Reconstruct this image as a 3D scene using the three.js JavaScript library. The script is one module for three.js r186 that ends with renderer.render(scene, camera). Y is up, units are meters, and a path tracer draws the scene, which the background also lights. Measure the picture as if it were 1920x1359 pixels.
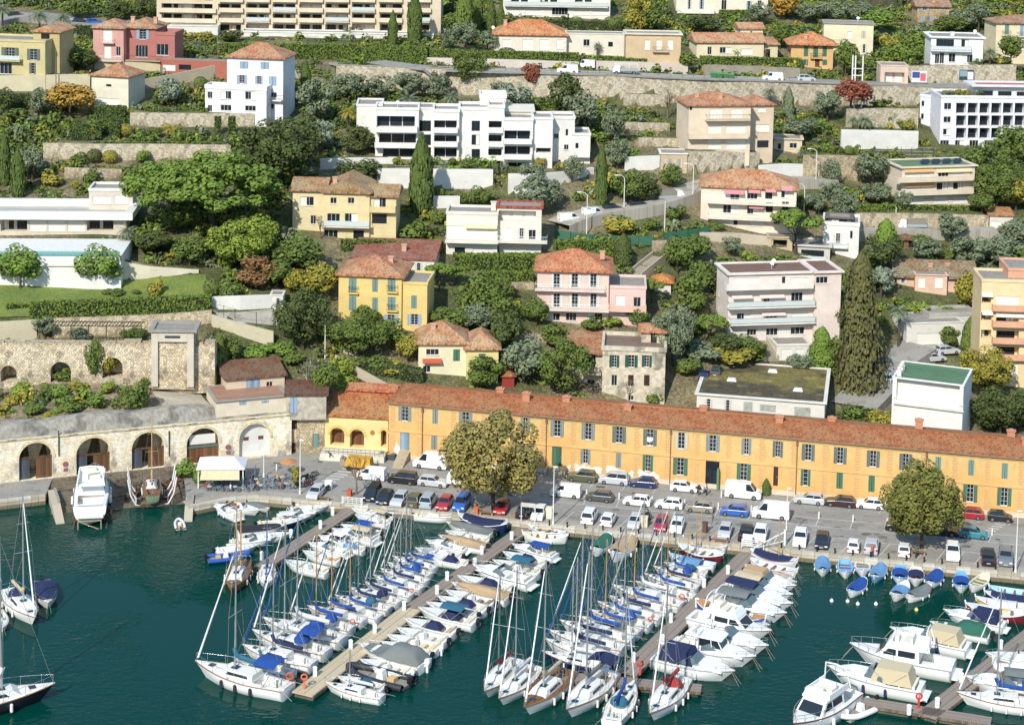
import * as THREE from 'three';
import { mergeGeometries } from 'three/addons/utils/BufferGeometryUtils.js';
import { MarchingCubes } from 'three/addons/objects/MarchingCubes.js';
import { ConvexGeometry } from 'three/addons/geometries/ConvexGeometry.js';

// ---------------------------------------------------------------- camera, sky, sun, exposure
const PW = 1920, PH = 1359, F = 3650, EYE = 103.3;
const scene = new THREE.Scene();
const camera = new THREE.PerspectiveCamera(2 * Math.atan(PH / F) * 180 / Math.PI, PW / PH, 1, 9000);
camera.setViewOffset(PW, PH * 2, 0, PH, PW, PH);
camera.aspect = PW / PH;
camera.fov = 2 * Math.atan(PH / F) * 180 / Math.PI;
camera.rotation.order = 'YXZ';
camera.position.set(0, EYE, 0);
camera.rotation.set(-5.8 * Math.PI / 180, 0, 1.0 * Math.PI / 180);
{ // full lens is PW x 2PH, the picture is its lower half
  camera.aspect = PW / (2 * PH);
  camera.updateProjectionMatrix();
  camera.updateMatrixWorld(true);
}
const renderer = new THREE.WebGLRenderer();
renderer.toneMapping = THREE.LinearToneMapping;
renderer.toneMappingExposure = 1.27;
renderer.shadowMap.enabled = true;

const sunDir = new THREE.Vector3(-0.30, 0.616, 0.727).normalize();
{
  const w = 256, h = 128, a = new Float32Array(w * h * 4);
  for (let j = 0; j < h; j++) for (let i = 0; i < w; i++) {
    const el = (j + 0.5) / h * Math.PI - Math.PI / 2, az = (i + 0.5) / w * Math.PI * 2 - Math.PI;
    const d = [Math.cos(el) * Math.cos(az), Math.sin(el), Math.cos(el) * Math.sin(az)];
    const k = Math.max(0, d[1]), t = Math.pow(1 - k, 4.6);
    const s = Math.max(0, d[0] * sunDir.x + d[1] * sunDir.y + d[2] * sunDir.z), g = Math.pow(s, 24) * 0.35 + Math.pow(s, 5) * 0.12;
    const o = (j * w + i) * 4;
    a[o] = 0.13 + 0.36 * t + g; a[o + 1] = 0.245 + 0.38 * t + g * 0.96; a[o + 2] = 0.42 + 0.30 * t + g * 0.86; a[o + 3] = 1;
  }
  const t = new THREE.DataTexture(a, w, h, THREE.RGBAFormat, THREE.FloatType);
  t.mapping = THREE.EquirectangularReflectionMapping; t.magFilter = t.minFilter = THREE.LinearFilter; t.needsUpdate = true;
  scene.background = t; scene.environment = t; scene.environmentIntensity = 1.35; scene.backgroundIntensity = 1.35;
}
const sun = new THREE.DirectionalLight(new THREE.Color(1.0, 0.955, 0.87), 3.95);
sun.name = 'sun';
sun.position.set(0, 20, -360).addScaledVector(sunDir, 600);
sun.target.position.set(0, 20, -360); scene.add(sun.target);
sun.castShadow = true; sun.shadow.mapSize.set(4096, 4096);
Object.assign(sun.shadow.camera, { left: -220, right: 220, top: 220, bottom: -220, near: 50, far: 1300 });
sun.shadow.radius = 1.6;
scene.add(sun);

// ---------------------------------------------------------------- helpers
let seed = 7;
const rnd = () => { seed = (seed * 1664525 + 1013904223) >>> 0; return seed / 4294967296; };
const rr = (a, b) => a + (b - a) * rnd();
const pick = a => a[Math.floor(rnd() * a.length)];
const V = (x, y, z) => new THREE.Vector3(x, y, z);
const lerp = (a, b, t) => a + (b - a) * t, clamp = (x, a = 0, b = 1) => Math.min(b, Math.max(a, x));
const smooth = t => { t = clamp(t); return t * t * (3 - 2 * t); };
const DEG = Math.PI / 180;
const hash = (x, y) => { let h = (x * 374761393 + y * 668265263) | 0; h = Math.imul(h ^ (h >>> 13), 1274126177); return ((h ^ (h >>> 16)) >>> 0) / 4294967296; };
function vnoise(x, y, per = 0) {
  const xi = Math.floor(x), yi = Math.floor(y), fx = smooth(x - xi), fy = smooth(y - yi);
  const w = per ? (a => ((a % per) + per) % per) : (a => a);
  return lerp(lerp(hash(w(xi), w(yi)), hash(w(xi + 1), w(yi)), fx), lerp(hash(w(xi), w(yi + 1)), hash(w(xi + 1), w(yi + 1)), fx), fy);
}
const fbm = (x, y, n = 4, per = 0) => { let s = 0, a = 0.5, t = 0; for (let i = 0; i < n; i++) { s += a * vnoise(x, y, per); t += a; a *= 0.5; x = x * 2 + 17; y = y * 2 + 31; per *= 2; } return s / t; };

const taken = {};
function numbered(n) { const k = taken[n] = (taken[n] ?? -1) + 1; return k ? n + '_' + String(k).padStart(3, '0') : n; }
const labelled = {};
function tag(o, label, category, group) {
  if (labelled[label] && labelled[label] !== (group || 1)) console.log('LABEL TWICE: ' + label);
  labelled[label] = group || 1;
  const n = label.split(/\s+/).length; if (n < 4 || n > 16) console.log('LABEL LENGTH ' + n + ': ' + label);
  o.userData.label = label; o.userData.category = category; if (group) o.userData.group = group;
  return o;
}
function thing(name, label, category, pos, turn = 0, group) {
  const o = new THREE.Group(); o.name = numbered(name); o.position.copy(pos); o.rotation.y = turn;
  o.userData.kind = 'thing'; scene.add(o); return tag(o, label, category, group);
}
function mesh(name, geo, m, parent = scene, pos, turn) {
  const o = new THREE.Mesh(geo, m); o.name = parent === scene ? numbered(name) : name;
  o.castShadow = o.receiveShadow = true; parent.add(o);
  if (pos) o.position.copy(pos); if (turn) o.rotation.y = turn;
  return o;
}
function structure(name, geo, m) { const o = mesh(name, geo, m); o.userData.kind = 'structure'; return o; }
function stuff(o) { o.userData.kind = 'stuff'; return o; }
function merge(list) {
  list = list.filter(Boolean).map(g => {
    g = g.index ? g.toNonIndexed() : g;
    for (const k of Object.keys(g.attributes)) if (!['position', 'normal', 'uv'].includes(k)) g.deleteAttribute(k);
    if (!g.attributes.uv) g.setAttribute('uv', new THREE.BufferAttribute(new Float32Array(g.attributes.position.count * 2), 2));
    return g;
  });
  return list.length === 1 ? list[0] : mergeGeometries(list);
}
// box by its extents; uv in metres
function box(x0, x1, y0, y1, z0, z1) {
  const w = x1 - x0, h = y1 - y0, d = z1 - z0, g = new THREE.BoxGeometry(w, h, d), u = g.attributes.uv;
  const sz = [[d, h], [d, h], [w, d], [w, d], [w, h], [w, h]];
  for (let i = 0; i < 24; i++) { const s = sz[i >> 2]; u.setXY(i, u.getX(i) * s[0], u.getY(i) * s[1]); }
  return g.translate((x0 + x1) / 2, (y0 + y1) / 2, (z0 + z1) / 2);
}
const boxCache = new Map();
function boxC(...a) { const k = a.map(v => v.toFixed(3)).join(); if (!boxCache.has(k)) boxCache.set(k, box(...a)); return boxCache.get(k); }
function bar(a, b, r, sides = 5, r2 = r) {
  a = Array.isArray(a) ? V(...a) : a; b = Array.isArray(b) ? V(...b) : b;
  const d = b.clone().sub(a), l = d.length(), g = new THREE.CylinderGeometry(r2, r, l, sides, 1);
  g.translate(0, l / 2, 0); g.applyQuaternion(new THREE.Quaternion().setFromUnitVectors(V(0, 1, 0), d.normalize()));
  return g.translate(a.x, a.y, a.z);
}
const path = (pts, r, sides = 5) => merge(pts.slice(1).map((p, i) => bar(pts[i], p, r, sides)));
const hull8 = pts => new ConvexGeometry(pts.map(p => V(...p)));
// tapered block: base x0..x1, half widths, top inset
function taper(x0, x1, hw, y0, y1, tx0, tx1, thw) {
  return hull8([[x0, y0, -hw], [x0, y0, hw], [x1, y0, -hw], [x1, y0, hw], [tx0, y1, -thw], [tx0, y1, thw], [tx1, y1, -thw], [tx1, y1, thw]]);
}
// ---------------------------------------------------------------- pictures measured back into the place
const _i = new THREE.Matrix4(), eye = V(0, EYE, 0), fwd = V(0, 0, -1).applyEuler(camera.rotation);
function ray(px, py) {
  const v = V(px / PW * 2 - 1, 1 - py / PH * 2, 0.5).unproject(camera);
  return v.sub(eye).normalize();
}
const scaleAt = p => F / p.clone().sub(eye).dot(fwd);     // photograph pixels per metre at a point
function onLevel(px, py, y) { const r = ray(px, py), t = (y - EYE) / r.y; return eye.clone().addScaledVector(r, t); }
function onPlane(px, py, p0, n) { const r = ray(px, py), t = p0.clone().sub(eye).dot(n) / r.dot(n); return eye.clone().addScaledVector(r, t); }
function shot(p) { const v = p.clone().project(camera); return [(v.x + 1) / 2 * PW, (1 - v.y) / 2 * PH]; }

// ---------------------------------------------------------------- textures and materials
function texture(n, size, f, colour = true) {
  const a = new Uint8Array(n * n * 4);
  for (let j = 0; j < n; j++) for (let i = 0; i < n; i++) { const c = f(i / n, j / n, i, j), o = (j * n + i) * 4; if (typeof c === 'number') a[o] = a[o + 1] = a[o + 2] = clamp(c) * 255; else { a[o] = clamp(c[0]) * 255; a[o + 1] = clamp(c[1]) * 255; a[o + 2] = clamp(c[2]) * 255; } a[o + 3] = 255; }
  const t = new THREE.DataTexture(a, n, n); t.wrapS = t.wrapT = THREE.RepeatWrapping; t.magFilter = THREE.LinearFilter; t.minFilter = THREE.LinearMipmapLinearFilter; t.generateMipmaps = true;
  if (colour) t.colorSpace = THREE.SRGBColorSpace; t.repeat.set(1 / size, 1 / size); t.needsUpdate = true; return t;
}
const nz = (u, v, k, o = 4) => fbm(u * k + 3, v * k + 9, o, k);
const T = {};
T.stucco = texture(256, 9, (u, v) => 0.86 + 0.10 * nz(u, v, 6) + 0.05 * nz(u, v, 40, 2) - 0.03 * smooth((nz(u, v, 9) - 0.6) * 3));
T.grime = texture(512, 14, (u, v) => { const st = nz(u * 1, v * 0.25, 40, 2), b = nz(u, v, 7); return 0.74 + 0.26 * nz(u, v, 30, 3) - 0.22 * smooth((b - 0.5) * 5) * (0.5 + st); });
function stones(n, cols, rows, size, base, spread, mortar, joint) { // rubble too small to pick apart: jittered cells
  const P = []; for (let j = 0; j < rows; j++) for (let i = 0; i < cols; i++) P.push([(i + 0.5 + (hash(i, j * 7) - 0.5) * 0.8 + (j % 2) * 0.5) / cols, (j + 0.5 + (hash(i * 3 + 1, j) - 0.5) * 0.5) / rows, hash(i * 11, j * 5), hash(i, j + 99)]);
  const near = (u, v) => { const ci = Math.floor(u * cols), cj = Math.floor(v * rows); let d1 = 9, d2 = 9, b; for (let y = -1; y <= 1; y++) for (let x = -2; x <= 1; x++) { const q = P[((cj + y + rows) % rows) * cols + ((ci + x + cols) % cols)]; let du = Math.abs(u - q[0]) % 1; du = Math.min(du, 1 - du); let dv = Math.abs(v - q[1]); dv = Math.min(dv, 1 - dv); const d = Math.hypot(du * cols, dv * rows * 1.0); if (d < d1) { d2 = d1; d1 = d; b = q; } else if (d < d2) d2 = d; } return [d2 - d1, b]; };
  const c = texture(n, size, (u, v) => { const [e, b] = near(u, v), m = smooth(e / joint), k = 1 + (b[2] - 0.5) * spread, f = 0.88 + 0.24 * nz(u, v, 50, 2), w = nz(u, v, 5); const tone = [base[0] * k, base[1] * k * (1 - 0.04 * b[3]), base[2] * k * (1 - 0.14 * b[3])]; const st = smooth((nz(u, v * 0.5, 7) - 0.52) * 5) * (0.5 + nz(u, v * 0.2, 30, 2)); return tone.map((t, i) => lerp(mortar[i], t, m) * f * (0.86 + 0.26 * w) * (1 - 0.2 * st)); });
  const h = texture(n, size, (u, v) => smooth(near(u, v)[0] / (joint * 2.2)) * (0.7 + 0.3 * nz(u, v, 40, 2)), false);
  return [c, h];
}
[T.rubble, T.rubbleH] = stones(512, 18, 24, 8, [0.93, 0.91, 0.88], 0.26, [0.80, 0.78, 0.74], 0.13);
[T.ashlar, T.ashlarH] = stones(512, 12, 20, 9, [0.97, 0.96, 0.94], 0.1, [0.88, 0.86, 0.82], 0.07);
// canal tile roof: courses 0.33 m, channels 0.24 m; u across, v up the slope
const tileTone = (i, j) => { const r = hash(i, j), s = hash(i * 3 + 5, j * 7 + 2), p = 1.5 * fbm(i * 0.2, j * 0.27, 2) - 0.25; return [0.84 + 0.13 * r - 0.2 * (s > 0.88) + 0.06 * (p - 0.5), 0.80 + 0.20 * r - 0.2 * (s > 0.88) + 0.24 * (p - 0.5), 0.76 + 0.22 * r - 0.16 * (s > 0.88) + 0.3 * (p - 0.5)]; };
T.tile = texture(512, 7.2, (u, v) => { const i = Math.floor(u * 30), j = Math.floor(v * 22 + 0.3 * hash(i, 5)), f = 0.9 + 0.2 * nz(u, v, 60, 2); return tileTone(i, j % 22).map(c => c * f); });
T.tileH = texture(512, 7.2, (u, v) => { const x = (u * 30) % 1, y = (v * 22) % 1; return Math.sin(x * Math.PI) * 0.75 + 0.25 * (1 - y); }, false);
T.asphalt = texture(512, 16, (u, v) => { const a = nz(u, v, 5), b = nz(u, v, 120, 2), c = nz(u, v, 14, 3); return 0.80 + 0.16 * b + 0.12 * (a - 0.5) - 0.09 * smooth((c - 0.6) * 8); });
T.concrete = texture(256, 6, (u, v) => 0.78 + 0.14 * nz(u, v, 60, 2) + 0.14 * (nz(u, v, 5) - 0.5) - 0.1 * smooth((nz(u, v, 11) - 0.62) * 7));
T.soil = texture(512, 24, (u, v) => { const b = nz(u, v, 10), f = nz(u, v, 90, 3); return 0.62 + 0.5 * (f - 0.3) + 0.3 * (b - 0.5); });
T.soilH = texture(256, 6, (u, v) => nz(u, v, 20, 4), false);
T.deck = texture(256, 2.4, (u, v) => { const p = Math.floor(v * 16), e = Math.abs((v * 16) % 1 - 0.5); return (0.84 + 0.16 * hash(p, 3)) * (0.92 + 0.14 * nz(u * 0.3, v, 60, 2)) * (e > 0.44 ? 0.7 : 1); });
T.wood = texture(256, 3, (u, v) => { const p = Math.floor(u * 14), e = Math.abs((u * 14) % 1 - 0.5); return (0.7 + 0.3 * hash(p, 8)) * (0.8 + 0.3 * nz(u * 3, v * 0.3, 50, 2)) * (e > 0.42 ? 0.55 : 1); });
T.moss = texture(512, 26, (u, v) => { const m = smooth((nz(u, v, 5) - 0.36) * 4), f = nz(u, v, 90, 3), s = smooth((nz(u, v, 12) - 0.55) * 6); return [lerp(0.27, 0.42, m) + 0.22 * (f - 0.4) + 0.10 * s, lerp(0.24, 0.38, m) + 0.24 * (f - 0.4) + 0.08 * s, lerp(0.18, 0.20, m) + 0.16 * (f - 0.4) + 0.05 * s]; });
T.waveH = texture(1024, 46, (u, v) => 0.5 + smooth((nz(u, v, 4, 3) - 0.3) * 2.4) * (0.4 * nz(u, v, 22, 3) + 0.36 * nz(u, v * 2, 50, 3) + 0.2 * nz(u, v, 120, 2) - 0.48), false);
T.lawn = texture(256, 10, (u, v) => { const f = nz(u, v, 60, 3), b = nz(u, v, 6); return [0.41 + 0.2 * (f - 0.5) + 0.14 * (b - 0.5), 0.46 + 0.2 * (f - 0.5) + 0.08 * (b - 0.5), 0.21 + 0.1 * (f - 0.5)]; });
T.bloom = texture(256, 5, (u, v) => 0.9 + 0.14 * (nz(u, v, 30, 3) - 0.5), true);

T.faded = texture(512, 21, (u, v) => { const a = nz(u, v, 5), b = nz(u, v, 22, 3), st = nz(u, v * 0.2, 60, 2); return [0.97 - 0.05 * a, 0.90 + 0.09 * a - 0.05 * b, 0.84 + 0.22 * (a - 0.4)].map(c => c * (0.9 + 0.12 * b - 0.07 * smooth((st - 0.6) * 6) * a)); });
const matCache = new Map();
function mat(c, o = {}) { // c: sRGB hex
  const k = c + JSON.stringify(o, (q, v) => v && v.isTexture ? v.uuid : v);
  if (!matCache.has(k)) { const P = o.clearcoat || o.transmission ? THREE.MeshPhysicalMaterial : THREE.MeshStandardMaterial; matCache.set(k, new P({ color: c, roughness: 0.8, ...o })); }
  return matCache.get(k);
}
const stucco = c => mat(c, { map: T.stucco, roughness: 0.92 });
const oldWall = c => mat(c, { map: T.grime, roughness: 0.95 });
const roofTile = c => mat(c, { map: T.tile, bumpMap: T.tileH, bumpScale: 0.07, roughness: 0.9 });
const rubble = c => mat(c, { map: T.rubble, bumpMap: T.rubbleH, bumpScale: 0.08, roughness: 0.97 });
const ashlar = c => mat(c, { map: T.ashlar, bumpMap: T.ashlarH, bumpScale: 0.03, roughness: 0.95 });
const M = {
  white: stucco('#ece9e2'), gel: mat('#e9e9e6', { roughness: 0.35 }), deckWhite: mat('#dcdad2', { roughness: 0.6 }), glass: mat('#252d34', { roughness: 0.07 }),
  pane: mat('#232a31', { roughness: 0.07 }), paleBlind: mat('#d9d6cc', { roughness: 0.8 }), rail: mat('#c8cacc', { roughness: 0.3, metalness: 0.8 }), whiteRail: mat('#e6e6e2', { roughness: 0.5 }), darkRail: mat('#3a3b3a', { roughness: 0.6 }),
  alu: mat('#bfc0be', { roughness: 0.35, metalness: 0.6 }), rope: mat('#b9ad93'), black: mat('#16171a', { roughness: 0.5 }), tyre: mat('#191919', { roughness: 0.9 }), rim: mat('#9a9ca0', { roughness: 0.35, metalness: 0.7 }),
  concrete: mat('#b6b0a2', { map: T.concrete }), frame: mat('#d3d1ca', { roughness: 0.6 }), bark: mat('#5d5040', { map: T.grime, roughness: 1 }), barkPale: mat('#8a8172', { map: T.grime, roughness: 1 }),
  paint: mat('#e4e2da', { roughness: 0.85, map: T.concrete }), teak: mat('#9a6d43', { map: T.deck }), woodPole: mat('#b48a52'), poleWhite: mat('#deddd6', { roughness: 0.5 }), lampGlass: mat('#e9e6d8', { roughness: 0.3 }),
  glassRail: new THREE.MeshPhysicalMaterial({ color: '#cfe6e2', roughness: 0.05, transmission: 0.85, thickness: 0 }),
};
// ---------------------------------------------------------------- water, terrain, quay
const QY = 1.3;
// ground heights read off the slope: picture position and height above the sea
const spots = [];
const addRow = (y, hs, xs = [-60, 400, 800, 1200, 1600, 1990]) => hs.forEach((h, i) => h != null && spots.push([xs[i], y, h]));
addRow(795, [8.7, 8.5, null, null, 3.6, 3.2]);
addRow(760, [9, 9, 8, 5, 4.6, 4]);
addRow(722, [9.3, 9.4, 9, 7.5, 6, 5.5]);
addRow(640, [null, null, 14, 13, 10, 9]);
addRow(602, [18.5, 17.6, 16, 15, 12.5, 11.5]);
addRow(556, [20.2, 20, 18.4, 17.2, 15, 14]);
addRow(470, [24, 24, 23, 22, 20, 19]);
addRow(390, [28.2, 28, 27.8, 27, 25, 24]);
addRow(300, [33.6, 33.4, 33.2, 33, 30.6, 29.6]);
addRow(200, [39.2, 39, 39, 39, 37.4, 36.6]);
addRow(140, [43.4, 43, 43, 42.8, 41.8, 41.2]);
addRow(90, [46, 46, 46.2, 46, 45.2, 45]);
addRow(30, [49, 49, 49.4, 50, 50.4, 50.6]);
addRow(-30, [55, 55, 55, 56, 56, 57]);
const K = spots.map(([px, py, h]) => { const p = onLevel(px, py, h); return [p.x / 100, -p.z / 100, h]; });
K.push([-2.6, 7, 82], [-0.8, 7, 84], [0.9, 7, 84], [2.6, 7, 86]);
const tps = r2 => r2 < 1e-9 ? 0 : r2 * Math.log(r2);
const TPS = (() => {
  const n = K.length, N = n + 3, A = [];
  for (let i = 0; i < N; i++) A.push(new Float64Array(N + 1));
  for (let i = 0; i < n; i++) {
    for (let j = 0; j < n; j++) A[i][j] = tps((K[i][0] - K[j][0]) ** 2 + (K[i][1] - K[j][1]) ** 2) + (i === j ? 0.004 : 0);
    A[i][n] = A[n][i] = 1; A[i][n + 1] = A[n + 1][i] = K[i][0]; A[i][n + 2] = A[n + 2][i] = K[i][1]; A[i][N] = K[i][2];
  }
  for (let c = 0; c < N; c++) {
    let p = c; for (let r = c + 1; r < N; r++) if (Math.abs(A[r][c]) > Math.abs(A[p][c])) p = r;
    [A[c], A[p]] = [A[p], A[c]];
    for (let r = 0; r < N; r++) if (r !== c) { const f = A[r][c] / A[c][c]; if (f) for (let k = c; k <= N; k++) A[r][k] -= f * A[c][k]; }
  }
  const w = A.map((r, i) => r[N] / r[i]);
  return (x, d) => { x /= 100; d /= 100; let s = w[n] + w[n + 1] * x + w[n + 2] * d; for (let i = 0; i < n; i++) { const a = x - K[i][0], b = d - K[i][1]; s += w[i] * tps(a * a + b * b); } return s; };
})();
const backLine = [[-260, 934], [0, 906], [540, 853], [604, 851], [728, 858], [1920, 971], [2200, 997]].map(([x, y]) => onLevel(x, y, QY));
function backAt(x) { let i = 0; while (i < backLine.length - 2 && backLine[i + 1].x < x) i++; const a = backLine[i], b = backLine[i + 1]; return -(a.z + (b.z - a.z) * (x - a.x) / (b.x - a.x)); }
const hallLeft = backLine[4].x;
const frontD = x => backAt(x) + (x > hallLeft - 9 ? 11 : 4.4);
const GX0 = -200, GD0 = 262, STEP = 1.25, GNX = 321, GND = 360;
const HF = new Float32Array(GNX * GND);
for (let j = 0; j < GND; j++) for (let i = 0; i < GNX; i++) {
  const x = GX0 + i * STEP, d = GD0 + j * STEP;
  let h = TPS(x, d) + 0.5 * (fbm(x * 0.09 + 50, d * 0.09, 3) - 0.5);
  const notch = smooth(1 - Math.abs(x - 99) / 13); if (d > 503) h -= notch * (d - 503) * 0.9;     // a saddle in the crest, the bay beyond
  HF[j * GNX + i] = d < frontD(x) ? -2.5 : h;
}
function ground(x, d) {
  const fx = clamp((x - GX0) / STEP, 0, GNX - 1.01), fd = clamp((d - GD0) / STEP, 0, GND - 1.01), i = Math.floor(fx), j = Math.floor(fd), u = fx - i, v = fd - j, o = j * GNX + i;
  return lerp(lerp(HF[o], HF[o + 1], u), lerp(HF[o + GNX], HF[o + GNX + 1], u), v);
}
function hit(px, py) {
  const r = ray(px, py), at = t => eye.clone().addScaledVector(r, t);
  let a = 255;
  for (let t = 255; t < 760; t += 0.8) { const p = at(t); if (p.y < ground(p.x, -p.z)) { let lo = a, hi = t; for (let k = 0; k < 12; k++) { const m = (lo + hi) / 2, q = at(m); if (q.y < ground(q.x, -q.z)) hi = m; else lo = m; } return at(hi); } a = t; }
  return at(700);
}
const mask = new Uint8Array(GNX * GND);                    // where nothing wild grows
function keepClear(x, d, r) { const i0 = Math.floor((x - r - GX0) / STEP), i1 = Math.ceil((x + r - GX0) / STEP), j0 = Math.floor((d - r - GD0) / STEP), j1 = Math.ceil((d + r - GD0) / STEP); for (let j = Math.max(0, j0); j <= Math.min(GND - 1, j1); j++) for (let i = Math.max(0, i0); i <= Math.min(GNX - 1, i1); i++) mask[j * GNX + i] = 1; }
const isClear = (x, d) => mask[clamp(Math.round((d - GD0) / STEP), 0, GND - 1) * GNX + clamp(Math.round((x - GX0) / STEP), 0, GNX - 1)];

// retaining walls: vertices [x, base, top] in the picture; each stands on the slope and holds a terrace behind it
function wallGeo(P, thick, sink = 1.6) {
  const pos = [], uv = []; let L = 0;
  const quad = (a, b, c, d, ua, ub, va, vb) => { pos.push(...a, ...b, ...c, ...a, ...c, ...d); uv.push(ua, va, ub, va, ub, vb, ua, va, ub, vb, ua, vb); };
  for (let i = 0; i < P.length - 1; i++) {
    const a = P[i], b = P[i + 1], dx = b.x - a.x, dz = b.z - a.z, l = Math.hypot(dx, dz), nx = dz / l * thick, nz_ = -dx / l * thick;
    const A0 = [a.x, a.y0 - sink, a.z], B0 = [b.x, b.y0 - sink, b.z], B1 = [b.x, b.y1, b.z], A1 = [a.x, a.y1, a.z];
    const bk = (p) => [p[0] + nx, p[1], p[2] + nz_];
    quad(A0, B0, B1, A1, L, L + l, 0, Math.max(a.y1 - a.y0, b.y1 - b.y0) + sink);
    quad(A1, B1, bk(B1), bk(A1), L, L + l, 0, thick);
    quad(bk(B0), bk(A0), bk(A1), bk(B1), L, L + l, 0, a.y1 - a.y0 + sink);
    if (i === 0) quad(bk(A0), A0, A1, bk(A1), 0, thick, 0, a.y1 - a.y0 + sink);
    if (i === P.length - 2) quad(B0, bk(B0), bk(B1), B1, 0, thick, 0, b.y1 - b.y0 + sink);
    L += l;
  }
  const g = new THREE.BufferGeometry(); g.setAttribute('position', new THREE.Float32BufferAttribute(pos, 3)); g.setAttribute('uv', new THREE.Float32BufferAttribute(uv, 2)); g.computeVertexNormals(); return g;
}
const fills = [], laterWalls = [];
function wall(name, label, pts, m, { thick = 0.5, fill = 8, coping = null, category = 'wall' } = {}) {
  const P = pts.map(([x, yb, yt]) => { const p = hit(x, yb), top = onPlane(x, yt, p, V(0, 0, 1)); return { x: p.x, z: p.z, y0: p.y, y1: top.y }; });
  laterWalls.push(() => {
    const o = V(P[0].x, P[0].y0, P[0].z), Q = P.map(p => ({ x: p.x - o.x, z: p.z - o.z, y0: p.y0 - o.y, y1: p.y1 - o.y }));
    const t = thing(name, label, category, o);
    mesh('wall_face', wallGeo(Q, thick), m, t);
    if (coping) mesh('coping', wallGeo(Q.map(q => ({ x: q.x, z: q.z + 0.08, y0: q.y1 + 0.005, y1: q.y1 + 0.17 })), thick + 0.16, 0), coping, t);
    P.wall = t;
  });
  for (let i = 0; i < P.length - 1; i++) for (let t = 0; t <= 1; t += 0.04) { const x = lerp(P[i].x, P[i + 1].x, t), d = -lerp(P[i].z, P[i + 1].z, t); keepClear(x, d - 1.2, 1.3); }
  if (fill) fills.push([P, fill]);
  return P;
}
const SR = rubble('#d4cec2'), SR2 = rubble('#c4bbaa'), SW = stucco('#e9e6dd'), SC = stucco('#d9cfae');
const upperRoadWall = wall('retaining_wall', 'long rubble retaining wall holding up the upper road across the slope', [[630, 160, 122], [720, 168, 125], [850, 178, 130], [1012, 182, 136], [1150, 188, 140], [1280, 194, 146], [1400, 197, 150], [1500, 198, 153], [1625, 197, 158], [1730, 198, 163], [1990, 200, 170]], SR, { fill: 7.5, coping: M.concrete });
wall('retaining_wall', 'rubble terrace wall below the white villa with blue shutters', [[243, 237, 211], [330, 238, 212], [400, 238, 213], [476, 238, 213]], SR, { fill: 5 });
wall('retaining_wall', 'long rubble terrace wall below the topiary garden', [[80, 296, 268], [150, 299, 270], [300, 300, 270], [432, 300, 272]], SR, { fill: 5 });
wall('retaining_wall', 'low broken terrace wall above the lower green garden terrace', [[120, 334, 314], [170, 336, 316], [228, 334, 318]], SR2, { fill: 3 });
wall('garden_wall', 'smooth cream wall in front of the olive yellow house', [[-60, 171, 143], [60, 171, 141], [168, 167, 139]], SC, { fill: 4 });
wall('garden_wall', 'sloping grey wall climbing between cream hip roof house and white villa', [[264, 168, 150], [330, 158, 138], [423, 144, 118]], stucco('#b7ac94'), { fill: 3 });
wall('terrace_wall', 'cream retaining wall under the terrace of the red and pink villa', [[176, 130, 115], [240, 132, 116], [300, 134, 118]], stucco('#cdbf9d'), { fill: 4 });
wall('terrace_wall', 'wide white terrace wall below the stepped white apartments', [[706, 352, 316], [800, 354, 317], [924, 354, 318]], SW, { fill: 6 });
wall('terrace_wall', 'white wall sloping up beside the driveway of the stepped apartments', [[953, 364, 326], [1005, 362, 326], [1060, 344, 322], [1114, 326, 314]], SW, { fill: 4 });
wall('terrace_wall', 'short white wall behind the tall cypress by the yellow villa', [[812, 391, 368], [862, 390, 368]], SW, { fill: 3 });
wall('terrace_wall', 'white wall at the left foot of the stepped white apartments', [[600, 318, 298], [660, 316, 296], [737, 314, 296]], SW, { fill: 3 });
wall('retaining_wall', 'dry stone terrace wall below the upper road beside the bare branching tree', [[1170, 198, 176], [1250, 200, 178]], SR, { fill: 3 });
wall('retaining_wall', 'rough stone terrace wall in the middle of the bushy terraces', [[1168, 245, 229], [1256, 247, 231]], SR, { fill: 3 });
wall('retaining_wall', 'rough stone terrace wall above the white walled garage', [[1198, 275, 258], [1280, 277, 260]], SR, { fill: 3 });
wall('garden_wall', 'plain white wall left of the beige garage below dry stone terraces', [[1172, 320, 294], [1237, 319, 292]], SW, { fill: 3 });
wall('retaining_wall', 'rubble wall with white stair line under the shuttered cream house', [[1284, 324, 284], [1350, 322, 284], [1424, 318, 286]], SR, { fill: 4 });
wall('garden_wall', 'white wall curving below the small garden hut by the road', [[1424, 341, 310], [1470, 340, 307], [1507, 338, 308]], SW, { fill: 3 });
wall('retaining_wall', 'tall warm rubble wall between white wall and olive trees', [[1507, 340, 291], [1560, 340, 291], [1615, 338, 293]], rubble('#d0c4ae'), { fill: 4 });
wall('garden_wall', 'long bright white wall left of the white hotel', [[1578, 279, 243], [1650, 279, 244], [1722, 279, 246]], SW, { fill: 4 });
wall('retaining_wall', 'rubble wall with palms on top left of the white hotel', [[1588, 243, 204], [1650, 242, 203], [1722, 242, 204]], SR, { fill: 4 });
wall('retaining_wall', 'rubble wall along the lane under the three storey balcony block', [[1606, 432, 400], [1700, 431, 400], [1790, 431, 402], [1854, 430, 404]], rubble('#cec4b2'), { fill: 5 });
wall('retaining_wall', 'rubble wall with billboards beside the pink garage on the upper road', [[1700, 158, 124], [1800, 160, 122], [1905, 162, 121]], SR, { fill: 5 });
wall('retaining_wall', 'concrete wall behind the parked cars on the upper road', [[1320, 150, 122], [1420, 151, 124], [1500, 152, 128]], mat('#b3aa98', { map: T.concrete }), { fill: 3 });
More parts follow.
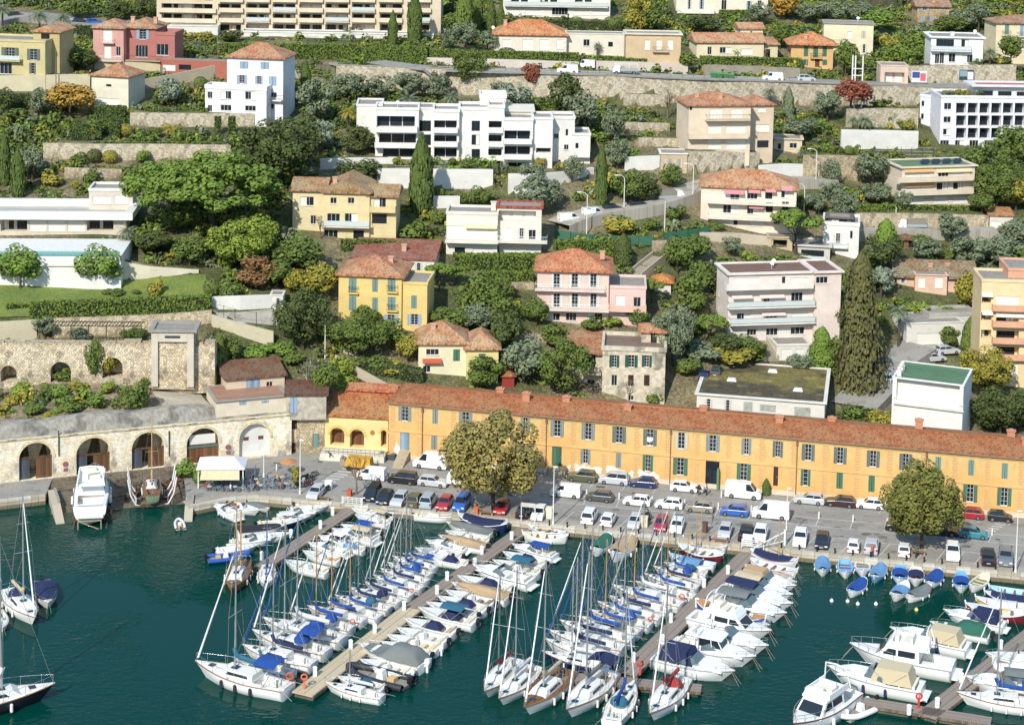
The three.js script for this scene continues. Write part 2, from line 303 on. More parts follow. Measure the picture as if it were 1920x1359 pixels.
wall('garden_wall', 'pinkish white front garden wall along the upper road below clipped hedge', [[800, 125, 108], [900, 128, 110], [1000, 131, 113], [1085, 134, 116]], stucco('#dccfc4'), { fill: 4 });
wall('garden_wall', 'pinkish wall with gate opening below the beige house on the upper road', [[1118, 134, 114], [1200, 137, 116], [1290, 142, 120]], stucco('#d8cabb'), { fill: 4 });
wall('retaining_wall', 'pale ruined stone wall under the clipped hedge of the lawn', [[100, 634, 597], [200, 628, 594], [300, 618, 590], [396, 606, 582]], rubble('#d6cbb8'), { fill: 6 });
wall('retaining_wall', 'cream rendered wall at the edge of the ruined terrace', [[-60, 640, 606], [0, 640, 604], [68, 636, 600]], stucco('#cfc4a6'), { fill: 5 });
wall('garden_wall', 'cream wall stepping down beside the fenced court', [[396, 612, 590], [440, 626, 604], [512, 650, 622]], stucco('#cdc3a6'), { fill: 4 });
wall('garden_wall', 'white back wall of the fenced court', [[396, 581, 557], [450, 581, 555], [516, 578, 553]], SW, { fill: 0 });
wall('retaining_wall', 'stone wall along the footbridge lane above the pink villa', [[1224, 472, 452], [1290, 470, 450], [1320, 462, 444]], SR2, { fill: 3 });
wall('garden_wall', 'pale wall below the umbrella pine beside the modern glass house', [[1312, 452, 436], [1390, 456, 438], [1450, 462, 444]], stucco('#cdbfa8'), { fill: 3 });
wall('garden_wall', 'small grey stone wall between clipped hedges above the pink villa', [[950, 542, 530], [1002, 544, 530]], SR2, { fill: 2 });
wall('garden_wall', 'cream terrace wall of the white villa at the edge of the lawn', [[200, 529, 486], [280, 522, 500], [372, 512, 506]], stucco('#e0d7bd'), { fill: 3 });
wall('garden_wall', 'mossy stone wall under the garden below the old villa', [[962, 640, 626], [1040, 642, 628], [1090, 642, 630]], SR2, { fill: 3 });
for (const [P, L] of fills) for (let j = 0; j < GND; j++) for (let i = 0; i < GNX; i++) {
  const x = GX0 + i * STEP, d = GD0 + j * STEP;
  for (let k = 0; k < P.length - 1; k++) {
    const a = P[k], b = P[k + 1]; if (x < a.x || x > b.x) continue;
    const t = (x - a.x) / (b.x - a.x), dw = -lerp(a.z, b.z, t), top = lerp(a.y1, b.y1, t) - 0.12, o = j * GNX + i;
    if (d > dw + 1.0 && d < dw + L) HF[o] = Math.max(HF[o], top);
    else if (d >= dw + L) HF[o] = Math.max(HF[o], top - (d - dw - L) * 0.9);
  }
}
laterWalls.forEach(f => f());

// flat pads: lawn, courts, drives
function pad(name, label, px, m, { lift = 0.06, y = null, clear = true, kind = 'structure' } = {}) {
  const pts = px.map(([a, b]) => y == null ? hit(a, b) : onLevel(a, b, y));
  if (clear) { const c = pts.reduce((s, p) => s.add(p), V(0, 0, 0)).divideScalar(pts.length); for (let t = 0; t <= 1; t += 0.1) for (let i = 0; i < pts.length; i++) { const q = pts[i].clone().lerp(pts[(i + 1) % pts.length], t); for (let s = 0; s <= 1; s += 0.2) { const w = q.clone().lerp(c, s); keepClear(w.x, -w.z, 1.5); } } }
  // fine sheet draped on the slope: bilinear over a quad
  const n = 24, g = new THREE.PlaneGeometry(1, 1, n, n), a = g.attributes.position, u = g.attributes.uv;
  for (let i = 0; i < a.count; i++) {
    const s = u.getX(i), t = u.getY(i), p = pts[3].clone().lerp(pts[2], s).lerp(pts[0].clone().lerp(pts[1], s), t);
    const yy = y == null ? Math.max(ground(p.x, -p.z), p.y - 0.4) + lift : y;
    a.setXYZ(i, p.x, yy, p.z); u.setXY(i, p.x, p.z);
  }
  g.computeVertexNormals();
  const o = structure(name, g, m); o.userData.label = label; return o;
}
// roads draped on the slope as ribbons
function ribbon(name, px, width, m, lift = 0.12, skirt = 3) {
  const pts = px.map(([x, y]) => hit(x, y)), c = new THREE.CatmullRomCurve3(pts), n = Math.ceil(c.getLength() / 1.5), pos = [], uv = [], idx = [];
  for (let i = 0; i <= n; i++) {
    const p = c.getPoint(i / n), t = c.getTangent(i / n), s = V(-t.z, 0, t.x).normalize();
    let y = -99; for (const k of [-1, -0.5, 0, 0.5, 1]) y = Math.max(y, ground(p.x + s.x * k * width / 2, -(p.z + s.z * k * width / 2)));
    y = Math.min(y, ground(p.x, -p.z) + 0.9);
    for (const k of [-1, 1]) { const q = p.clone().addScaledVector(s, k * width / 2); pos.push(q.x, y + lift, q.z); uv.push(q.x, q.z); keepClear(q.x, -q.z, 0.6); }
    keepClear(p.x, -p.z, width / 2);
    for (const k of [-1, 1]) { const q = p.clone().addScaledVector(s, k * (width / 2 + 0.02)); pos.push(q.x, y - skirt, q.z); uv.push(q.x, q.z); }
    if (i) { const o = i * 4; idx.push(o - 4, o, o - 3, o - 3, o, o + 1, o - 4, o - 2, o, o, o - 2, o + 2, o - 3, o + 1, o - 1, o + 1, o + 3, o - 1); }
  }
  let g = new THREE.BufferGeometry(); g.setAttribute('position', new THREE.Float32BufferAttribute(pos, 3)); g.setAttribute('uv', new THREE.Float32BufferAttribute(uv, 2)); g.setIndex(idx); g = g.toNonIndexed(); g.computeVertexNormals();
  return structure(name, g, m);
}
const asphalt = mat('#a49f96', { map: T.asphalt, roughness: 0.95 }), lane = mat('#b9b2a3', { map: T.asphalt, roughness: 0.95 });
ribbon('road', [[632, 119], [800, 127], [1010, 134], [1280, 144], [1500, 151], [1730, 160], [1990, 168]], 5.6, asphalt, 0.12, 0.2);
ribbon('road', [[1046, 428], [1075, 416], [1130, 402], [1200, 392], [1260, 376], [1320, 352], [1420, 338], [1560, 342]], 6, lane);
ribbon('lane', [[1596, 438], [1700, 436], [1800, 437], [1870, 438]], 5, lane);
ribbon('drive', [[1600, 770], [1640, 730], [1670, 690], [1720, 655]], 8, asphalt);
ribbon('road', [[-60, 48], [60, 34], [180, 48], [300, 44]], 9, asphalt);

const lawnM = mat('#ffffff', { map: T.lawn, roughness: 1 });
pad('lawn', 'smooth green lawn above the clipped hedge', [[-40, 560], [60, 545], [380, 515], [388, 575]].map((p, i) => [[-60, 540], [385, 515], [392, 580], [-60, 592]][i]), lawnM);
pad('lawn', 'grass terrace below the cream apartment block', [[420, 80], [640, 82], [640, 86], [420, 85]], lawnM);
pad('court_floor', 'grey floor of the fenced court', [[400, 582], [515, 580], [520, 612], [440, 614]], lane);
pad('yard_ground', 'bare tan ground of the overgrown yard', [[-60, 722], [282, 722], [300, 792], [-60, 796]], mat('#b5a587', { map: T.soil, roughness: 1 }), { clear: false });
pad('yard_paving', 'pale cracked paving in the overgrown yard', [[285, 735], [375, 738], [395, 765], [310, 768]], mat('#c9bfab', { map: T.concrete }));
pad('forecourt', 'grey forecourt before the white garage', [[1700, 648], [1770, 648], [1750, 690], [1660, 690]], lane);
// sea
{
  const g = new THREE.PlaneGeometry(9000, 9000); g.rotateX(-Math.PI / 2); g.translate(0, 0, -2500);
  const u = g.attributes.uv; for (let i = 0; i < u.count; i++) u.setXY(i, u.getX(i) * 9000, u.getY(i) * 9000);
  structure('water', g, new THREE.MeshPhysicalMaterial({ color: new THREE.Color().setRGB(0.0005, 0.038, 0.029), roughness: 0.045, ior: 1.33, specularIntensity: 0.36, bumpMap: T.waveH, bumpScale: 0.16 }));
}
// hillside
{
  const pos = new Float32Array(GNX * GND * 3), col = new Float32Array(GNX * GND * 3), uv = new Float32Array(GNX * GND * 2), idx = [];
  const A = [0.085, 0.105, 0.03], B = [0.22, 0.185, 0.10], C = [0.13, 0.13, 0.045];
  for (let j = 0; j < GND; j++) for (let i = 0; i < GNX; i++) {
    const o = j * GNX + i, x = GX0 + i * STEP, d = GD0 + j * STEP;
    pos.set([x, HF[o], -d], o * 3); uv.set([x, d], o * 2);
    const a = smooth((fbm(x * 0.07, d * 0.07, 4) - 0.38) * 4), b = fbm(x * 0.4 + 9, d * 0.4, 2);
    col.set([0, 1, 2].map(k => lerp(lerp(A[k], C[k], b), B[k], a) * 1.6), o * 3);
    if (i && j) idx.push(o - GNX - 1, o - GNX, o - 1, o - 1, o - GNX, o);
  }
  const g = new THREE.BufferGeometry(); g.setAttribute('position', new THREE.BufferAttribute(pos, 3)); g.setAttribute('uv', new THREE.BufferAttribute(uv, 2)); g.setAttribute('color', new THREE.BufferAttribute(col, 3)); g.setIndex(idx); g.computeVertexNormals();
  structure('hillside', g, new THREE.MeshStandardMaterial({ vertexColors: true, map: T.soil, bumpMap: T.soilH, bumpScale: 0.25, roughness: 1 }));
}
// quay
const quayEdge = [[-260, 958], [0, 939], [84, 929]].map(p => onLevel(...p, QY));
const quayEdge2 = [[352, 950], [375, 946], [425, 935], [479, 930], [516, 934], [570, 939], [649, 945], [780, 957], [870, 967], [942, 974], [1000, 981], [1120, 994], [1240, 1007], [1435, 1028], [1600, 1045], [1760, 1061], [1920, 1077], [2200, 1107]].map(p => onLevel(...p, QY));
const slipBack = [[100, 890], [340, 868]].map(p => onLevel(...p, QY));
function slab(pts, y, m, name, thick = 3) {
  const s = new THREE.Shape(pts.map(p => new THREE.Vector2(p.x, -p.z))), g = new THREE.ExtrudeGeometry(s, { depth: thick, bevelEnabled: false });
  g.rotateX(-Math.PI / 2); g.translate(0, y - thick, 0); return structure(name, g, m);
}
{
  const back = backLine.map(p => V(p.x, 0, p.z - 12)), L = p => V(p.x, 0, p.z);
  // road left of the slipway
  slab([...quayEdge.map(L), L(slipBack[0]), V(slipBack[0].x, 0, slipBack[0].z - 20), V(-160, 0, backLine[0].z - 12)], QY, asphalt, 'quay_road');
  slab([L(slipBack[1]), ...quayEdge2.map(L), V(150, 0, back[6].z), back[5], back[4], back[3], V(slipBack[1].x, 0, slipBack[1].z - 25)], QY, asphalt, 'parking_ground');
}
// ---------------------------------------------------------------- houses: wings measured off the picture, built where they stand on the slope
const sheets = (faces) => { // faces: [pts..., uvs...] quads/tris with metre uv along the first edge
  const pos = [], uv = [];
  for (const f of faces) {
    const p = f.map(q => V(...q)), e = p[1].clone().sub(p[0]).normalize(), n = p[1].clone().sub(p[0]).cross(p[p.length - 1].clone().sub(p[0])).normalize(), w = n.clone().cross(e);
    const U = p.map(q => { const d = q.clone().sub(p[0]); return [d.dot(e), d.dot(w)]; });
    for (let i = 1; i < p.length - 1; i++) for (const k of [0, i, i + 1]) { pos.push(p[k].x, p[k].y, p[k].z); uv.push(...U[k]); }
  }
  const g = new THREE.BufferGeometry(); g.setAttribute('position', new THREE.Float32BufferAttribute(pos, 3)); g.setAttribute('uv', new THREE.Float32BufferAttribute(uv, 2)); g.computeVertexNormals(); return g;
};
function roofGeo(kind, a, b, zf, zb, y, rise) { // eave rectangle a..b by zb..zf at height y
  const w = b - a, d = zf - zb, t = 0.14, m = (a + b) / 2, zc = (zf + zb) / 2;
  const A = [a, y, zf], B = [b, y, zf], C = [b, y, zb], D = [a, y, zb];
  const under = [[A, D, C, B].map(p => [p[0], p[1] - t, p[2]])];
  const edge = [[A, B], [B, C], [C, D], [D, A]].map(([p, q]) => [[p[0], y - t, p[2]], [q[0], y - t, q[2]], q, p]);
  let top;
  if (kind === 'hip') {
    if (w >= d) { const r0 = [a + d / 2, y + rise, zc], r1 = [b - d / 2, y + rise, zc]; top = w - d < 0.1 ? [[A, B, r0], [B, C, r0], [C, D, r0], [D, A, r0]] : [[A, B, r1, r0], [B, C, r1], [C, D, r0, r1], [D, A, r0]]; }
    else { const r0 = [m, y + rise, zf - w / 2], r1 = [m, y + rise, zb + w / 2]; top = [[A, B, r0], [B, C, r1, r0], [C, D, r1], [D, A, r0, r1]]; }
  } else if (kind === 'gx') { const r0 = [a, y + rise, zc], r1 = [b, y + rise, zc]; top = [[A, B, r1, r0], [C, D, r0, r1], [D, A, r0], [B, C, r1]]; }
  else if (kind === 'gz') { const r0 = [m, y + rise, zf], r1 = [m, y + rise, zb]; top = [[A, r0, r1, D].reverse(), [B, C, r1, r0], [A, B, r0], [C, D, r1]]; top[0] = [D, A, r0, r1]; }
  else if (kind === 'shed') { const c = [b, y + rise, zb], e = [a, y + rise, zb]; top = [[A, B, c, e], [C, D, e, c], [B, C, c], [D, A, e]]; }
  return sheets([...top, ...under, ...edge]);
}
const SHUT = { g: '#4f7d62', G: '#2f5b45', b: '#9fb9cf', B: '#7fa3c4', s: '#8f9a96', w: '#e7e5df', d: '#6f7a72', t: '#7c9c93', r: '#7a3b2c', k: '#4a2b25', c: '#d8cfb9' };
function windowPart(thg, T0, u0, u1, v0, v1, kind, depth = 0.16, z = 0) {
  const [k, col] = kind.split(':'), w = u1 - u0, h = v1 - v0, g = new THREE.Group(); g.name = k === 'door' ? 'door' : 'window'; T0(g, (u0 + u1) / 2, v0, z); thg.add(g);
  const fr = 0.05, shade = SHUT[col] ? mat(SHUT[col], { roughness: 0.75, map: T.wood }) : null;
  const leaf = (name, x0, x1, zz) => mesh(name, boxC(x0, x1, 0, h, zz, zz + 0.05), shade, g);
  if (k === 's') { leaf('shutter', -w / 2, -0.02, -0.06); leaf('shutter', 0.02, w / 2, -0.06); return g; }
  if (k === 'b') { mesh('blind', boxC(-w / 2, w / 2, 0, h, -depth, -depth + 0.05), M.paleBlind, g); mesh('sill', boxC(-w / 2 - 0.08, w / 2 + 0.08, -0.09, 0, -0.05, 0.1), M.frame, g); return g; }
  if (k === 'door') { leaf('leaf', -w / 2, w / 2, -depth); mesh('handle', boxC(w / 2 - 0.22, w / 2 - 0.14, h * 0.42, h * 0.5, -depth + 0.05, -depth + 0.1), M.rail, g); return g; }
  mesh('pane', boxC(-w / 2, w / 2, 0, h, -depth - 0.03, -depth), k === 'q' ? M.paleBlind : M.pane, g);
  if (k === 'n') return g;
  const fm = k === 'g' ? M.darkRail : M.frame, bars = [box(-w / 2, w / 2, 0, fr, -depth, -depth + 0.06), box(-w / 2, w / 2, h - fr, h, -depth, -depth + 0.06), box(-w / 2, -w / 2 + fr, fr, h - fr, -depth, -depth + 0.06), box(w / 2 - fr, w / 2, fr, h - fr, -depth, -depth + 0.06)];
  const nm = Math.max(1, Math.round(w / 1.1)); for (let i = 1; i <= nm; i++) { const x = -w / 2 + w * i / (nm + 1) * 1; if (w > 0.7) bars.push(box(x - 0.025, x + 0.025, fr, h - fr, -depth, -depth + 0.06)); }
  if (k === 'o' || k === 'm') for (let i = 1; i < 4; i++) bars.push(box(-w / 2 + fr, w / 2 - fr, h * i / 4 - 0.016, h * i / 4 + 0.016, -depth, -depth + 0.05));
  mesh('frame', merge(bars), fm, g);
  if (hash(Math.round(u0 * 31), Math.round(v0 * 17)) < 0.4 && w > 1.15 && k !== 'o') mesh('curtain', boxC(hash(Math.round(u0 * 7), 3) < 0.5 ? -w / 2 + fr : 0.05, hash(Math.round(u0 * 7), 3) < 0.5 ? -0.05 : w / 2 - fr, fr, h - fr, -depth + 0.002, -depth + 0.012), M.paleBlind, g);
  if (k === 'o') { const sw = w * 0.52; mesh('shutter', boxC(-w / 2 - sw, -w / 2, 0, h, 0.02, 0.07), shade, g); mesh('shutter', boxC(w / 2, w / 2 + sw, 0, h, 0.02, 0.07), shade, g); }
  if (k === 'o' || k === 'd' || k === 'm') mesh('sill', boxC(-w / 2 - 0.08, w / 2 + 0.08, -0.1, -0.01, -0.05, 0.12), M.frame, g);
  return g;
}
function archPath(w) { const r = (w.u1 - w.u0) / 2, c = (w.u0 + w.u1) / 2, p = [[w.u0, w.v0]]; for (let i = 0; i <= 14; i++) { const a = Math.PI * (1 - i / 14); p.push([c + r * Math.cos(a), w.v1 - r + r * Math.sin(a)]); } p.push([w.u1, w.v0]); return new THREE.Path(p.map(q => new THREE.Vector2(...q))); }
function archFill(thg, put, w, deep) {
  const kind = w.k.split(':')[1], r = (w.u1 - w.u0) / 2, c = (w.u0 + w.u1) / 2, h = w.v1 - r - w.v0, g = new THREE.Group(); g.name = 'archway'; put(g, c, w.v0, 0); thg.add(g);
  const ring = new THREE.Shape(); ring.absarc(0, h, r + 0.42, 0, Math.PI, false); ring.absarc(0, h, r + 0.02, Math.PI, 0, true);
  if (kind !== 'ruin') mesh('arch_ring', new THREE.ExtrudeGeometry(ring, { depth: 0.09, bevelEnabled: false }), kind === 'yellow' ? stucco('#e0bf74') : ashlar('#ded3bb'), g);
  if (kind === 'gate') { const m = mat(w.tone || '#7a5638', { map: T.wood }), gh = h * (0.82 + 0.15 * rnd()); mesh('gate_leaf', boxC(-r + 0.04, r * (rnd() > 0.5 ? -0.35 : -0.05), 0, gh, -0.62, -0.5), mat('#59636a', { map: T.wood }), g); mesh('gate_leaf', boxC(r * 0.02, r - 0.04, 0, gh, -0.62, -0.5), m, g); mesh('lintel', boxC(-r + 0.02, r - 0.02, gh + 0.01, gh + 0.28, -0.7, -0.45), mat('#6b5138', { map: T.wood }), g); }
  if (kind === 'plank') { mesh('gate_leaf', boxC(-r + 0.04, -0.02, 0, h * 0.95, -0.62, -0.5), mat('#8a5836', { map: T.wood }), g); mesh('gate_leaf', boxC(0.02, r - 0.04, 0, h * 0.95, -0.62, -0.5), mat('#8f6440', { map: T.wood }), g); mesh('fanlight', boxC(-r * 0.8, r * 0.8, h * 0.96, h + r * 0.55, -0.62, -0.55), M.paleBlind, g); mesh('lintel', boxC(-r + 0.02, r - 0.02, h * 0.78, h * 0.88, -0.48, -0.38), mat('#4d6f6a'), g); }
  if (kind === 'white') { const fill = new THREE.Shape(); fill.moveTo(-r, 0); fill.lineTo(r, 0); fill.lineTo(r, h); fill.absarc(0, h, r, 0, Math.PI, false); mesh('infill', new THREE.ExtrudeGeometry(fill, { depth: 0.2, bevelEnabled: false }).translate(0, 0, -0.9), stucco('#e6e4de'), g); for (const x of [-0.5, 0.45]) mesh('window', boxC(x * r - 0.4, x * r + 0.4, h * 0.88, h * 1.08, -0.72, -0.66), mat('#7d4a30', { map: T.wood }), g); mesh('door', boxC(-0.9, 0.9, 0, h * 0.55, -0.72, -0.66), mat('#d6d5d2'), g); }
  if (kind === 'yellow') mesh('door', boxC(-r + 0.1, r - 0.1, 0, h + r * 0.3, -deep + 0.02, -deep + 0.1), mat('#7d5233', { map: T.wood }), g);
}
function wing(thg, s) {
  const yaw = (s.yaw || 0) * DEG, n = V(Math.sin(yaw), 0, Math.cos(yaw)), r = V(Math.cos(yaw), 0, -Math.sin(yaw)), [xL, xR] = s.x, cx = (xL + xR) / 2;
  let P;
  if (s.P) P = s.P.clone(); else if (s.of) { P = onPlane(cx, s.yb, s.of.P.clone().addScaledVector(n, s.dz || 0), n); } else P = hit(cx, s.yb);
  if (s.lift) P.y += s.lift;
  const at = (px, py, dz = 0) => { const p = onPlane(px, py, P.clone().addScaledVector(n, dz), n).sub(P); return [p.dot(r), p.y]; };
  const uL = s.u ? s.u[0] : at(xL, s.yb)[0], uR = s.u ? s.u[1] : at(xR, s.yb)[0], H = s.H || at(cx, s.yt)[1], dep = s.dep || 9, sink = s.sink ?? 3;
  const W = { P, n, r, at, uL, uR, H, dep, yaw, s };
  if (!thg.parent) { thg.position.copy(P); scene.add(thg); }
  W.put = (o, u = 0, v = 0, z = 0) => { const p = P.clone().addScaledVector(r, u).addScaledVector(n, z); p.y += v; o.position.copy(p).sub(thg.position); o.rotation.y = yaw; return o; };
  const put = W.put, wm = s.m || stucco(s.c || '#e6dfcf');
  const wins = (s.win || []).map(([x, y, w, h, k = 'd']) => { const a = at(x - w / 2, y + h / 2), b = at(x + w / 2, y - h / 2); return { u0: clamp(a[0], uL + 0.1, uR - 0.1), u1: clamp(b[0], uL + 0.1, uR - 0.1), v0: Math.max(a[1], 0.05), v1: Math.min(b[1], H - 0.08), k }; }).filter(w => w.u1 - w.u0 > 0.2 && w.v1 - w.v0 > 0.2);
  for (const w of wins) if (w.k[0] === 'o') { const c = (w.u0 + w.u1) / 2, hw = (w.u1 - w.u0) / 2 / 2.04; w.u0 = c - hw; w.u1 = c + hw; }
  const deepest = s.deep || (wins.some(w => w.k[0] === 'l') ? 1.5 : 0.3);
  const shape = new THREE.Shape([[uL, -sink], [uR, -sink], [uR, H], [uL, H]].map(p => new THREE.Vector2(...p)));
  const placed = [];
  for (const w of wins) { if (placed.some(q => w.u0 < q.u1 + 0.05 && w.u1 > q.u0 - 0.05 && w.v0 < q.v1 + 0.05 && w.v1 > q.v0 - 0.05)) continue; placed.push(w); shape.holes.push(w.k[0] === 'A' ? archPath(w) : new THREE.Path([[w.u0, w.v0], [w.u0, w.v1], [w.u1, w.v1], [w.u1, w.v0]].map(p => new THREE.Vector2(...p)))); }
  const front = new THREE.ExtrudeGeometry(shape, { depth: deepest, bevelEnabled: false }).translate(0, 0, -deepest);
  put(mesh('wall', merge([front, box(uL, uR, -sink, H, -dep, -deepest)]), wm, thg)); // one body, openings cut
  for (const w of placed) {
    if (w.k[0] === 'A') { archFill(thg, put, w, deepest); } else if (w.k[0] === 'l') { // loggia: glass doors at the back of the recess, parapet in front
      const T0 = (g, u, v, z) => put(g, u, v, z), k2 = w.k.split(':')[1] || 'g', nD = Math.max(1, Math.round((w.u1 - w.u0) / 2.6)), wd = (w.u1 - w.u0) / nD;
      for (let i = 0; i < nD; i++) windowPart(thg, T0, w.u0 + wd * i + wd * (k2 === 'n' ? 0.03 : 0.12), w.u0 + wd * (i + 1) - wd * (k2 === 'n' ? 0.03 : 0.12), w.v0 + 0.02, w.v1 - 0.25, i % 3 === 2 && k2 === 'g' ? 'b' : k2, -0.04, -deepest);
    } else windowPart(thg, (g, u, v, z) => put(g, u, v, z), w.u0, w.u1, w.v0, w.v1, w.k);
  }
  for (const [side, list] of [['R', s.winR], ['L', s.winL]]) for (const [x, y, w, h, k = 'd'] of list || []) {
    const e = side === 'R' ? uR : uL, nn = side === 'R' ? r : r.clone().negate(), P2 = P.clone().addScaledVector(r, e), p = onPlane(x, y, P2, nn).sub(P2), t = -p.dot(n), v = p.y, sc = scaleAt(P), hh = h / sc, ww = Math.max(0.7, Math.min(1.6, hh * 0.8));
    if (t < 0.6 || t > dep - 0.6) continue;
    windowPart(thg, (g, u, vv, z) => { const q = P2.clone().addScaledVector(n, -t).addScaledVector(nn, z); q.y += vv; g.position.copy(q).sub(thg.position); g.rotation.y = yaw + (side === 'R' ? 1 : -1) * Math.PI / 2; }, -ww / 2, ww / 2, v - hh / 2, v + hh / 2, k, -0.035);
  }
  const o = s.over ?? 0.55;
  if (s.roof && s.roof !== 'flat') {
    const rise = s.rise || 2, rf = put(mesh('roof', roofGeo(s.roof, uL - o, uR + o, o, -dep - o, H + 0.13, rise), s.roofM || roofTile(s.roofC || '#d98a66'), thg));
    for (const [fu, fz, hh = 1.6] of s.chim || []) { const c = mesh('chimney', merge([box(-0.4, 0.4, 0, hh, -0.35, 0.35), box(-0.5, 0.5, hh, hh + 0.14, -0.45, 0.45)]), stucco('#d6a88c'), rf); c.position.set(lerp(uL, uR, fu), H + rise * 0.45, -dep * fz); }
    if (s.roof !== 'shed' && s.ridge !== 0 && s.roof === 'hip') { const w = uR - uL + 2 * o, d = dep + 2 * o, a = w >= d ? [uL - o + d / 2, uR + o - d / 2] : null; if (a && a[1] - a[0] > 0.4) mesh('ridge_cap', bar([a[0], H + 0.16 + rise, -dep / 2], [a[1], H + 0.16 + rise, -dep / 2], 0.13, 6), rf.material, rf); }
  } else if (s.roof === 'flat') {
    const ph = s.par ?? 0.5, e = s.over ?? 0.12, pm = s.parM || wm;
    put(mesh('roof', box(uL + 0.05, uR - 0.05, H, H + 0.1, -dep + 0.05, -0.05), s.roofM || mat('#a9a196', { map: T.concrete }), thg));
    if (ph) put(mesh('parapet', merge([box(uL - e, uR + e, H + 0.003, H + ph, -0.25, e), box(uL - e, uR + e, H + 0.003, H + ph, -dep - e, -dep + 0.25), box(uL - e, uL + 0.25, H + 0.003, H + ph, -dep + 0.25, -0.25), box(uR - 0.25, uR + e, H + 0.003, H + ph, -dep + 0.25, -0.25)]), pm, thg));
    for (const [fu, fz, hh = 1.1] of s.chim || []) put(mesh('chimney', merge([box(-0.45, 0.45, 0, hh, -0.4, 0.4), box(-0.55, 0.55, hh, hh + 0.12, -0.5, 0.5)]), wm, thg), lerp(uL, uR, fu), H + 0.1, -dep * fz);
  }
  for (const [x0, x1, y, bd = 1.4, kind = 'w', c] of s.bal || []) {
    const a = at(x0, y, bd), b = at(x1, y, bd), g = new THREE.Group(), w = b[0] - a[0], bm = c ? stucco(c) : wm; g.name = 'balcony'; put(g, (a[0] + b[0]) / 2, Math.max(a[1], 0.2), 0); thg.add(g);
    mesh('slab', boxC(-w / 2, w / 2, -0.22, 0, 0.004, bd), bm, g);
    if (kind === 'w') mesh('parapet', merge([box(-w / 2, w / 2, 0.002, 0.85, bd - 0.14, bd), box(-w / 2, -w / 2 + 0.14, 0.002, 0.85, 0.01, bd - 0.14), box(w / 2 - 0.14, w / 2, 0.002, 0.85, 0.01, bd - 0.14)]), bm, g);
    else {
      const rm = kind === 'g' ? M.rail : kind === 'k' ? M.darkRail : M.whiteRail, R = [bar([-w / 2 + 0.05, 1, bd - 0.06], [w / 2 - 0.05, 1, bd - 0.06], 0.035), bar([-w / 2 + 0.05, 0.12, bd - 0.06], [w / 2 - 0.05, 0.12, bd - 0.06], 0.025)];
      for (const e of [-1, 1]) R.push(bar([e * (w / 2 - 0.05), 1, 0.02], [e * (w / 2 - 0.05), 1, bd - 0.06], 0.035));
      const np = Math.min(60, Math.ceil(w / (kind === 'g' ? 1.4 : 0.3))); for (let i = 0; i <= np; i++) R.push(bar([lerp(-w / 2 + 0.05, w / 2 - 0.05, i / np), 0, bd - 0.06], [lerp(-w / 2 + 0.05, w / 2 - 0.05, i / np), 1, bd - 0.06], 0.018, 4));
      mesh('railing', merge(R), rm, g);
      if (kind === 'g') mesh('glass_panel', boxC(-w / 2 + 0.08, w / 2 - 0.08, 0.15, 0.95, bd - 0.07, bd - 0.05), mat('#c2cbc8', { roughness: 0.35 }), g);
    }
  }
  for (const [x0, x1, y, c, out = 1.1] of s.awn || []) { // awnings slope out from the wall
    const a = at(x0, y), b = at(x1, y), w = b[0] - a[0];
    put(mesh('awning', sheets([[[-w / 2, -0.45, out], [w / 2, -0.45, out], [w / 2, 0, 0.03], [-w / 2, 0, 0.03]], [[-w / 2, -0.65, out], [w / 2, -0.65, out], [w / 2, -0.45, out], [-w / 2, -0.45, out]]]), mat(c, { side: THREE.DoubleSide }), thg), (a[0] + b[0]) / 2, a[1], 0);
  }
  const c0 = P.clone(); for (let a = 0; a <= 1; a += 0.125) for (let b = -0.1; b <= 1; b += 0.2) { const p = P.clone().addScaledVector(r, lerp(uL, uR, a)).addScaledVector(n, -dep * b); keepClear(p.x, -p.z, 1.4); }
  return W;
}
function house(name, label, category, ...wings) {
  const t = new THREE.Group(); t.name = numbered(name); tag(t, label, category);
  let first; t.wings = [];
  for (const s of wings) { if (first && !s.own) s.of = s.of || first; const W = wing(t, { ...s }); first = first || W; t.wings.push(W); }
  return t;
}
const grid = (xs, ys, w, h, k) => ys.flatMap(y => xs.map(x => [x, y, w, h, k]));
// ---------------------------------------------------------------- the houses on the slope, top row first
house('apartment_block', 'long cream apartment block with beige piers at the top of the slope', 'building',
  { x: [293, 826], yb: 62, yt: -22, dep: 14, yaw: 0, c: '#dccbb0', roof: 'flat', sink: 6,
    win: [430, 482, 532, 582, 631, 681, 733, 785].flatMap((x, i) => [52, 32.5, 13.5, -6].map((y, j) => [x, y, 43, 12, (i + j) % 4 === 1 ? 'l:q' : 'l'])).concat([[350, 52, 96, 12, 'l'], [350, 32.5, 96, 12, 'l'], [350, 13.5, 96, 12, 'l'], [350, -6, 96, 12, 'l']]),
    bal: [[296, 404, 59.5, 0.7, 'g', '#d9c9ad'], [296, 404, 40, 0.7, 'w', '#e2d3b8'], [296, 404, 21, 0.7, 'w', '#e2d3b8'], ...[407, 457, 507, 557, 606, 655, 706, 760].flatMap((x, i) => [[x + 3, x + 48, 40, 0.7, i % 3 === 1 ? 'g' : 'w', '#e2d3b8'], [x + 3, x + 48, 21, 0.7, i % 3 === 2 ? 'g' : 'w', '#e2d3b8'], [x + 3, x + 48, 2, 0.7, 'w', '#e2d3b8']])] },
  { x: [292, 408], yb: 68, yt: 49, dz: 4, dep: 3.9, c: '#e6e2d6', roof: 'flat', par: 0.3 },
  { x: [452, 812], yb: 88, yt: 63, dz: 5, dep: 4.8, c: '#e8e5dc', roof: 'flat', par: 0.35, sink: 5, win: [480, 515, 550, 585, 620, 655, 690, 725, 760, 790].map(x => [x, 75, 24, 14, 'b']) });
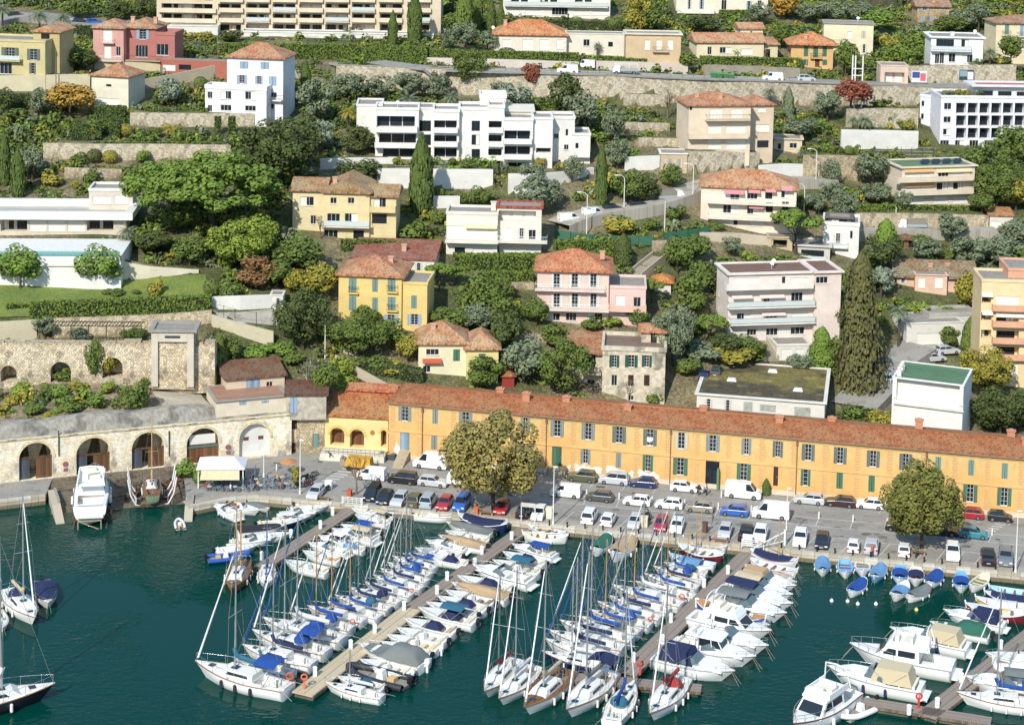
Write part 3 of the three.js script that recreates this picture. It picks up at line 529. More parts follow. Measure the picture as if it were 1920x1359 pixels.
house('apartment_block', 'low white block with garage doors behind the orange hip roof house', 'building',
  { x: [943, 1144], yb: 32, yt: -10, dep: 10, c: '#e7e3d8', roof: 'flat', win: [...[965, 1000, 1050, 1090, 1125].map((x, i) => [x, 21, 30, 13, i === 2 ? 'd' : 'b']), ...[975, 1030, 1095].map(x => [x, -2, 34, 12, 'l'])], bal: [[946, 1140, 10, 1.2, 'g', '#e2ddd0']] });
house('villa', 'white villa half hidden by trees at the top edge, above cream bungalow', 'house',
  { x: [1268, 1440], yb: 25, yt: -18, dep: 9, c: '#ece4cc', roof: 'flat', win: [[1293, 8, 9, 18, 'o:w'], [1316, 8, 9, 18, 'o:b'], [1358, 9, 10, 18, 'd'], [1405, 10, 10, 16, 'o:b'], [1425, 8, 8, 14, 'd']], bal: [[1270, 1340, 24, 1.4, 'w', '#e9e4d6']] });
house('stone_house', 'stone house with brown tile roof high on the crest', 'house',
  { x: [1720, 1780], yb: 44, yt: 13, dep: 7, m: rubble('#c5b395'), roof: 'gx', rise: 1.5, roofC: '#ae8a71', win: [[1735, 17, 16, 6, 'o:b'], [1770, 17, 8, 8, 's:b'], [1731, 35, 8, 9, 's:b'], [1748, 35, 8, 10, 's:b'], [1769, 34, 4, 6, 'n']], chim: [[0.55, 0.3, 0.9]] });
house('villa', 'olive yellow modern house with dark shutters at the upper left edge', 'house',
  { x: [-40, 84], yb: 140, yt: 78, dep: 9, yaw: -8, c: '#cdbf8d', roof: 'flat', win: [[18, 100, 32, 21, 'o:d'], [62, 102, 24, 20, 'o:d'], [10, 128, 22, 20, 'd'], [60, 128, 12, 20, 'o:d'], [-20, 128, 20, 20, 'd']], bal: [[-20, 36, 112, 1.2, 'g', '#cdbf8d']] },
  { x: [62, 111], yb: 140, yt: 60, yaw: -8, dz: -4, dep: 8, c: '#c4b27f', roof: 'gz', rise: 1.3, roofC: '#cc9d79', win: [[84, 68, 16, 10, 'g']] });
house('villa', 'red and pink villa with tiled tower and crenellated wing', 'house',
  { x: [230, 291], yb: 116, yt: 53, dep: 9, yaw: -6, c: '#b5746a', roof: 'hip', rise: 1.9, roofC: '#bd9575', win: [[267, 64, 24, 18, 'o:b'], [265, 96, 23, 21, 'd']], bal: [[228, 300, 112, 1.6, 'k', '#b9a58a']], chim: [[0.2, 0.3, 1.3], [0.9, 0.3, 1.3]] },
  { x: [174, 231], yb: 116, yt: 53, dz: 2.2, dep: 8, yaw: -6, c: '#d2a196', roof: 'hip', rise: 1.7, roofC: '#c39a7b', win: [[201, 66, 17, 25, 'b'], [201, 97, 13, 24, 'b'], [221, 96, 8, 17, 'd']], bal: [[190, 212, 80, 0.8, 'r'], [172, 226, 113, 1, 'r', '#cdbfae']] },
  { x: [291, 327], yb: 116, yt: 66, dz: 0.6, dep: 7, yaw: -6, c: '#b5746a', roof: 'flat', par: 0.7, win: [[304, 93, 22, 20, 'd']] },
  { x: [302, 426], yb: 134, yt: 113, dz: 2.5, dep: 2.4, yaw: -6, c: '#b06a58', roof: 'flat', par: 0, win: [[316, 127, 24, 11, 'b'], [346, 126, 23, 9, 'n']] });
house('house', 'small cream house with orange hip roof above topiary hedges', 'house',
  { x: [171, 240], yb: 200, yt: 143, dep: 8, yaw: -14, c: '#e4ddc6', roof: 'hip', rise: 2.2, roofC: '#c08f6c', win: [[203, 160, 10, 4, 'n'], [203, 190, 40, 9, 'b']] });
house('villa', 'white villa with pale blue shutters and balustraded terrace', 'house',
  { x: [425, 530], yb: 212, yt: 109, dep: 9, yaw: -9, c: '#eceaea', roof: 'hip', rise: 2.5, roofC: '#c08d6c', win: [[457, 122, 16, 13, 's:b'], [496, 123, 16, 13, 's:b'], [453, 149, 19, 16, 'o:b'], [485, 150, 14, 15, 'o:b'], [511, 152, 14, 17, 's:b'], [512, 178, 13, 9, 'd'], [507, 199, 12, 9, 'd']], bal: [[495, 527, 187, 1, 'k']] },
  { x: [384, 499], yb: 212, yt: 168, dz: 3.4, dep: 3.8, yaw: -9, c: '#eceaea', roof: 'flat', par: 0.85, roofM: mat('#b0705a'), win: [[393, 178, 9, 12, 'd'], [423, 178, 20, 14, 'd'], [469, 179, 20, 14, 'd'], [393, 204, 8, 14, 'd'], [423, 202, 20, 10, 'd'], [469, 203, 20, 9, 'd']] });
house('villa', 'cream bungalow with bright orange hip roof above the upper road', 'house',
  { x: [926, 1062], yb: 102, yt: 66, dep: 11, c: '#e9e0cd', roof: 'hip', rise: 2.9, roofC: '#d39163', win: [[950, 82, 17, 16, 'b'], [989, 84, 20, 20, 'b'], [1020, 84, 18, 20, 'b'], [1050, 83, 14, 17, 'b']], chim: [[0.15, 0.4, 1.6]] },
  { x: [1060, 1170], yb: 104, yt: 64, dz: -1.5, dep: 5, c: '#e8dfcd', roof: 'flat', par: 0.2, win: [[1100, 80, 12, 12, 'd'], [1145, 83, 9, 9, 'n']] });
house('house', 'beige flat roofed house with three white blinds above the upper road', 'house',
  { x: [1173, 1276], yb: 118, yt: 65, dep: 6, c: '#d4ba94', roof: 'flat', over: 0.4, par: 0.35, parM: stucco('#ddd2bd'), win: [[1214, 84, 11, 18, 'b'], [1236, 84, 11, 18, 'b'], [1257, 84, 11, 18, 'b']], bal: [[1224, 1254, 96, 0.8, 'k']] });
house('house', 'cream bungalow with long tiled roof behind the clipped hedge', 'house',
  { x: [1306, 1432], yb: 113, yt: 80, dep: 9, yaw: 6, c: '#e8dcb8', roof: 'gx', rise: 1.8, roofC: '#cc9b76', win: [[1331, 95, 8, 15, 'd'], [1361, 94, 22, 11, 'd'], [1400, 97, 22, 11, 'b']], chim: [[0.3, 0.3, 0.8]] },
  { x: [1430, 1458], yb: 113, yt: 84, dz: -1, dep: 7, yaw: 6, c: '#e2d3ac', roof: 'shed', rise: 0.9, roofC: '#cc9b76', win: [[1440, 100, 10, 16, 'n']] },
  { x: [1388, 1430], yb: 90, yt: 54, dz: -9, dep: 6, yaw: 6, c: '#e8dcc0', roof: 'gx', rise: 1.2, roofC: '#cc9b76', win: [[1409, 62, 4, 7, 'n']] });
house('house', 'orange villa with green shutters and orange hip roof by the upper road', 'house',
  { x: [1483, 1562], yb: 127, yt: 84, dep: 8.5, yaw: -3, c: '#dcb47c', roof: 'hip', rise: 2.4, roofC: '#d39063', over: 1.1, win: [[1512, 96, 9, 19, 's:g'], [1530, 98, 10, 22, 's:g'], [1547, 96, 9, 20, 's:g'], [1510, 117, 11, 11, 'o:g'], [1533, 118, 9, 15, 'door:r'], [1547, 117, 9, 10, 's:g']], bal: [[1520, 1542, 108, 0.8, 'k']], chim: [[0.35, 0.2, 1]] });
house('house', 'pale yellow flat roofed house above the orange villa with green shutters', 'house',
  { x: [1544, 1637], yb: 100, yt: 45, dep: 6.5, yaw: -6, c: '#e6dcba', roof: 'flat', par: 0.3, over: 0.3, parM: M.concrete, win: [[1594, 65, 9, 13, 'q'], [1620, 65, 9, 14, 's:c'], [1592, 88, 26, 12, 'd'], [1621, 91, 10, 16, 'o:w'], [1573, 75, 14, 12, 'n']], bal: [[1546, 1576, 82, 1.2, 'k']] });
house('villa', 'white modern villa with green glass balcony above the billboards', 'house',
  { x: [1745, 1843], yb: 122, yt: 71, dep: 9, yaw: -3, c: '#ecebe6', roof: 'flat', over: 0.5, par: 0.3, win: [[1773, 82, 34, 16, 'g'], [1810, 83, 14, 18, 'g'], [1758, 110, 9, 18, 'd'], [1767, 109, 9, 20, 'd'], [1786, 108, 13, 16, 'd'], [1815, 110, 20, 14, 'd']], bal: [[1747, 1823, 94, 1.3, 'g']], chim: [[0.45, 0.4, 0.8]] });
house('house', 'cream house with brown tile eave at the upper right edge', 'house',
  { x: [1866, 1990], yb: 120, yt: 44, dep: 9, yaw: 4, c: '#e6d7b2', roof: 'hip', rise: 1.4, roofC: '#ae8a71', win: [[1889, 55, 9, 18, 's:t'], [1917, 57, 8, 22, 's:b'], [1917, 84, 8, 18, 'b'], [1946, 60, 9, 20, 's:b']], bal: [[1880, 1897, 66, 0.6, 'k'], [1908, 1926, 68, 0.6, 'k']] });
house('hotel', 'white hotel with grid of dark recessed balconies and roof terrace', 'hotel',
  { x: [1762, 1990], yb: 278, yt: 184, dep: 9, yaw: 2, c: '#eceaee', roof: 'flat', par: 0.5,
    win: [...grid([1803, 1825, 1847, 1869, 1891, 1913, 1935, 1957], [203, 226.5, 250], 19.5, 20, 'l:n'), [1778, 199, 14, 12, 'd'], [1777, 224, 14, 11, 'd'], [1776, 247, 14, 11, 'd'], ...[1772, 1800, 1827, 1855, 1882, 1910, 1940].map(x => [x, 269, 17, 12, 'd'])] },
  { x: [1723, 1763], yb: 276, yt: 182, dz: 0, dep: 7, yaw: -32, c: '#e8e6ea', roof: 'flat', par: 0.5, win: [[1731, 194, 6, 10, 'd'], [1730, 218, 6, 10, 'd'], [1729, 241, 6, 10, 'd'], [1753, 197, 9, 12, 'd'], [1753, 221, 9, 12, 'd'], [1753, 245, 9, 12, 'd'], [1742, 268, 20, 12, 'd']], bal: [[1744, 1762, 210, 0.6, 'r'], [1744, 1762, 234, 0.6, 'r'], [1744, 1762, 257, 0.6, 'r']] },
  { x: [1830, 1990], yb: 184, yt: 162, dz: -3, dep: 5, yaw: 2, c: '#e3e1e2', roof: 'flat', over: 1.2, par: 0.35, sink: 0.2, roofM: mat('#a8645a'), win: [[1850, 176, 26, 12, 'g'], [1885, 177, 26, 12, 'g'], [1920, 178, 26, 12, 'g']] });
house('apartment_building', 'stepped white apartment building with deep balconies and roof turret', 'building',
  { x: [703, 784], yb: 298, yt: 206, dep: 7, yaw: 2, c: '#ece9e2', roof: 'flat', par: 0.5, sink: 4, win: [[742, 228, 72, 20, 'l:n'], [745, 260, 70, 18, 'l:n'], [748, 287, 62, 16, 'l:n']], bal: [[703, 782, 246, 1.6, 'w'], [702, 786, 275, 1.6, 'w']] },
  { x: [784, 813], yb: 298, yt: 204, dz: -1.6, dep: 6, yaw: 2, c: '#e8e5de', roof: 'flat', par: 0.3, win: grid([797], [236, 262, 286], 22, 20, 'g') },
  { x: [811, 860], yb: 298, yt: 210, dz: 0.6, dep: 7, yaw: 2, c: '#ece9e2', roof: 'flat', par: 0.6, win: grid([835], [235, 263, 287], 43, 18, 'l:n'), bal: [[812, 858, 247, 0.9, 'w'], [812, 858, 273, 0.9, 'w']] },
  { x: [860, 915], yb: 306, yt: 206, dz: -0.6, dep: 7, yaw: 2, c: '#ece9e2', roof: 'flat', par: 0.6, win: grid([892], [236, 262, 289], 16, 19, 'g') },
  { x: [914, 944], yb: 312, yt: 202, dz: 0.4, dep: 7, yaw: 2, c: '#ece9e2', roof: 'flat', par: 0.6, win: grid([928], [236, 262, 288, 307], 26, 18, 'l:n'), bal: [[915, 943, 247, 0.8, 'w'], [915, 943, 273, 0.8, 'w'], [915, 943, 299, 0.8, 'w']] },
  { x: [943, 998], yb: 322, yt: 226, dz: 2.4, dep: 7, yaw: 2, c: '#ece9e2', roof: 'flat', par: 0.6, win: [[970, 255, 49, 20, 'l:n'], [970, 284, 49, 19, 'l:n'], [970, 312, 46, 14, 'l:n']], bal: [[944, 997, 268, 1, 'w'], [944, 997, 297, 1, 'w']] },
  { x: [998, 1035], yb: 322, yt: 224, dz: 1.6, dep: 7, yaw: 2, c: '#ece9e2', roof: 'flat', par: 0.5, win: [[1019, 282, 28, 9, 'l:n'], [1040, 308, 14, 16, 'd']] },
  { x: [1034, 1076], yb: 322, yt: 223, dz: -1.5, dep: 6, yaw: 2, c: '#e6e2da', roof: 'flat', par: 0.6, win: [[1043, 255, 9, 9, 'd'], [1063, 248, 5, 12, 'n'], [1062, 276, 9, 10, 'd'], [1049, 308, 5, 17, 'n']] },
  { x: [1072, 1106], yb: 316, yt: 254, dz: -1, dep: 7, yaw: 2, c: '#e9e5dd', roof: 'flat', par: 0.5, win: [[1082, 273, 6, 10, 'n']], bal: [[1078, 1106, 293, 1.2, 'w']] },
  { x: [899, 948], yb: 240, yt: 184, dz: -6, dep: 5, yaw: 2, c: '#ece9e2', roof: 'flat', par: 0.9, win: [[917, 202, 11, 9, 'd']] },
  { x: [668, 716], yb: 248, yt: 199, dz: -4, dep: 8, yaw: 2, c: '#e9e5dc', roof: 'flat', par: 0.4 },
  { x: [945, 1000], yb: 240, yt: 209, dz: -4, dep: 5, yaw: 2, c: '#e2dccd', roof: 'shed', rise: 0.6, over: 0.3, roofM: stucco('#ded8c8'), win: [[970, 222, 30, 14, 'g']] });
house('apartment_house', 'three storey cream house with closed white blinds and tiled hip roofs', 'house',
  { x: [1290, 1406], yb: 284, yt: 198, dep: 10, yaw: 9, c: '#e4d3b9', roof: 'hip', rise: 1.9, roofC: '#c38b6a', win: [[1343, 213, 24, 18, 'b'], [1382, 213, 22, 18, 'b'], [1340, 243, 26, 22, 'b'], [1380, 242, 38, 22, 'b'], [1340, 270, 26, 18, 'b'], [1380, 271, 38, 18, 'b'], [1296, 203, 5, 7, 'n']], bal: [[1325, 1408, 225, 1.4, 'k', '#dcc6aa'], [1292, 1404, 259, 1.5, 'w', '#e1cdb2']], chim: [[0.2, 0.4, 1], [0.55, 0.25, 1.1]] },
  { x: [1402, 1449], yb: 282, yt: 197, dz: -3.5, dep: 8, yaw: 9, c: '#dcc6ab', roof: 'hip', rise: 1.3, roofC: '#c38b6a', win: [[1429, 205, 16, 11, 'b'], [1430, 240, 28, 14, 'b'], [1431, 270, 22, 14, 'n']] });
house('apartment_house', 'balconied cream apartment house with pink awnings and orange tile roof', 'building',
  { x: [1313, 1492], yb: 432, yt: 353, dep: 11, yaw: -7, c: '#e6d8c3', roof: 'hip', rise: 2.4, roofC: '#cc9974', sink: 4,
    win: [[1338, 363, 7, 10, 'b'], [1370, 366, 34, 15, 'd'], [1411, 365, 20, 16, 'd'], [1442, 364, 14, 17, 'g'], [1472, 362, 14, 17, 'd'], [1338, 392, 7, 9, 'b'], [1371, 392, 30, 14, 'd'], [1412, 393, 22, 16, 'd'], [1443, 389, 14, 18, 'g'], [1473, 386, 14, 16, 'd'], [1376, 416, 16, 12, 'd'], [1420, 417, 26, 14, 'b'], [1462, 413, 22, 14, 'd']],
    bal: [[1326, 1492, 379, 1.5, 'r', '#e9dfcc'], [1326, 1492, 408, 1.5, 'r', '#e9dfcc']], awn: [[1358, 1396, 355, '#c98a8c'], [1404, 1426, 353.5, '#c98a8c'], [1436, 1456, 352, '#c98a8c'], [1466, 1487, 349, '#c98a8c'], [1405, 1432, 382, '#c98a8c']] });
house('apartment_house', 'three storey pale block with striped awning, green flat roof and solar panels', 'building',
  { x: [1690, 1826], yb: 386, yt: 313, dep: 8, yaw: 14, c: '#e2d3bd', roof: 'flat', par: 0.25, over: 0.5, roofM: mat('#6f8a5f', { map: T.concrete }), sink: 4,
    win: [[1712, 328, 28, 15, 'b'], [1736, 328, 18, 15, 'b'], [1770, 328, 20, 16, 'd'], [1797, 328, 18, 15, 'b'], [1712, 352, 30, 14, 'b'], [1768, 349, 22, 14, 'g'], [1797, 349, 18, 14, 'g'], [1738, 352, 18, 14, 'b'], [1720, 376, 28, 14, 'b'], [1765, 375, 26, 14, 'b'], [1800, 375, 26, 14, 'b']],
    bal: [[1684, 1826, 341, 1.6, 'w', '#e0d0b8'], [1684, 1826, 366, 1.6, 'w', '#e0d0b8']], awn: [[1695, 1750, 317, '#d8a56a', 0.5], [1756, 1822, 317, '#d9c39a', 0.5], [1697, 1752, 344, '#d8a56a', 0.5]] });
house('villa', 'white villa with roof terrace and deep glazed ground floor beside umbrella pine', 'house',
  { x: [1542, 1610], yb: 478, yt: 423, dep: 8, yaw: -10, c: '#e6e3dc', roof: 'flat', par: 0.7, win: [[1572, 447, 17, 18, 'o:w'], [1597, 440, 5, 14, 'n'], [1560, 475, 16, 12, 'd']], bal: [[1543, 1590, 462, 0.9, 'r']] },
  { x: [1492, 1556], yb: 500, yt: 462, dz: 3, dep: 6, yaw: -10, c: '#cfcac0', roof: 'flat', over: 0.4, par: 0.3, win: [[1524, 482, 44, 24, 'g']], bal: [[1500, 1550, 489, 0.9, 'g', '#b3aea4']] },
  { x: [1552, 1596], yb: 430, yt: 409, dz: -3, dep: 4, yaw: -10, c: '#6d655c', roof: 'flat', par: 0.2, over: 0.5, sink: 1, win: [[1574, 417, 30, 10, 'g']] });
house('villa', 'large cream villa with tiled gables and stone terrace below the white apartments', 'house',
  { x: [606, 692], yb: 448, yt: 362, dep: 10, yaw: -2, c: '#e2d09f', roof: 'gz', rise: 2.2, roofC: '#b2926d', win: [[625, 376, 12, 11, 'd'], [658, 376, 12, 11, 'd'], [625, 410, 24, 19, 'd'], [658, 410, 24, 19, 'd'], [620, 439, 26, 15, 'd'], [672, 440, 20, 16, 'n']], bal: [[602, 692, 424, 1.3, 'g', '#ded6c2']], chim: [[0.2, 0.3, 1.2]] },
  { x: [548, 607], yb: 440, yt: 358, dz: -1.5, dep: 9, yaw: -2, c: '#e3d2a6', roof: 'gx', rise: 1.6, roofC: '#b2926d', win: [[575, 377, 26, 16, 'd'], [587, 412, 10, 16, 'd']] },
  { x: [692, 742], yb: 436, yt: 369, dz: -0.5, dep: 8, yaw: -2, c: '#e0cd9c', roof: 'gx', rise: 1.5, roofC: '#b2926d', win: [[712, 380, 23, 18, 'd'], [711, 410, 28, 18, 'n']], bal: [[693, 741, 396, 1.1, 'w', '#dcc896']] });
house('house', 'white terraced house with curved balcony and red tile edge above clipped hedge', 'house',
  { x: [836, 932], yb: 480, yt: 402, dep: 6, yaw: -2, c: '#e8e1d2', roof: 'flat', par: 0.5, win: [[880, 436, 90, 22, 'b'], [862, 471, 20, 14, 'n'], [905, 470, 36, 14, 'b']], bal: [[834, 934, 453, 1.6, 'r', '#e8e1d2']], chim: [[0.9, 0.6, 1.5]], awn: [[872, 932, 420, '#dccb9a', 0.6]] },
  { x: [931, 1014], yb: 480, yt: 390, dz: -1.2, dep: 5, yaw: -2, c: '#e6ddcd', roof: 'flat', par: 0.35, over: 0.3, parM: roofTile('#b9604c'), win: [[970, 405, 70, 18, 'l:b'], [950, 438, 20, 20, 'b'], [978, 438, 16, 20, 'o:w'], [998, 440, 14, 18, 'd'], [960, 472, 28, 14, 'b'], [998, 472, 22, 14, 'b']], bal: [[930, 1026, 453, 2, 'r', '#e6ddcd']] });
house('house', 'low white house with dull red shed roof behind the yellow villa', 'house',
  { x: [660, 814], yb: 516, yt: 486, dep: 9, yaw: -4, c: '#e4ddd2', roof: 'shed', rise: 1.5, roofC: '#9e6959', over: 0.3, win: [[785, 502, 14, 17, 'o:w'], [742, 498, 13, 8, 'd']], chim: [[0.6, 0.4, 1.1]] });
house('villa', 'yellow villa with green shutters and terracotta hip roof', 'house',
  { x: [634, 752], yb: 610, yt: 518, dep: 10, yaw: -6, c: '#e3c77e', roof: 'hip', rise: 2.3, roofC: '#c38d6a', win: [[661, 535, 15, 26, 's:t'], [703, 535, 11, 24, 's:t'], [734, 535, 15, 26, 's:t'], [661, 569, 14, 26, 's:t'], [703, 570, 11, 24, 's:t'], [734, 570, 15, 26, 's:t'], [733, 600, 26, 19, 'o:b'], [662, 602, 12, 16, 'o:b']], bal: [[652, 671, 549, 0.5, 'k'], [724, 745, 547, 0.5, 'k'], [724, 745, 582, 0.5, 'k']], chim: [[0.75, 0.5, 1.2]] },
  { x: [751, 800], yb: 610, yt: 533, dz: -0.5, dep: 8, yaw: -6, c: '#e2c67e', roof: 'flat', par: 0.4, win: [[776, 566, 11, 24, 's:t'], [777, 599, 26, 19, 'o:b']] });
house('house', 'cream cottage with peach tiled hip roofs and green shutters', 'house',
  { x: [784, 876], yb: 702, yt: 645, dep: 9, yaw: 4, c: '#e8dfba', roof: 'hip', rise: 2.6, roofC: '#c39874', win: [[811, 660, 24, 11, 'd'], [856, 666, 13, 22, 's:g'], [800, 692, 14, 12, 'd']], awn: [[792, 828, 672, '#b0523c', 0.8]], chim: [[0.3, 0.3, 1.4]] },
  { x: [874, 934], yb: 704, yt: 655, dz: 0.8, dep: 8, yaw: 4, c: '#e4d493', roof: 'hip', rise: 2.2, roofC: '#c39874', win: [[904, 672, 13, 18, 's:g'], [856, 696, 14, 12, 's:g']] });
house('villa', 'pink villa with white shutters, balconies and bright terracotta hip roof', 'house',
  { x: [1006, 1140], yb: 606, yt: 509, dep: 10, yaw: -3, c: '#e3c7b8', roof: 'hip', rise: 2.6, roofC: '#cc8761', over: 0.7, win: [...grid([1044, 1078, 1113], [526, 563], 24, 25, 'o:w'), [1038, 594, 24, 13, 'd'], [1071, 594, 20, 14, 'd'], [1116, 594, 28, 13, 'd']], bal: [[1003, 1134, 543, 1.2, 'r', '#e0ccbf'], [1010, 1142, 580, 1.6, 'r', '#dccfc0']], chim: [[0.9, 0.5, 1.3]] },
  { x: [1140, 1210], yb: 600, yt: 541, dz: -0.6, dep: 8, yaw: -3, c: '#e4c6ba', roof: 'flat', par: 0.5, win: [[1163, 564, 18, 19, 'b'], [1195, 566, 14, 17, 'd']], bal: [[1140, 1212, 582, 1.5, 'w', '#dfb9a6']] });
house('villa', 'weathered old villa with green shutters and small tiled roof turret', 'house',
  { x: [1128, 1246], yb: 752, yt: 658, dep: 9, yaw: -4, m: oldWall('#e2d6bd'), roof: 'flat', par: 0.7, over: 0.2, roofM: mat('#8f7a6a', { map: T.concrete }), win: [[1152, 677, 19, 22, 'o:G'], [1184, 677, 24, 22, 'o:G'], [1213, 677, 19, 21, 'o:G'], [1152, 713, 11, 20, 'd'], [1183, 713, 11, 20, 's:k'], [1213, 713, 11, 20, 's:k'], [1150, 746, 11, 8, 's:G'], [1183, 746, 11, 8, 'd']] },
  { x: [1066, 1130], yb: 752, yt: 662, dz: -0.8, dep: 10, yaw: -4, m: oldWall('#dccfb6'), roof: 'shed', rise: 0.9, over: 0.8, roofC: '#bd8f6c', win: [[1104, 676, 26, 24, 'n'], [1085, 678, 8, 20, 's:G'], [1116, 676, 12, 24, 's:G'], [1108, 722, 14, 20, 'd']], bal: [[1090, 1127, 700, 1.3, 'k', '#cbbda4']] },
  { x: [1202, 1246], yb: 662, yt: 623, dz: -5, dep: 4.5, yaw: -4, m: oldWall('#d6c7ad'), roof: 'hip', rise: 0.9, roofC: '#cc926c', sink: 0.5, win: [[1226, 636, 12, 22, 'n']] });
house('apartment_building', 'pale pink four storey apartment building with long white balconies', 'building',
  { x: [1364, 1526], yb: 640, yt: 513, dep: 7.5, yaw: 10, c: '#e9ddd3', roof: 'flat', par: 0.3, over: 0.45, roofM: mat('#8a6a58', { map: T.concrete }), sink: 4,
    win: [[1400, 529, 50, 18, 'b'], [1470, 526, 7, 15, 'n'], [1500, 529, 34, 17, 'b'], [1396, 562, 36, 20, 'b'], [1443, 559, 22, 14, 'd'], [1495, 557, 22, 18, 'd'], [1395, 594, 26, 14, 'd'], [1447, 593, 22, 15, 'd'], [1500, 593, 30, 18, 'b'], [1410, 623, 18, 12, 'd'], [1448, 622, 22, 14, 'd'], [1496, 620, 26, 14, 'd']],
    bal: [[1363, 1526, 543, 1.6, 'w', '#ece4da'], [1367, 1530, 578, 1.6, 'g', '#ece4da'], [1370, 1530, 609, 1.6, 'g', '#ece4da']], awn: [[1372, 1410, 552, '#d9c7c0', 0.7], [1424, 1470, 551, '#d9c7c0', 0.7], [1428, 1472, 584, '#d9c7c0', 0.7]], winL: [[1340, 516, 4, 12, 'b'], [1341, 545, 4, 10, 'd'], [1349, 550, 4, 10, 'd'], [1349, 578, 4, 10, 'd']] },
  { x: [1526, 1574], yb: 640, yt: 511, dz: 1, dep: 8.5, yaw: 10, c: '#ead9cd', roof: 'flat', par: 0.3, over: 0.45, roofM: mat('#8a6a58', { map: T.concrete }), win: [[1541, 525, 24, 13, 'd']] });
house('house', 'low pink house under long mottled brown tile roof', 'house',
  { x: [1682, 1828], yb: 544, yt: 521, dep: 9, yaw: -3, c: '#dcb79c', roof: 'gx', rise: 2.3, roofC: '#978369', over: 0.7, win: [[1694, 526, 14, 9, 'o:w'], [1812, 535, 12, 12, 's:k']], chim: [[0.45, 0.3, 0.9], [0.68, 0.35, 0.9]] },
  { x: [1716, 1776], yb: 544, yt: 516, dz: 1.2, dep: 3, yaw: -3, c: '#e2bfa6', roof: 'flat', par: 0.15, over: 0.2, win: [[1729, 530, 14, 18, 'b'], [1761, 530, 16, 19, 'b']] });
house('apartment_building', 'peach apartment building with arched top storey at the right edge', 'building',
  { x: [1834, 1990], yb: 726, yt: 530, dep: 8, yaw: -3, c: '#ecd2a4', roof: 'flat', par: 0.5, win: [[1850, 560, 20, 16, 'l'], [1850, 593, 22, 15, 'l'], [1850, 626, 20, 15, 'l'], [1890, 566, 44, 20, 'b'], [1890, 598, 44, 18, 'l'], [1890, 630, 44, 18, 'l'], [1890, 660, 44, 18, 'l'], [1945, 566, 44, 20, 'b'], [1945, 598, 44, 18, 'l'], [1945, 630, 44, 18, 'l'], [1945, 660, 44, 18, 'l'], [1890, 692, 40, 18, 'b']], bal: [[1862, 1984, 581, 1, 'w', '#dca888'], [1862, 1984, 611, 1, 'w', '#dca888'], [1862, 1984, 642, 1, 'w', '#dca888'], [1862, 1984, 673, 1, 'w', '#dca888']], awn: [[1842, 1862, 548, '#e2dccb', 0.6], [1868, 1990, 586, '#e2dccb', 0.5], [1842, 1862, 582, '#e2dccb', 0.6]] },
  { x: [1890, 1990], yb: 545, yt: 508, dz: -3, dep: 8, yaw: -3, c: '#dca888', roof: 'flat', par: 0.4 });
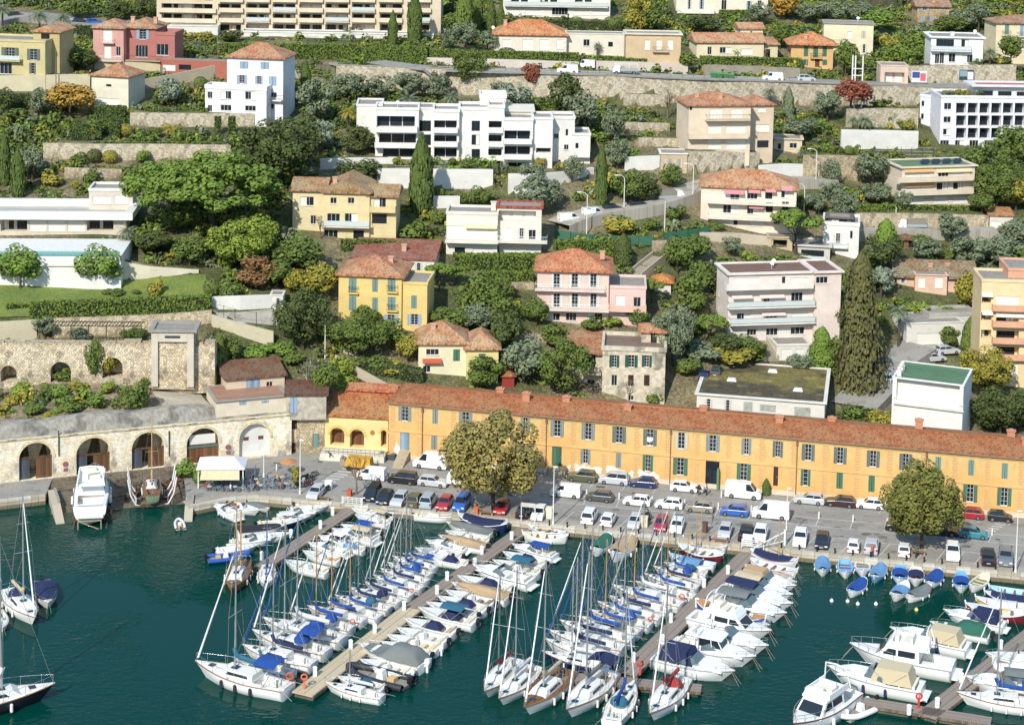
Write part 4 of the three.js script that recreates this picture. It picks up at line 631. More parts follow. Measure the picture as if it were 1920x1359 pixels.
// ---------------------------------------------------------------- along the quay: the long yellow hall, its annex, the arcade, the ruin, the white villa
const yawOf = (a, b) => Math.atan2(-(b.z - a.z), b.x - a.x) / DEG;
{
  const A = backLine[4], B = backLine[5], yaw = yawOf(A, B), len = A.distanceTo(B) * 1.07;
  const up = [[759, 775, 24, 26, 'o:s'], [816, 781, 11, 26, 's:s'], [873, 787, 25, 27, 'o:s'], [933, 792, 17, 26, 'o:s'], [985, 797, 18, 26, 'o:s'], [1045, 803, 25, 28, 'o:s'], [1103, 809, 25, 28, 'o:s'], [1161, 815, 26, 28, 'o:d'], [1219, 820, 26, 28, 'o:d'], [1278, 826, 26, 28, 'o:c'], [1337, 831, 26, 28, 'o:s'], [1400, 837, 19, 28, 'o:s'], [1459, 842, 20, 28, 'o:d'], [1516, 848, 25, 28, 'o:d'], [1576, 854, 25, 28, 'o:d'], [1638, 860, 25, 28, 'o:d'], [1699, 866, 25, 28, 'o:d'], [1760, 871, 12, 28, 's:t'], [1822, 877, 12, 28, 's:t'], [1885, 883, 13, 28, 's:t'], [1948, 889, 13, 28, 's:t']];
  const low = [[759, 826, 18, 34, 'door:b'], [814, 829, 12, 26, 's:s'], [873, 832, 20, 26, 's:s'], [985, 843, 18, 28, 'o:s'], [1044, 855, 19, 36, 'door:g'], [1098, 854, 19, 28, 'o:s'], [1160, 863, 11, 27, 's:s'], [1215, 868, 20, 29, 'o:g'], [1276, 874, 28, 30, 'o:g'], [1336, 888, 27, 44, 'n'], [1395, 884, 27, 30, 'o:g'], [1455, 893, 10, 35, 'door:k'], [1511, 895, 19, 29, 'o:g'], [1575, 901, 13, 29, 's:g'], [1635, 907, 13, 29, 's:g'], [1697, 913, 13, 29, 's:g'], [1757, 919, 20, 29, 'o:g'], [1820, 924, 28, 31, 'o:g'], [1884, 931, 28, 31, 'o:g'], [1946, 937, 24, 31, 'o:g']];
  const hall = house('waterfront_hall', 'long two storey yellow hall with terracotta roof behind the car park', 'building', { P: A, u: [0, len], x: [728, 1990], yb: 910, yt: 0, H: 8.85, yaw, dep: 10, m: mat('#e8c388', { map: T.faded, roughness: 0.92 }), roof: 'hip', rise: 1.15, roofC: '#b4764d', over: 0.45, sink: 0.5, win: [...up, ...low] });
  const W = hall.wings[0], { at, put, H } = W;
  const uOf = x => at(x, 900)[0];
  for (const x of [729, 785, 848, 905, 962, 1017, 1073, 1132, 1192, 1250, 1306, 1365, 1427, 1487, 1546, 1607, 1667, 1730, 1790, 1852, 1915, 1975]) {
    const parts = []; for (let k = 0; k < 17; k++) { const y = 0.75 + k * 0.46, w = k % 2 ? 0.3 : 0.42; if (y > 3.9 && y < 4.7) continue; if (y + 0.43 < H - 0.2) parts.push(box(-w, w, y, y + 0.42, 0.004, 0.055)); }
    put(mesh('pilaster', merge(parts), stucco('#dfb479'), hall), uOf(x) + (x === 729 ? 0.42 : 0), 0, 0);
  }
  put(mesh('string_course', box(0, len, 4.3, 4.55, 0.003, 0.12), stucco('#dfb57a'), hall));
  put(mesh('cornice', box(0, len, H - 0.42, H - 0.02, 0.003, 0.16), stucco('#e0b877'), hall));
  put(mesh('gutter', box(-0.3, len, H - 0.02, H + 0.12, 0.46, 0.58), mat('#8c7763'), hall));
  put(mesh('plinth', box(0, len, -0.3, 0.7, 0.003, 0.07), stucco('#d9cdb6'), hall));
  for (const x of [785, 1017, 1250, 1487, 1730]) put(mesh('downpipe', merge([bar([0, 0.2, 0.16], [0, H - 0.7, 0.16], 0.07, 6), box(-0.16, 0.16, H - 0.95, H - 0.5, 0.06, 0.32), bar([0, H - 0.5, 0.2], [0, H - 0.05, 0.46], 0.06, 6)]), mat('#7b6250'), hall), uOf(x) + 0.5);
  // lime wash flaking off the foot of the wall: raised, ragged patches
  for (const [x0, x1, y0, seedX] of [[1062, 1120, 868, 1], [1108, 1180, 872, 2], [1176, 1236, 880, 3], [736, 750, 826, 4], [836, 850, 826, 5]]) {
    const u0 = uOf(x0), u1 = uOf(x1), vt = at((x0 + x1) / 2, y0)[1], sh = new THREE.Shape(), n = 14; sh.moveTo(u0, 0.71); sh.lineTo(u1, 0.71);
    for (let i = n; i >= 0; i--) { const t = i / n; sh.lineTo(lerp(u0, u1, t), 0.72 + (vt - 0.7) * Math.sqrt(Math.sin(Math.PI * (0.04 + 0.92 * t))) * (0.55 + 0.6 * hash(i, seedX))); }
    put(mesh('lime_patch', new THREE.ExtrudeGeometry(sh, { depth: 0.012, bevelEnabled: false }), stucco('#efe9dc'), hall), 0, 0, 0.001 + seedX * 0.002);
  }
  for (const [fu, hh] of [[0.16, 1], [0.205, 1.3], [0.265, 1], [0.36, 0.8], [0.47, 0.7], [0.585, 1], [0.66, 1], [0.785, 1.5], [0.915, 1.1], [0.935, 1]]) { const c = put(mesh('chimney', merge([box(-0.55, 0.55, 0, hh, -0.4, 0.4), box(-0.68, 0.68, hh, hh + 0.14, -0.52, 0.52), box(-0.3, 0.3, hh + 0.14, hh + 0.34, -0.2, 0.2)]), stucco('#c98d6e'), hall), fu * len, H + 0.85, -5 + (rnd() - 0.5) * 3); }
  // ramp up to the left door, steps at the green door
  const ramp = new THREE.Shape([[0, 0], [4.4, 0], [0, 1.4]].map(p => new THREE.Vector2(...p)));
  put(mesh('ramp', new THREE.ExtrudeGeometry(ramp, { depth: 1.7, bevelEnabled: false }).rotateY(-Math.PI / 2).translate(0.85, 0, 0.08), mat('#c9b999', { map: T.concrete }), hall), uOf(758), -0.02);
  { const st = []; for (let k = 0; k < 5; k++) st.push(box(-1.3, 1.3, 0, 0.95 - k * 0.19, 0.08 + k * 0.34, 0.08 + (k + 1) * 0.34)); st.push(box(-1.6, -1.302, 0, 1.2, 0.08, 1.9), box(1.302, 1.6, 0, 1.2, 0.08, 1.9)); put(mesh('steps', merge(st), mat('#cbbfa6', { map: T.concrete }), hall), uOf(1044), 0); }
  put(mesh('door_leaf', box(0.75, 1.08, 0, 3.2, -0.2, 0.9), mat('#5f7f5a'), hall), uOf(1336), 0);

  // annex with arches
  const a2 = onLevel(604, 851, QY), yaw2 = yawOf(onLevel(606, 850, QY), onLevel(724, 857, QY));
  const annex = house('arched_annex', 'yellow arched annex with orange tiled roof at the left end of the hall', 'building', { x: [608, 727], yb: 846, yt: 782, yaw: yaw2, dep: 9, P: onLevel(667, 852, QY), deep: 1.4, m: stucco('#ecd292'), roof: 'shed', rise: 2.6, roofC: '#c08558', over: 0.4, sink: 0.5, win: [[632, 818, 27, 31, 'A:yellow'], [669, 822, 27, 32, 'A:yellow'], [719, 822, 11, 30, 'A:yellow']] });
  const X = annex.wings[0]; X.put(mesh('round_window', new THREE.CylinderGeometry(0.38, 0.38, 0.1, 16).rotateX(Math.PI / 2), mat('#a06a36'), annex), X.at(698, 811)[0], X.at(698, 811)[1], 0.02);
  X.put(mesh('clerestory', merge([box(-3.5, 4.2, 0, 1, -1.6, 0), roofGeo('shed', -3.8, 4.5, 0.4, -2.2, 1.05, 0.5)]), roofTile('#d08560'), annex), 0.8, X.H + 1.5, -6);
  X.put(mesh('loading_dock', merge([box(X.uL, X.uR, -0.2, 0.95, 0.01, 3.2), box(X.uL, X.uR - 1, -0.2, 0.5, 3.2, 3.6)]), stucco('#dfd9c9'), annex));
  { const R = []; for (let i = 0; i <= 14; i++) { const u = lerp(X.uL + 0.1, X.uR - 0.1, i / 14); R.push(bar([u, 0.95, 3.1], [u, 1.85, 3.1], 0.025, 4)); } for (const y of [1.4, 1.85]) R.push(bar([X.uL, y, 3.1], [X.uR, y, 3.1], 0.03, 4)); X.put(mesh('railing', merge(R), M.darkRail, annex)); }
  { const st = []; for (let k = 0; k < 6; k++) st.push(box(0, 0.35 * (6 - k), k * 0.19 - 0.1, (k + 1) * 0.19 - 0.1, 0, 1.6)); X.put(mesh('steps', merge(st), mat('#b8ab92', { map: T.concrete }), annex), X.at(650, 850)[0], 0.05, 3.7); }
}
// stone arcade along the slipway
let arcade;
{
  const A = onLevel(0, 906, QY), B = onLevel(540, 853, QY), yaw = yawOf(A, B);
  arcade = house('stone_arcade', 'whitewashed stone arcade of five boat vaults along the slipway', 'arcade', { P: A, x: [-120, 545], yb: 880, yt: 0, u: [-14, A.distanceTo(B) + 0.5], H: 6.6, yaw, dep: 4.6, deep: 4.2, m: ashlar('#ebe5d9'), sink: 1, win: [[66, 865, 62, 76, 'A:gate'], [174, 857, 63, 78, 'A:gate'], [277, 847, 61, 78, 'A:gate'], [380, 836, 61, 72, 'A:plank'], [477, 825, 58, 66, 'A:white'], [-40, 880, 60, 76, 'A:gate']] });
  const W = arcade.wings[0], L = W.uR;
  // lumpy concrete bank along the top
  const g = new THREE.PlaneGeometry(L + 14, 3.4, 90, 8), p = g.attributes.position, u = g.attributes.uv;
  for (let i = 0; i < p.count; i++) { const x = p.getX(i) + (L + 14) / 2 - 14, t = u.getY(i), bump = 1.0 + 1.3 * fbm(x * 0.11 + 5, 2.5, 3), y = 6.62 + bump * smooth(t * 1.5) * (x > L - 11 ? 1.4 : 1); p.setXYZ(i, x, y, 0.02 - t * 3.6 - 0.3 * fbm(x * 0.5, t * 4, 2)); u.setXY(i, x, t * 4); }
  g.computeVertexNormals(); W.put(mesh('concrete_bank', g, mat('#a8a294', { map: T.grime, bumpMap: T.soilH, bumpScale: 0.12, side: THREE.DoubleSide }), arcade));
  W.put(mesh('string_course', box(-14, L, 6.3, 6.55, 0.003, 0.14), ashlar('#dcd1ba'), arcade));
  for (const x of [109, 316]) { const q = W.at(x, 842); W.put(mesh('pipe', bar([0, 0, 0.14], [0, 3.9, 0.14], 0.09, 6), M.darkRail, arcade), q[0], q[1] - 1); }
  for (const x of [122, 427]) { const q = W.at(x, x < 200 ? 870 : 838); W.put(mesh('no_parking_disc', merge([new THREE.CylinderGeometry(0.42, 0.42, 0.05, 20).rotateX(Math.PI / 2), box(-0.3, 0.3, -1.1, -0.6, -0.02, 0.02)]), mat('#8d5a62'), arcade), q[0], q[1], 0.06); }
}
house('quayside_house', 'cream house with blue shutters and roof terrace built on the arcade', 'house',
  { P: onLevel(470, 862, QY).setY(QY + 8.4).add(V(0, 0, -1.2)), x: [405, 536], yb: 776, yt: 748, dep: 8, yaw: yawOf(onLevel(0, 906, QY), onLevel(540, 853, QY)), c: '#e0d3ba', roof: 'flat', par: 0.15, over: 0.3, parM: M.concrete, roofM: mat('#b98d72', { map: T.concrete }), sink: 2, win: [[455, 763, 14, 22, 's:b'], [497, 761, 14, 22, 's:b']] },
  { x: [424, 533], yb: 735, yt: 708, dz: -5.5, dep: 6, yaw: yawOf(onLevel(0, 906, QY), onLevel(540, 853, QY)), c: '#d9c6ae', roof: 'shed', rise: 1.2, roofC: '#84634d', over: 0.4, sink: 3, win: [[474, 719, 26, 20, 's:b'], [505, 722, 12, 14, 'd']] });
house('quayside_house', 'narrow old stone house with grey balcony room and brown roof beside arcade', 'house',
  { P: onLevel(573, 849, QY), x: [538, 608], yb: 849, yt: 786, dep: 7, yaw: 4, m: rubble('#cbbfa9'), sink: 1, roof: 'flat', par: 0, win: [[551, 796, 11, 17, 'door:k'], [549, 840, 10, 20, 'door:k'], [592, 826, 12, 26, 'door:t']] },
  { x: [536, 611], yb: 786, yt: 741, dz: 0.9, dep: 6, yaw: 4, m: oldWall('#c9bfae'), roof: 'shed', rise: 0.5, roofC: '#785745', over: 0.35, sink: 0.1, win: [[550, 759, 14, 29, 's:b']] });
// ruin above the arcade
{
  const R = house('ruined_wall', 'ruined rubble wall with three dark arches above the overgrown yard', 'ruin', { x: [-70, 402], yb: 718, yt: 648, dep: 3.2, deep: 2.9, m: rubble('#dfd6c6'), sink: 1.5, yaw: 2, win: [[15, 702, 30, 33, 'A:ruin'], [113, 698, 38, 39, 'A:ruin'], [210, 690, 38, 39, 'A:ruin']] });
  const W = R.wings[0], top = [];
  for (let i = 0; i < 40; i++) { const u = lerp(W.uL + 0.8, W.uR - 0.8, i / 39), w = 0.6 + 0.5 * hash(i, 2), h = 0.15 + 1.1 * fbm(i * 0.21, 4, 3) * hash(i, 9); top.push(box(u - w, u + w, W.H - 0.05, W.H + h, -1.1 - 0.5 * hash(i, 4), -0.02 - 0.25 * hash(i, 6))); }
  W.put(mesh('broken_crest', merge(top), rubble('#dad0be'), R));
  const beams = []; for (let i = 0; i < 26; i++) beams.push(bar([i * 0.55, 0, 0], [i * 0.55 + 0.25, 0.15, -2.6], 0.07, 5)); beams.push(bar([-0.3, -0.02, -0.3], [14.2, -0.02, -0.3], 0.09, 5), bar([-0.3, 0.1, -2.3], [14.2, 0.1, -2.3], 0.09, 5)); for (let i = 0; i < 6; i++) beams.push(bar([i * 2.8, -2.2, -0.3], [i * 2.8, 0, -0.3], 0.08, 5));
  W.put(mesh('pergola', merge(beams), mat('#4b4438'), R), W.at(90, 632)[0], W.H + 2.2, -3.4);
  { const tw = house('ruined_tower', 'pale stone tower stump with flat concrete cap beside the ruined wall', 'ruin', { x: [284, 363], of: W, dz: 0.9, yaw: 2, yb: 712, yt: 622, dep: 5, m: rubble('#e0d5c2'), sink: 1.5, roof: 'flat', over: 0.5, par: 0.35, parM: M.concrete, deep: 0.5, win: [] }); const X = tw.wings[0]; for (const q of [-1, 1]) X.put(mesh('buttress', box(-0.5, 0.5, -1, X.H - 0.2, 0.002, 0.45), stucco('#d2c8b6'), tw), q > 0 ? X.uR - 0.5 : X.uL + 0.5); X.put(mesh('lintel', box(X.uL + 1.02, X.uR - 1.02, X.H - 1.5, X.H - 0.2, 0.002, 0.45), stucco('#d2c8b6'), tw)); X.put(mesh('grille', box(-1.2, 1.2, X.H - 0.9, X.H - 0.5, 0.451, 0.5), M.darkRail, tw)); }
}
// white modern villa with pool terrace
{
  const v = house('modern_villa', 'long white modern villa with flat roof and wide fascia', 'house',
    { x: [-70, 236], yb: 440, yt: 409, dep: 10, yaw: 3, c: '#d9cdb8', roof: 'flat', over: 1.3, par: 1.25, parM: stucco('#ecebe6'), roofM: mat('#cfc9bd', { map: T.concrete }), win: [[70, 424, 31, 19, 'b'], [105, 424, 32, 19, 'b'], [142, 424, 33, 19, 'b'], [25, 423, 50, 20, 'l'], [187, 422, 50, 20, 'l'], [-30, 423, 40, 20, 'l']] },
    { x: [166, 248], yb: 395, yt: 358, dz: -7, dep: 6, yaw: 3, c: '#dcd2c3', roof: 'flat', par: 0.5, parM: stucco('#e6e3da'), win: [[190, 375, 34, 14, 'b'], [226, 374, 26, 16, 'b']] });
  const t = house('pool_terrace', 'white pool terrace block in front of the modern villa', 'terrace', { x: [-70, 226], yb: 538, yt: 482, dep: 13.5, yaw: 3, c: '#ebe9e2', roof: 'flat', par: 0, roofM: mat('#f1eee6', { map: T.bloom }), win: [[40, 512, 60, 14, 'n']].slice(1) });
  const W = t.wings[0]; W.put(mesh('pool_water', box(W.at(60, 500)[0], W.uR - 1, W.H + 0.02, W.H + 0.16, -3.4, -0.25), mat('#8fd0d6', { roughness: 0.06 }), t)); W.put(mesh('glass_balustrade', box(W.uL, W.uR - 0.2, W.H + 0.01, W.H + 1, -0.16, -0.12), M.glassRail, t));
  W.put(mesh('ledge', box(W.uL, W.uR, W.H - 1.5, W.H - 1.25, 0.002, 0.25), stucco('#d9d6cf'), t));
}
// two flat roofed buildings behind the hall
{
  const FL = onLevel(1307, 739, 8.8), FR = onLevel(1547, 757, 8.8), BR = onLevel(1606, 699, 8.8), yaw = yawOf(FL, FR), C = FL.clone().lerp(FR, 0.5).setY(3.4);
  const b = house('workshop', 'low white building with mossy flat roof behind the yellow hall', 'building', { P: C, x: [1307, 1547], yb: 800, yt: 0, u: [-FL.distanceTo(FR) / 2, FL.distanceTo(FR) / 2], H: 5.4, dep: FR.distanceTo(BR), yaw, c: '#e4e0d6', roof: 'flat', par: 0.22, over: 0.35, roofM: mat('#ffffff', { map: T.moss, roughness: 1 }), win: [[1329, 758, 14, 19, 'o:w'], [1365, 760, 14, 19, 'o:w']], winR: [[1560, 775, 4, 16, 'd'], [1575, 765, 4, 14, 'd'], [1590, 745, 4, 14, 'd']] });
  const W = b.wings[0];
  for (const [x, w, h, y] of [[1403, 17, 18, 762], [1440, 30, 13, 765], [1505, 30, 20, 773]]) { const q = W.at(x, y), s = scaleAt(C); W.put(mesh('render_patch', box(-w / s / 2, w / s / 2, -h / s / 2, h / s / 2, 0.002, 0.02), mat('#b9bcb2', { map: T.grime }), b), q[0], q[1], 0); }
  for (const [fu, fz] of [[0.24, 0.45], [0.78, 0.3], [0.55, 0.8]]) W.put(mesh('roof_light', taper(-0.8, 0.8, 0.6, 0, 0.4, -0.6, 0.6, 0.4), mat('#d8d6cd'), b), lerp(W.uL, W.uR, fu), W.H + 0.1, -W.dep * fz);
  const gl = onLevel(1675, 706, 13.2), gr = onLevel(1808, 722, 13.2), br = onLevel(1828, 690, 13.2), y2 = yawOf(gl, gr), c2 = gl.clone().lerp(gr, 0.5).setY(3.2);
  const k = house('office_block', 'white two storey block with green flat roof behind the yellow hall', 'building', { P: c2, x: [1675, 1808], yb: 812, yt: 0, u: [-gl.distanceTo(gr) / 2, gl.distanceTo(gr) / 2], H: 9.8, dep: gr.distanceTo(br) * 0.95, yaw: y2, c: '#ebe9e3', roof: 'flat', par: 0.2, over: 0.12, roofM: mat('#648a64', { map: T.concrete }), deep: 1.1, sink: 1, win: [[1741, 732, 120, 34, 'l:q'], [1741, 776, 120, 32, 'l:q']], bal: [[1676, 1808, 755, 0.4, 'r', '#d9d5cb']] });
  const q = k.wings[0]; for (const z of [-1.2, -3, -4.4]) q.put(mesh('roof_cowl', merge([box(-0.35, 0.35, 0, 0.9, -0.3, 0.3), bar([0, 0.9, 0], [0, 1.3, 0], 0.2, 8), box(-0.28, 0.28, 1.3, 1.5, -0.28, 0.28)]), M.white, k), q.uL + 0.8, q.H + 0.1, z);
}
// small buildings
house('garage', 'pale pink open fronted garage beside the upper road', 'garage', { x: [1651, 1703], yb: 156, yt: 124, dep: 6, yaw: -2, c: '#dcc3b0', roof: 'flat', par: 0.25, over: 0.1, win: [[1678, 145, 38, 18, 'l:b']] });
house('garage', 'beige garage box at the end of the plain white wall', 'garage', { x: [1238, 1288], yb: 321, yt: 289, dep: 5, c: '#cbb596', roof: 'flat', par: 0.2, over: 0.2, parM: M.white, win: [[1262, 308, 34, 20, 's:c']] });
house('garage', 'white garage with wide door and concrete canopy at the end of the drive', 'garage', { x: [1700, 1806], yb: 647, yt: 606, dep: 7, yaw: 10, c: '#dedad0', roof: 'flat', par: 0.2, win: [[1742, 635, 46, 22, 'b']] }, { x: [1742, 1832], yb: 628, yt: 592, dz: -3, dep: 5, yaw: 10, c: '#d6d2c8', roof: 'flat', par: 0.6, parM: mat('#c9c6bd', { map: T.concrete }) });
house('garden_hut', 'small cream hut with flat roof below the three storey cream house', 'hut', { x: [1450, 1504], yb: 284, yt: 261, dep: 5, yaw: -5, c: '#dfcdb0', roof: 'flat', par: 0.2, over: 0.35, win: [[1488, 273, 14, 9, 'd'], [1462, 274, 6, 10, 'n']] });
house('garage', 'stone garage with pale door below the apartments with pink awnings', 'garage', { x: [1440, 1486], yb: 466, yt: 446, dep: 5, yaw: -4, c: '#c9b795', roof: 'flat', par: 0.2, over: 0.2, win: [[1462, 457, 30, 14, 'l:n']] });
house('garage', 'small white double garage below the pale pink apartment building', 'garage', { x: [1456, 1520], yb: 678, yt: 648, dep: 5, yaw: 8, c: '#e2ddd2', roof: 'flat', par: 0.3, win: [[1475, 664, 20, 20, 'b'], [1500, 664, 16, 20, 'b']] });
house('gazebo', 'small brown roofed timber gazebo among olive trees', 'gazebo', { x: [1682, 1718], yb: 466, yt: 450, dep: 3, m: mat('#8a6a4a', { map: T.wood }), roof: 'hip', rise: 0.7, roofC: '#845f42', over: 0.5, win: [[1690, 458, 12, 12, 'n'], [1710, 458, 12, 12, 'n']] });
house('shed', 'small white shed with orange tile roof right of the pink villa', 'shed', { x: [1226, 1258], yb: 548, yt: 530, dep: 4, yaw: -5, c: '#e2dccf', roof: 'hip', rise: 1.1, roofC: '#d0884c', over: 0.6 });
house('shed', 'small red shed in the garden behind the hall', 'shed', { x: [942, 964], yb: 726, yt: 706, dep: 3, yaw: 8, c: '#a03a34', roof: 'gz', rise: 0.8, roofC: '#c1875a', over: 0.3 });
house('kiosk', 'white stub house with grey door at the right edge below olive trees', 'house', { x: [1856, 1900], yb: 430, yt: 405, dep: 5, yaw: -4, c: '#e0d8c8', roof: 'shed', rise: 0.7, roofC: '#c18e62', over: 0.3, win: [[1868, 421, 20, 12, 'b']] });
house('stone_hut', 'small white walled court hut at the end of the fenced court', 'hut', { x: [506, 530], yb: 580, yt: 554, dep: 3, c: '#e4e0d4', roof: 'flat', par: 0.15, win: [[521, 567, 8, 16, 'o:b']] });
// ---------------------------------------------------------------- plants
function leafGeo(n, sample, size, { flat = 0.3, shadeVar = 0.4 } = {}) {
  const pos = new Float32Array(n * 18), col = new Float32Array(n * 18), a = V(), b = V(), nn = V(), up = V(), e = V(), f = V();
  for (let i = 0; i < n; i++) {
    const [x, y, z, nx, ny, nz_] = sample(i / n);
    nn.set(nx + rr(-1, 1) * flat * 2, ny + rr(-1, 1) * flat * 2, nz_ + rr(-1, 1) * flat * 2).normalize();
    up.set(rr(-1, 1), rr(-1, 1), rr(-1, 1)); e.crossVectors(nn, up).normalize(); f.crossVectors(nn, e);
    const s = size * rr(0.65, 1.35), t = s * rr(0.5, 0.9), k = 1 - shadeVar / 2 + shadeVar * rnd(), w = rr(-0.07, 0.07);
    const P = [[e.x * s, e.y * s, e.z * s], [f.x * t, f.y * t, f.z * t], [-e.x * s, -e.y * s, -e.z * s], [-f.x * t, -f.y * t, -f.z * t]];
    [0, 1, 2, 0, 2, 3].forEach((q, j) => { const o = i * 18 + j * 3; pos[o] = x + P[q][0]; pos[o + 1] = y + P[q][1]; pos[o + 2] = z + P[q][2]; col[o] = k * (1 + w); col[o + 1] = k; col[o + 2] = k * (1 - w); });
  }
  const g = new THREE.BufferGeometry(); g.setAttribute('position', new THREE.BufferAttribute(pos, 3)); g.setAttribute('color', new THREE.BufferAttribute(col, 3)); g.computeVertexNormals(); return g;
}
const onSphere = () => { const z = rr(-1, 1), a = rr(0, 6.283), r = Math.sqrt(1 - z * z); return [r * Math.cos(a), z, r * Math.sin(a)]; };
function lobed(nl, spread, lr, yc, ys) { // lobes through an ellipsoid of unit width
  const L = []; for (let i = 0; i < nl; i++) { const d = onSphere(), k = Math.cbrt(rr(0.25, 1)); L.push([d[0] * spread * k, yc + d[1] * ys * k, d[2] * spread * k, rr(lr[0], lr[1])]); }
  return L;
}
const lobeSampler = (L, sq = 1) => { const tot = L.map(l => l[3] * l[3]), sum = tot.reduce((a, b) => a + b); return () => { let r = rnd() * sum, i = 0; while ((r -= tot[i]) > 0 && i < L.length - 1) i++; const l = L[i], d = onSphere(), k = Math.cbrt(rr(0.45, 1)); return [l[0] + d[0] * l[3] * k, l[1] + d[1] * l[3] * k * sq, l[2] + d[2] * l[3] * k, d[0], d[1] * 1.2 + 0.25, d[2]]; }; };
const CROWN = {};
const variants = (k, n, f) => { CROWN[k] = []; for (let i = 0; i < n; i++) CROWN[k].push(f(i)); };
variants('broad', 4, () => leafGeo(2300, lobeSampler(lobed(16, 0.3, [0.13, 0.22], 0.58, 0.27)), 0.034));
variants('olive', 4, () => leafGeo(2000, lobeSampler(lobed(22, 0.34, [0.08, 0.17], 0.57, 0.3)), 0.030, { shadeVar: 0.6 }));
variants('big', 3, () => leafGeo(6500, lobeSampler(lobed(46, 0.37, [0.07, 0.15], 0.57, 0.34)), 0.019, { shadeVar: 0.5 }));
variants('pine', 2, () => leafGeo(11000, lobeSampler(Array.from({ length: 84 }, () => { const a = rr(0, 6.283), r = Math.sqrt(rnd()) * 0.43; return [Math.cos(a) * r, 0.44 + 0.47 * Math.sqrt(1 - r * r * 4.6) + rr(-0.28, 0.02) * (1 - r), Math.sin(a) * r, rr(0.06, 0.1)]; }), 0.9), 0.017));
variants('umbrella', 2, () => leafGeo(2600, lobeSampler(Array.from({ length: 26 }, () => { const a = rr(0, 6.283), r = Math.sqrt(rnd()) * 0.4; return [Math.cos(a) * r, 0.6 + 0.25 * Math.sqrt(1 - r * r * 4.6) + rr(-0.16, 0.02) * (1 - r), Math.sin(a) * r, rr(0.09, 0.13)]; }), 0.8), 0.028));
const profile = (r, jit) => () => { const y = rr(0.02, 1), a = rr(0, 6.283), q = r(y) * (1 - jit * rnd() * rnd()); return [Math.cos(a) * q, y, Math.sin(a) * q, Math.cos(a), 0.35, Math.sin(a)]; };
variants('cypress', 3, i => leafGeo(1900, profile(y => 0.5 * Math.pow(Math.sin(Math.PI * Math.pow(Math.min(1, y * 0.96 + 0.04), 0.72)), 0.65) * (0.88 + 0.2 * vnoise(y * 9, i * 7)), 0.5), 0.055));
variants('conifer', 2, i => leafGeo(5200, () => { const y = Math.pow(rnd(), 1.15) * 0.97 + 0.03, a = rr(0, 6.283), lay = 0.2 + 0.9 * vnoise(y * 9 + i * 5, a * 1.6), q = 0.5 * Math.pow(1 - y, 0.55) * (0.5 + 0.55 * lay) * Math.sqrt(rr(0.25, 1)); return [Math.cos(a) * q, y, Math.sin(a) * q, Math.cos(a), 0.5, Math.sin(a)]; }, 0.021));
variants('bush', 4, () => leafGeo(700, lobeSampler(lobed(8, 0.27, [0.18, 0.27], 0.45, 0.22)), 0.06));
variants('round', 2, () => leafGeo(900, () => { const d = onSphere(), k = 0.5 * Math.cbrt(rr(0.75, 1)); return [d[0] * k, 0.5 + d[1] * k, d[2] * k, ...d]; }, 0.05, { flat: 0.2 }));
variants('weeping', 2, () => { const L = lobed(44, 0.38, [0.075, 0.14], 0.57, 0.36), s = lobeSampler(L, 1.3); return leafGeo(15000, s, 0.0155, { shadeVar: 0.5 }); });
const unitTrunk = (h0, r, limbs) => merge([bar([0, -0.03, 0], [0.02, h0, 0.01], r, 7, r * 0.65), ...limbs.map(([a, l, y1]) => bar([0.02, h0 * 0.9, 0.01], [Math.cos(a) * l, y1, Math.sin(a) * l], r * 0.5, 5, r * 0.2))]);
const TRUNK = { broad: unitTrunk(0.45, 0.032, [[0.4, 0.2, 0.7], [2.3, 0.22, 0.68], [4.4, 0.2, 0.72]]), olive: unitTrunk(0.32, 0.045, [[0.2, 0.22, 0.6], [2.1, 0.2, 0.62], [4.2, 0.24, 0.58]]), big: unitTrunk(0.4, 0.03, [[0.5, 0.25, 0.66], [1.9, 0.26, 0.7], [3.5, 0.24, 0.68], [5, 0.27, 0.66]]), weeping: unitTrunk(0.36, 0.026, [[0.5, 0.22, 0.66], [1.9, 0.2, 0.7], [3.5, 0.24, 0.62], [5, 0.2, 0.7]]), pine: unitTrunk(0.42, 0.02, [[0.3, 0.3, 0.68], [1.2, 0.26, 0.72], [2.4, 0.3, 0.68], [3.4, 0.27, 0.72], [4.3, 0.3, 0.7], [5.4, 0.26, 0.7]]), umbrella: unitTrunk(0.44, 0.025, [[0.3, 0.26, 0.66], [1.9, 0.24, 0.7], [3.4, 0.27, 0.68], [5, 0.25, 0.68]]), cypress: unitTrunk(0.5, 0.1, []), conifer: unitTrunk(0.9, 0.035, []), round: unitTrunk(0.5, 0.04, []) };
const GREEN = { dark: '#4c5729', mid: '#5e6d2d', bright: '#6b8331', olive: '#707a5c', quay: '#6e6e30', grey: '#858f78', yellow: '#8f8733', lime: '#7d8d33', rust: '#a88335', tan: '#8a7f45', brown: '#87643d', pine: '#697e30', cyp: '#51622a', hedge: '#637429', red: '#854c35', cedar: '#5e5c33' };
const leafMat = c => mat(GREEN[c] || c, { vertexColors: true, roughness: 0.9, side: THREE.DoubleSide });
const ADJ = { dark: 'dark green', mid: 'green', bright: 'bright green', olive: 'olive green', grey: 'silvery green', yellow: 'yellowish', lime: 'light green', rust: 'autumn brown', tan: 'golden brown', quay: 'olive brown', brown: 'brownish', pine: 'fresh green', cyp: 'dark green', hedge: 'clipped green', red: 'reddish', cedar: 'dull green' };
const PLAIN = { broad: 'leafy tree', olive: 'loose crowned tree', big: 'broad tree', pine: 'stone pine', umbrella: 'umbrella pine', cypress: 'cypress', conifer: 'conifer', bush: 'bush', round: 'round bush', weeping: 'feathery tree', palm: 'palm tree', bare: 'bare tree', hedge: 'hedge' };
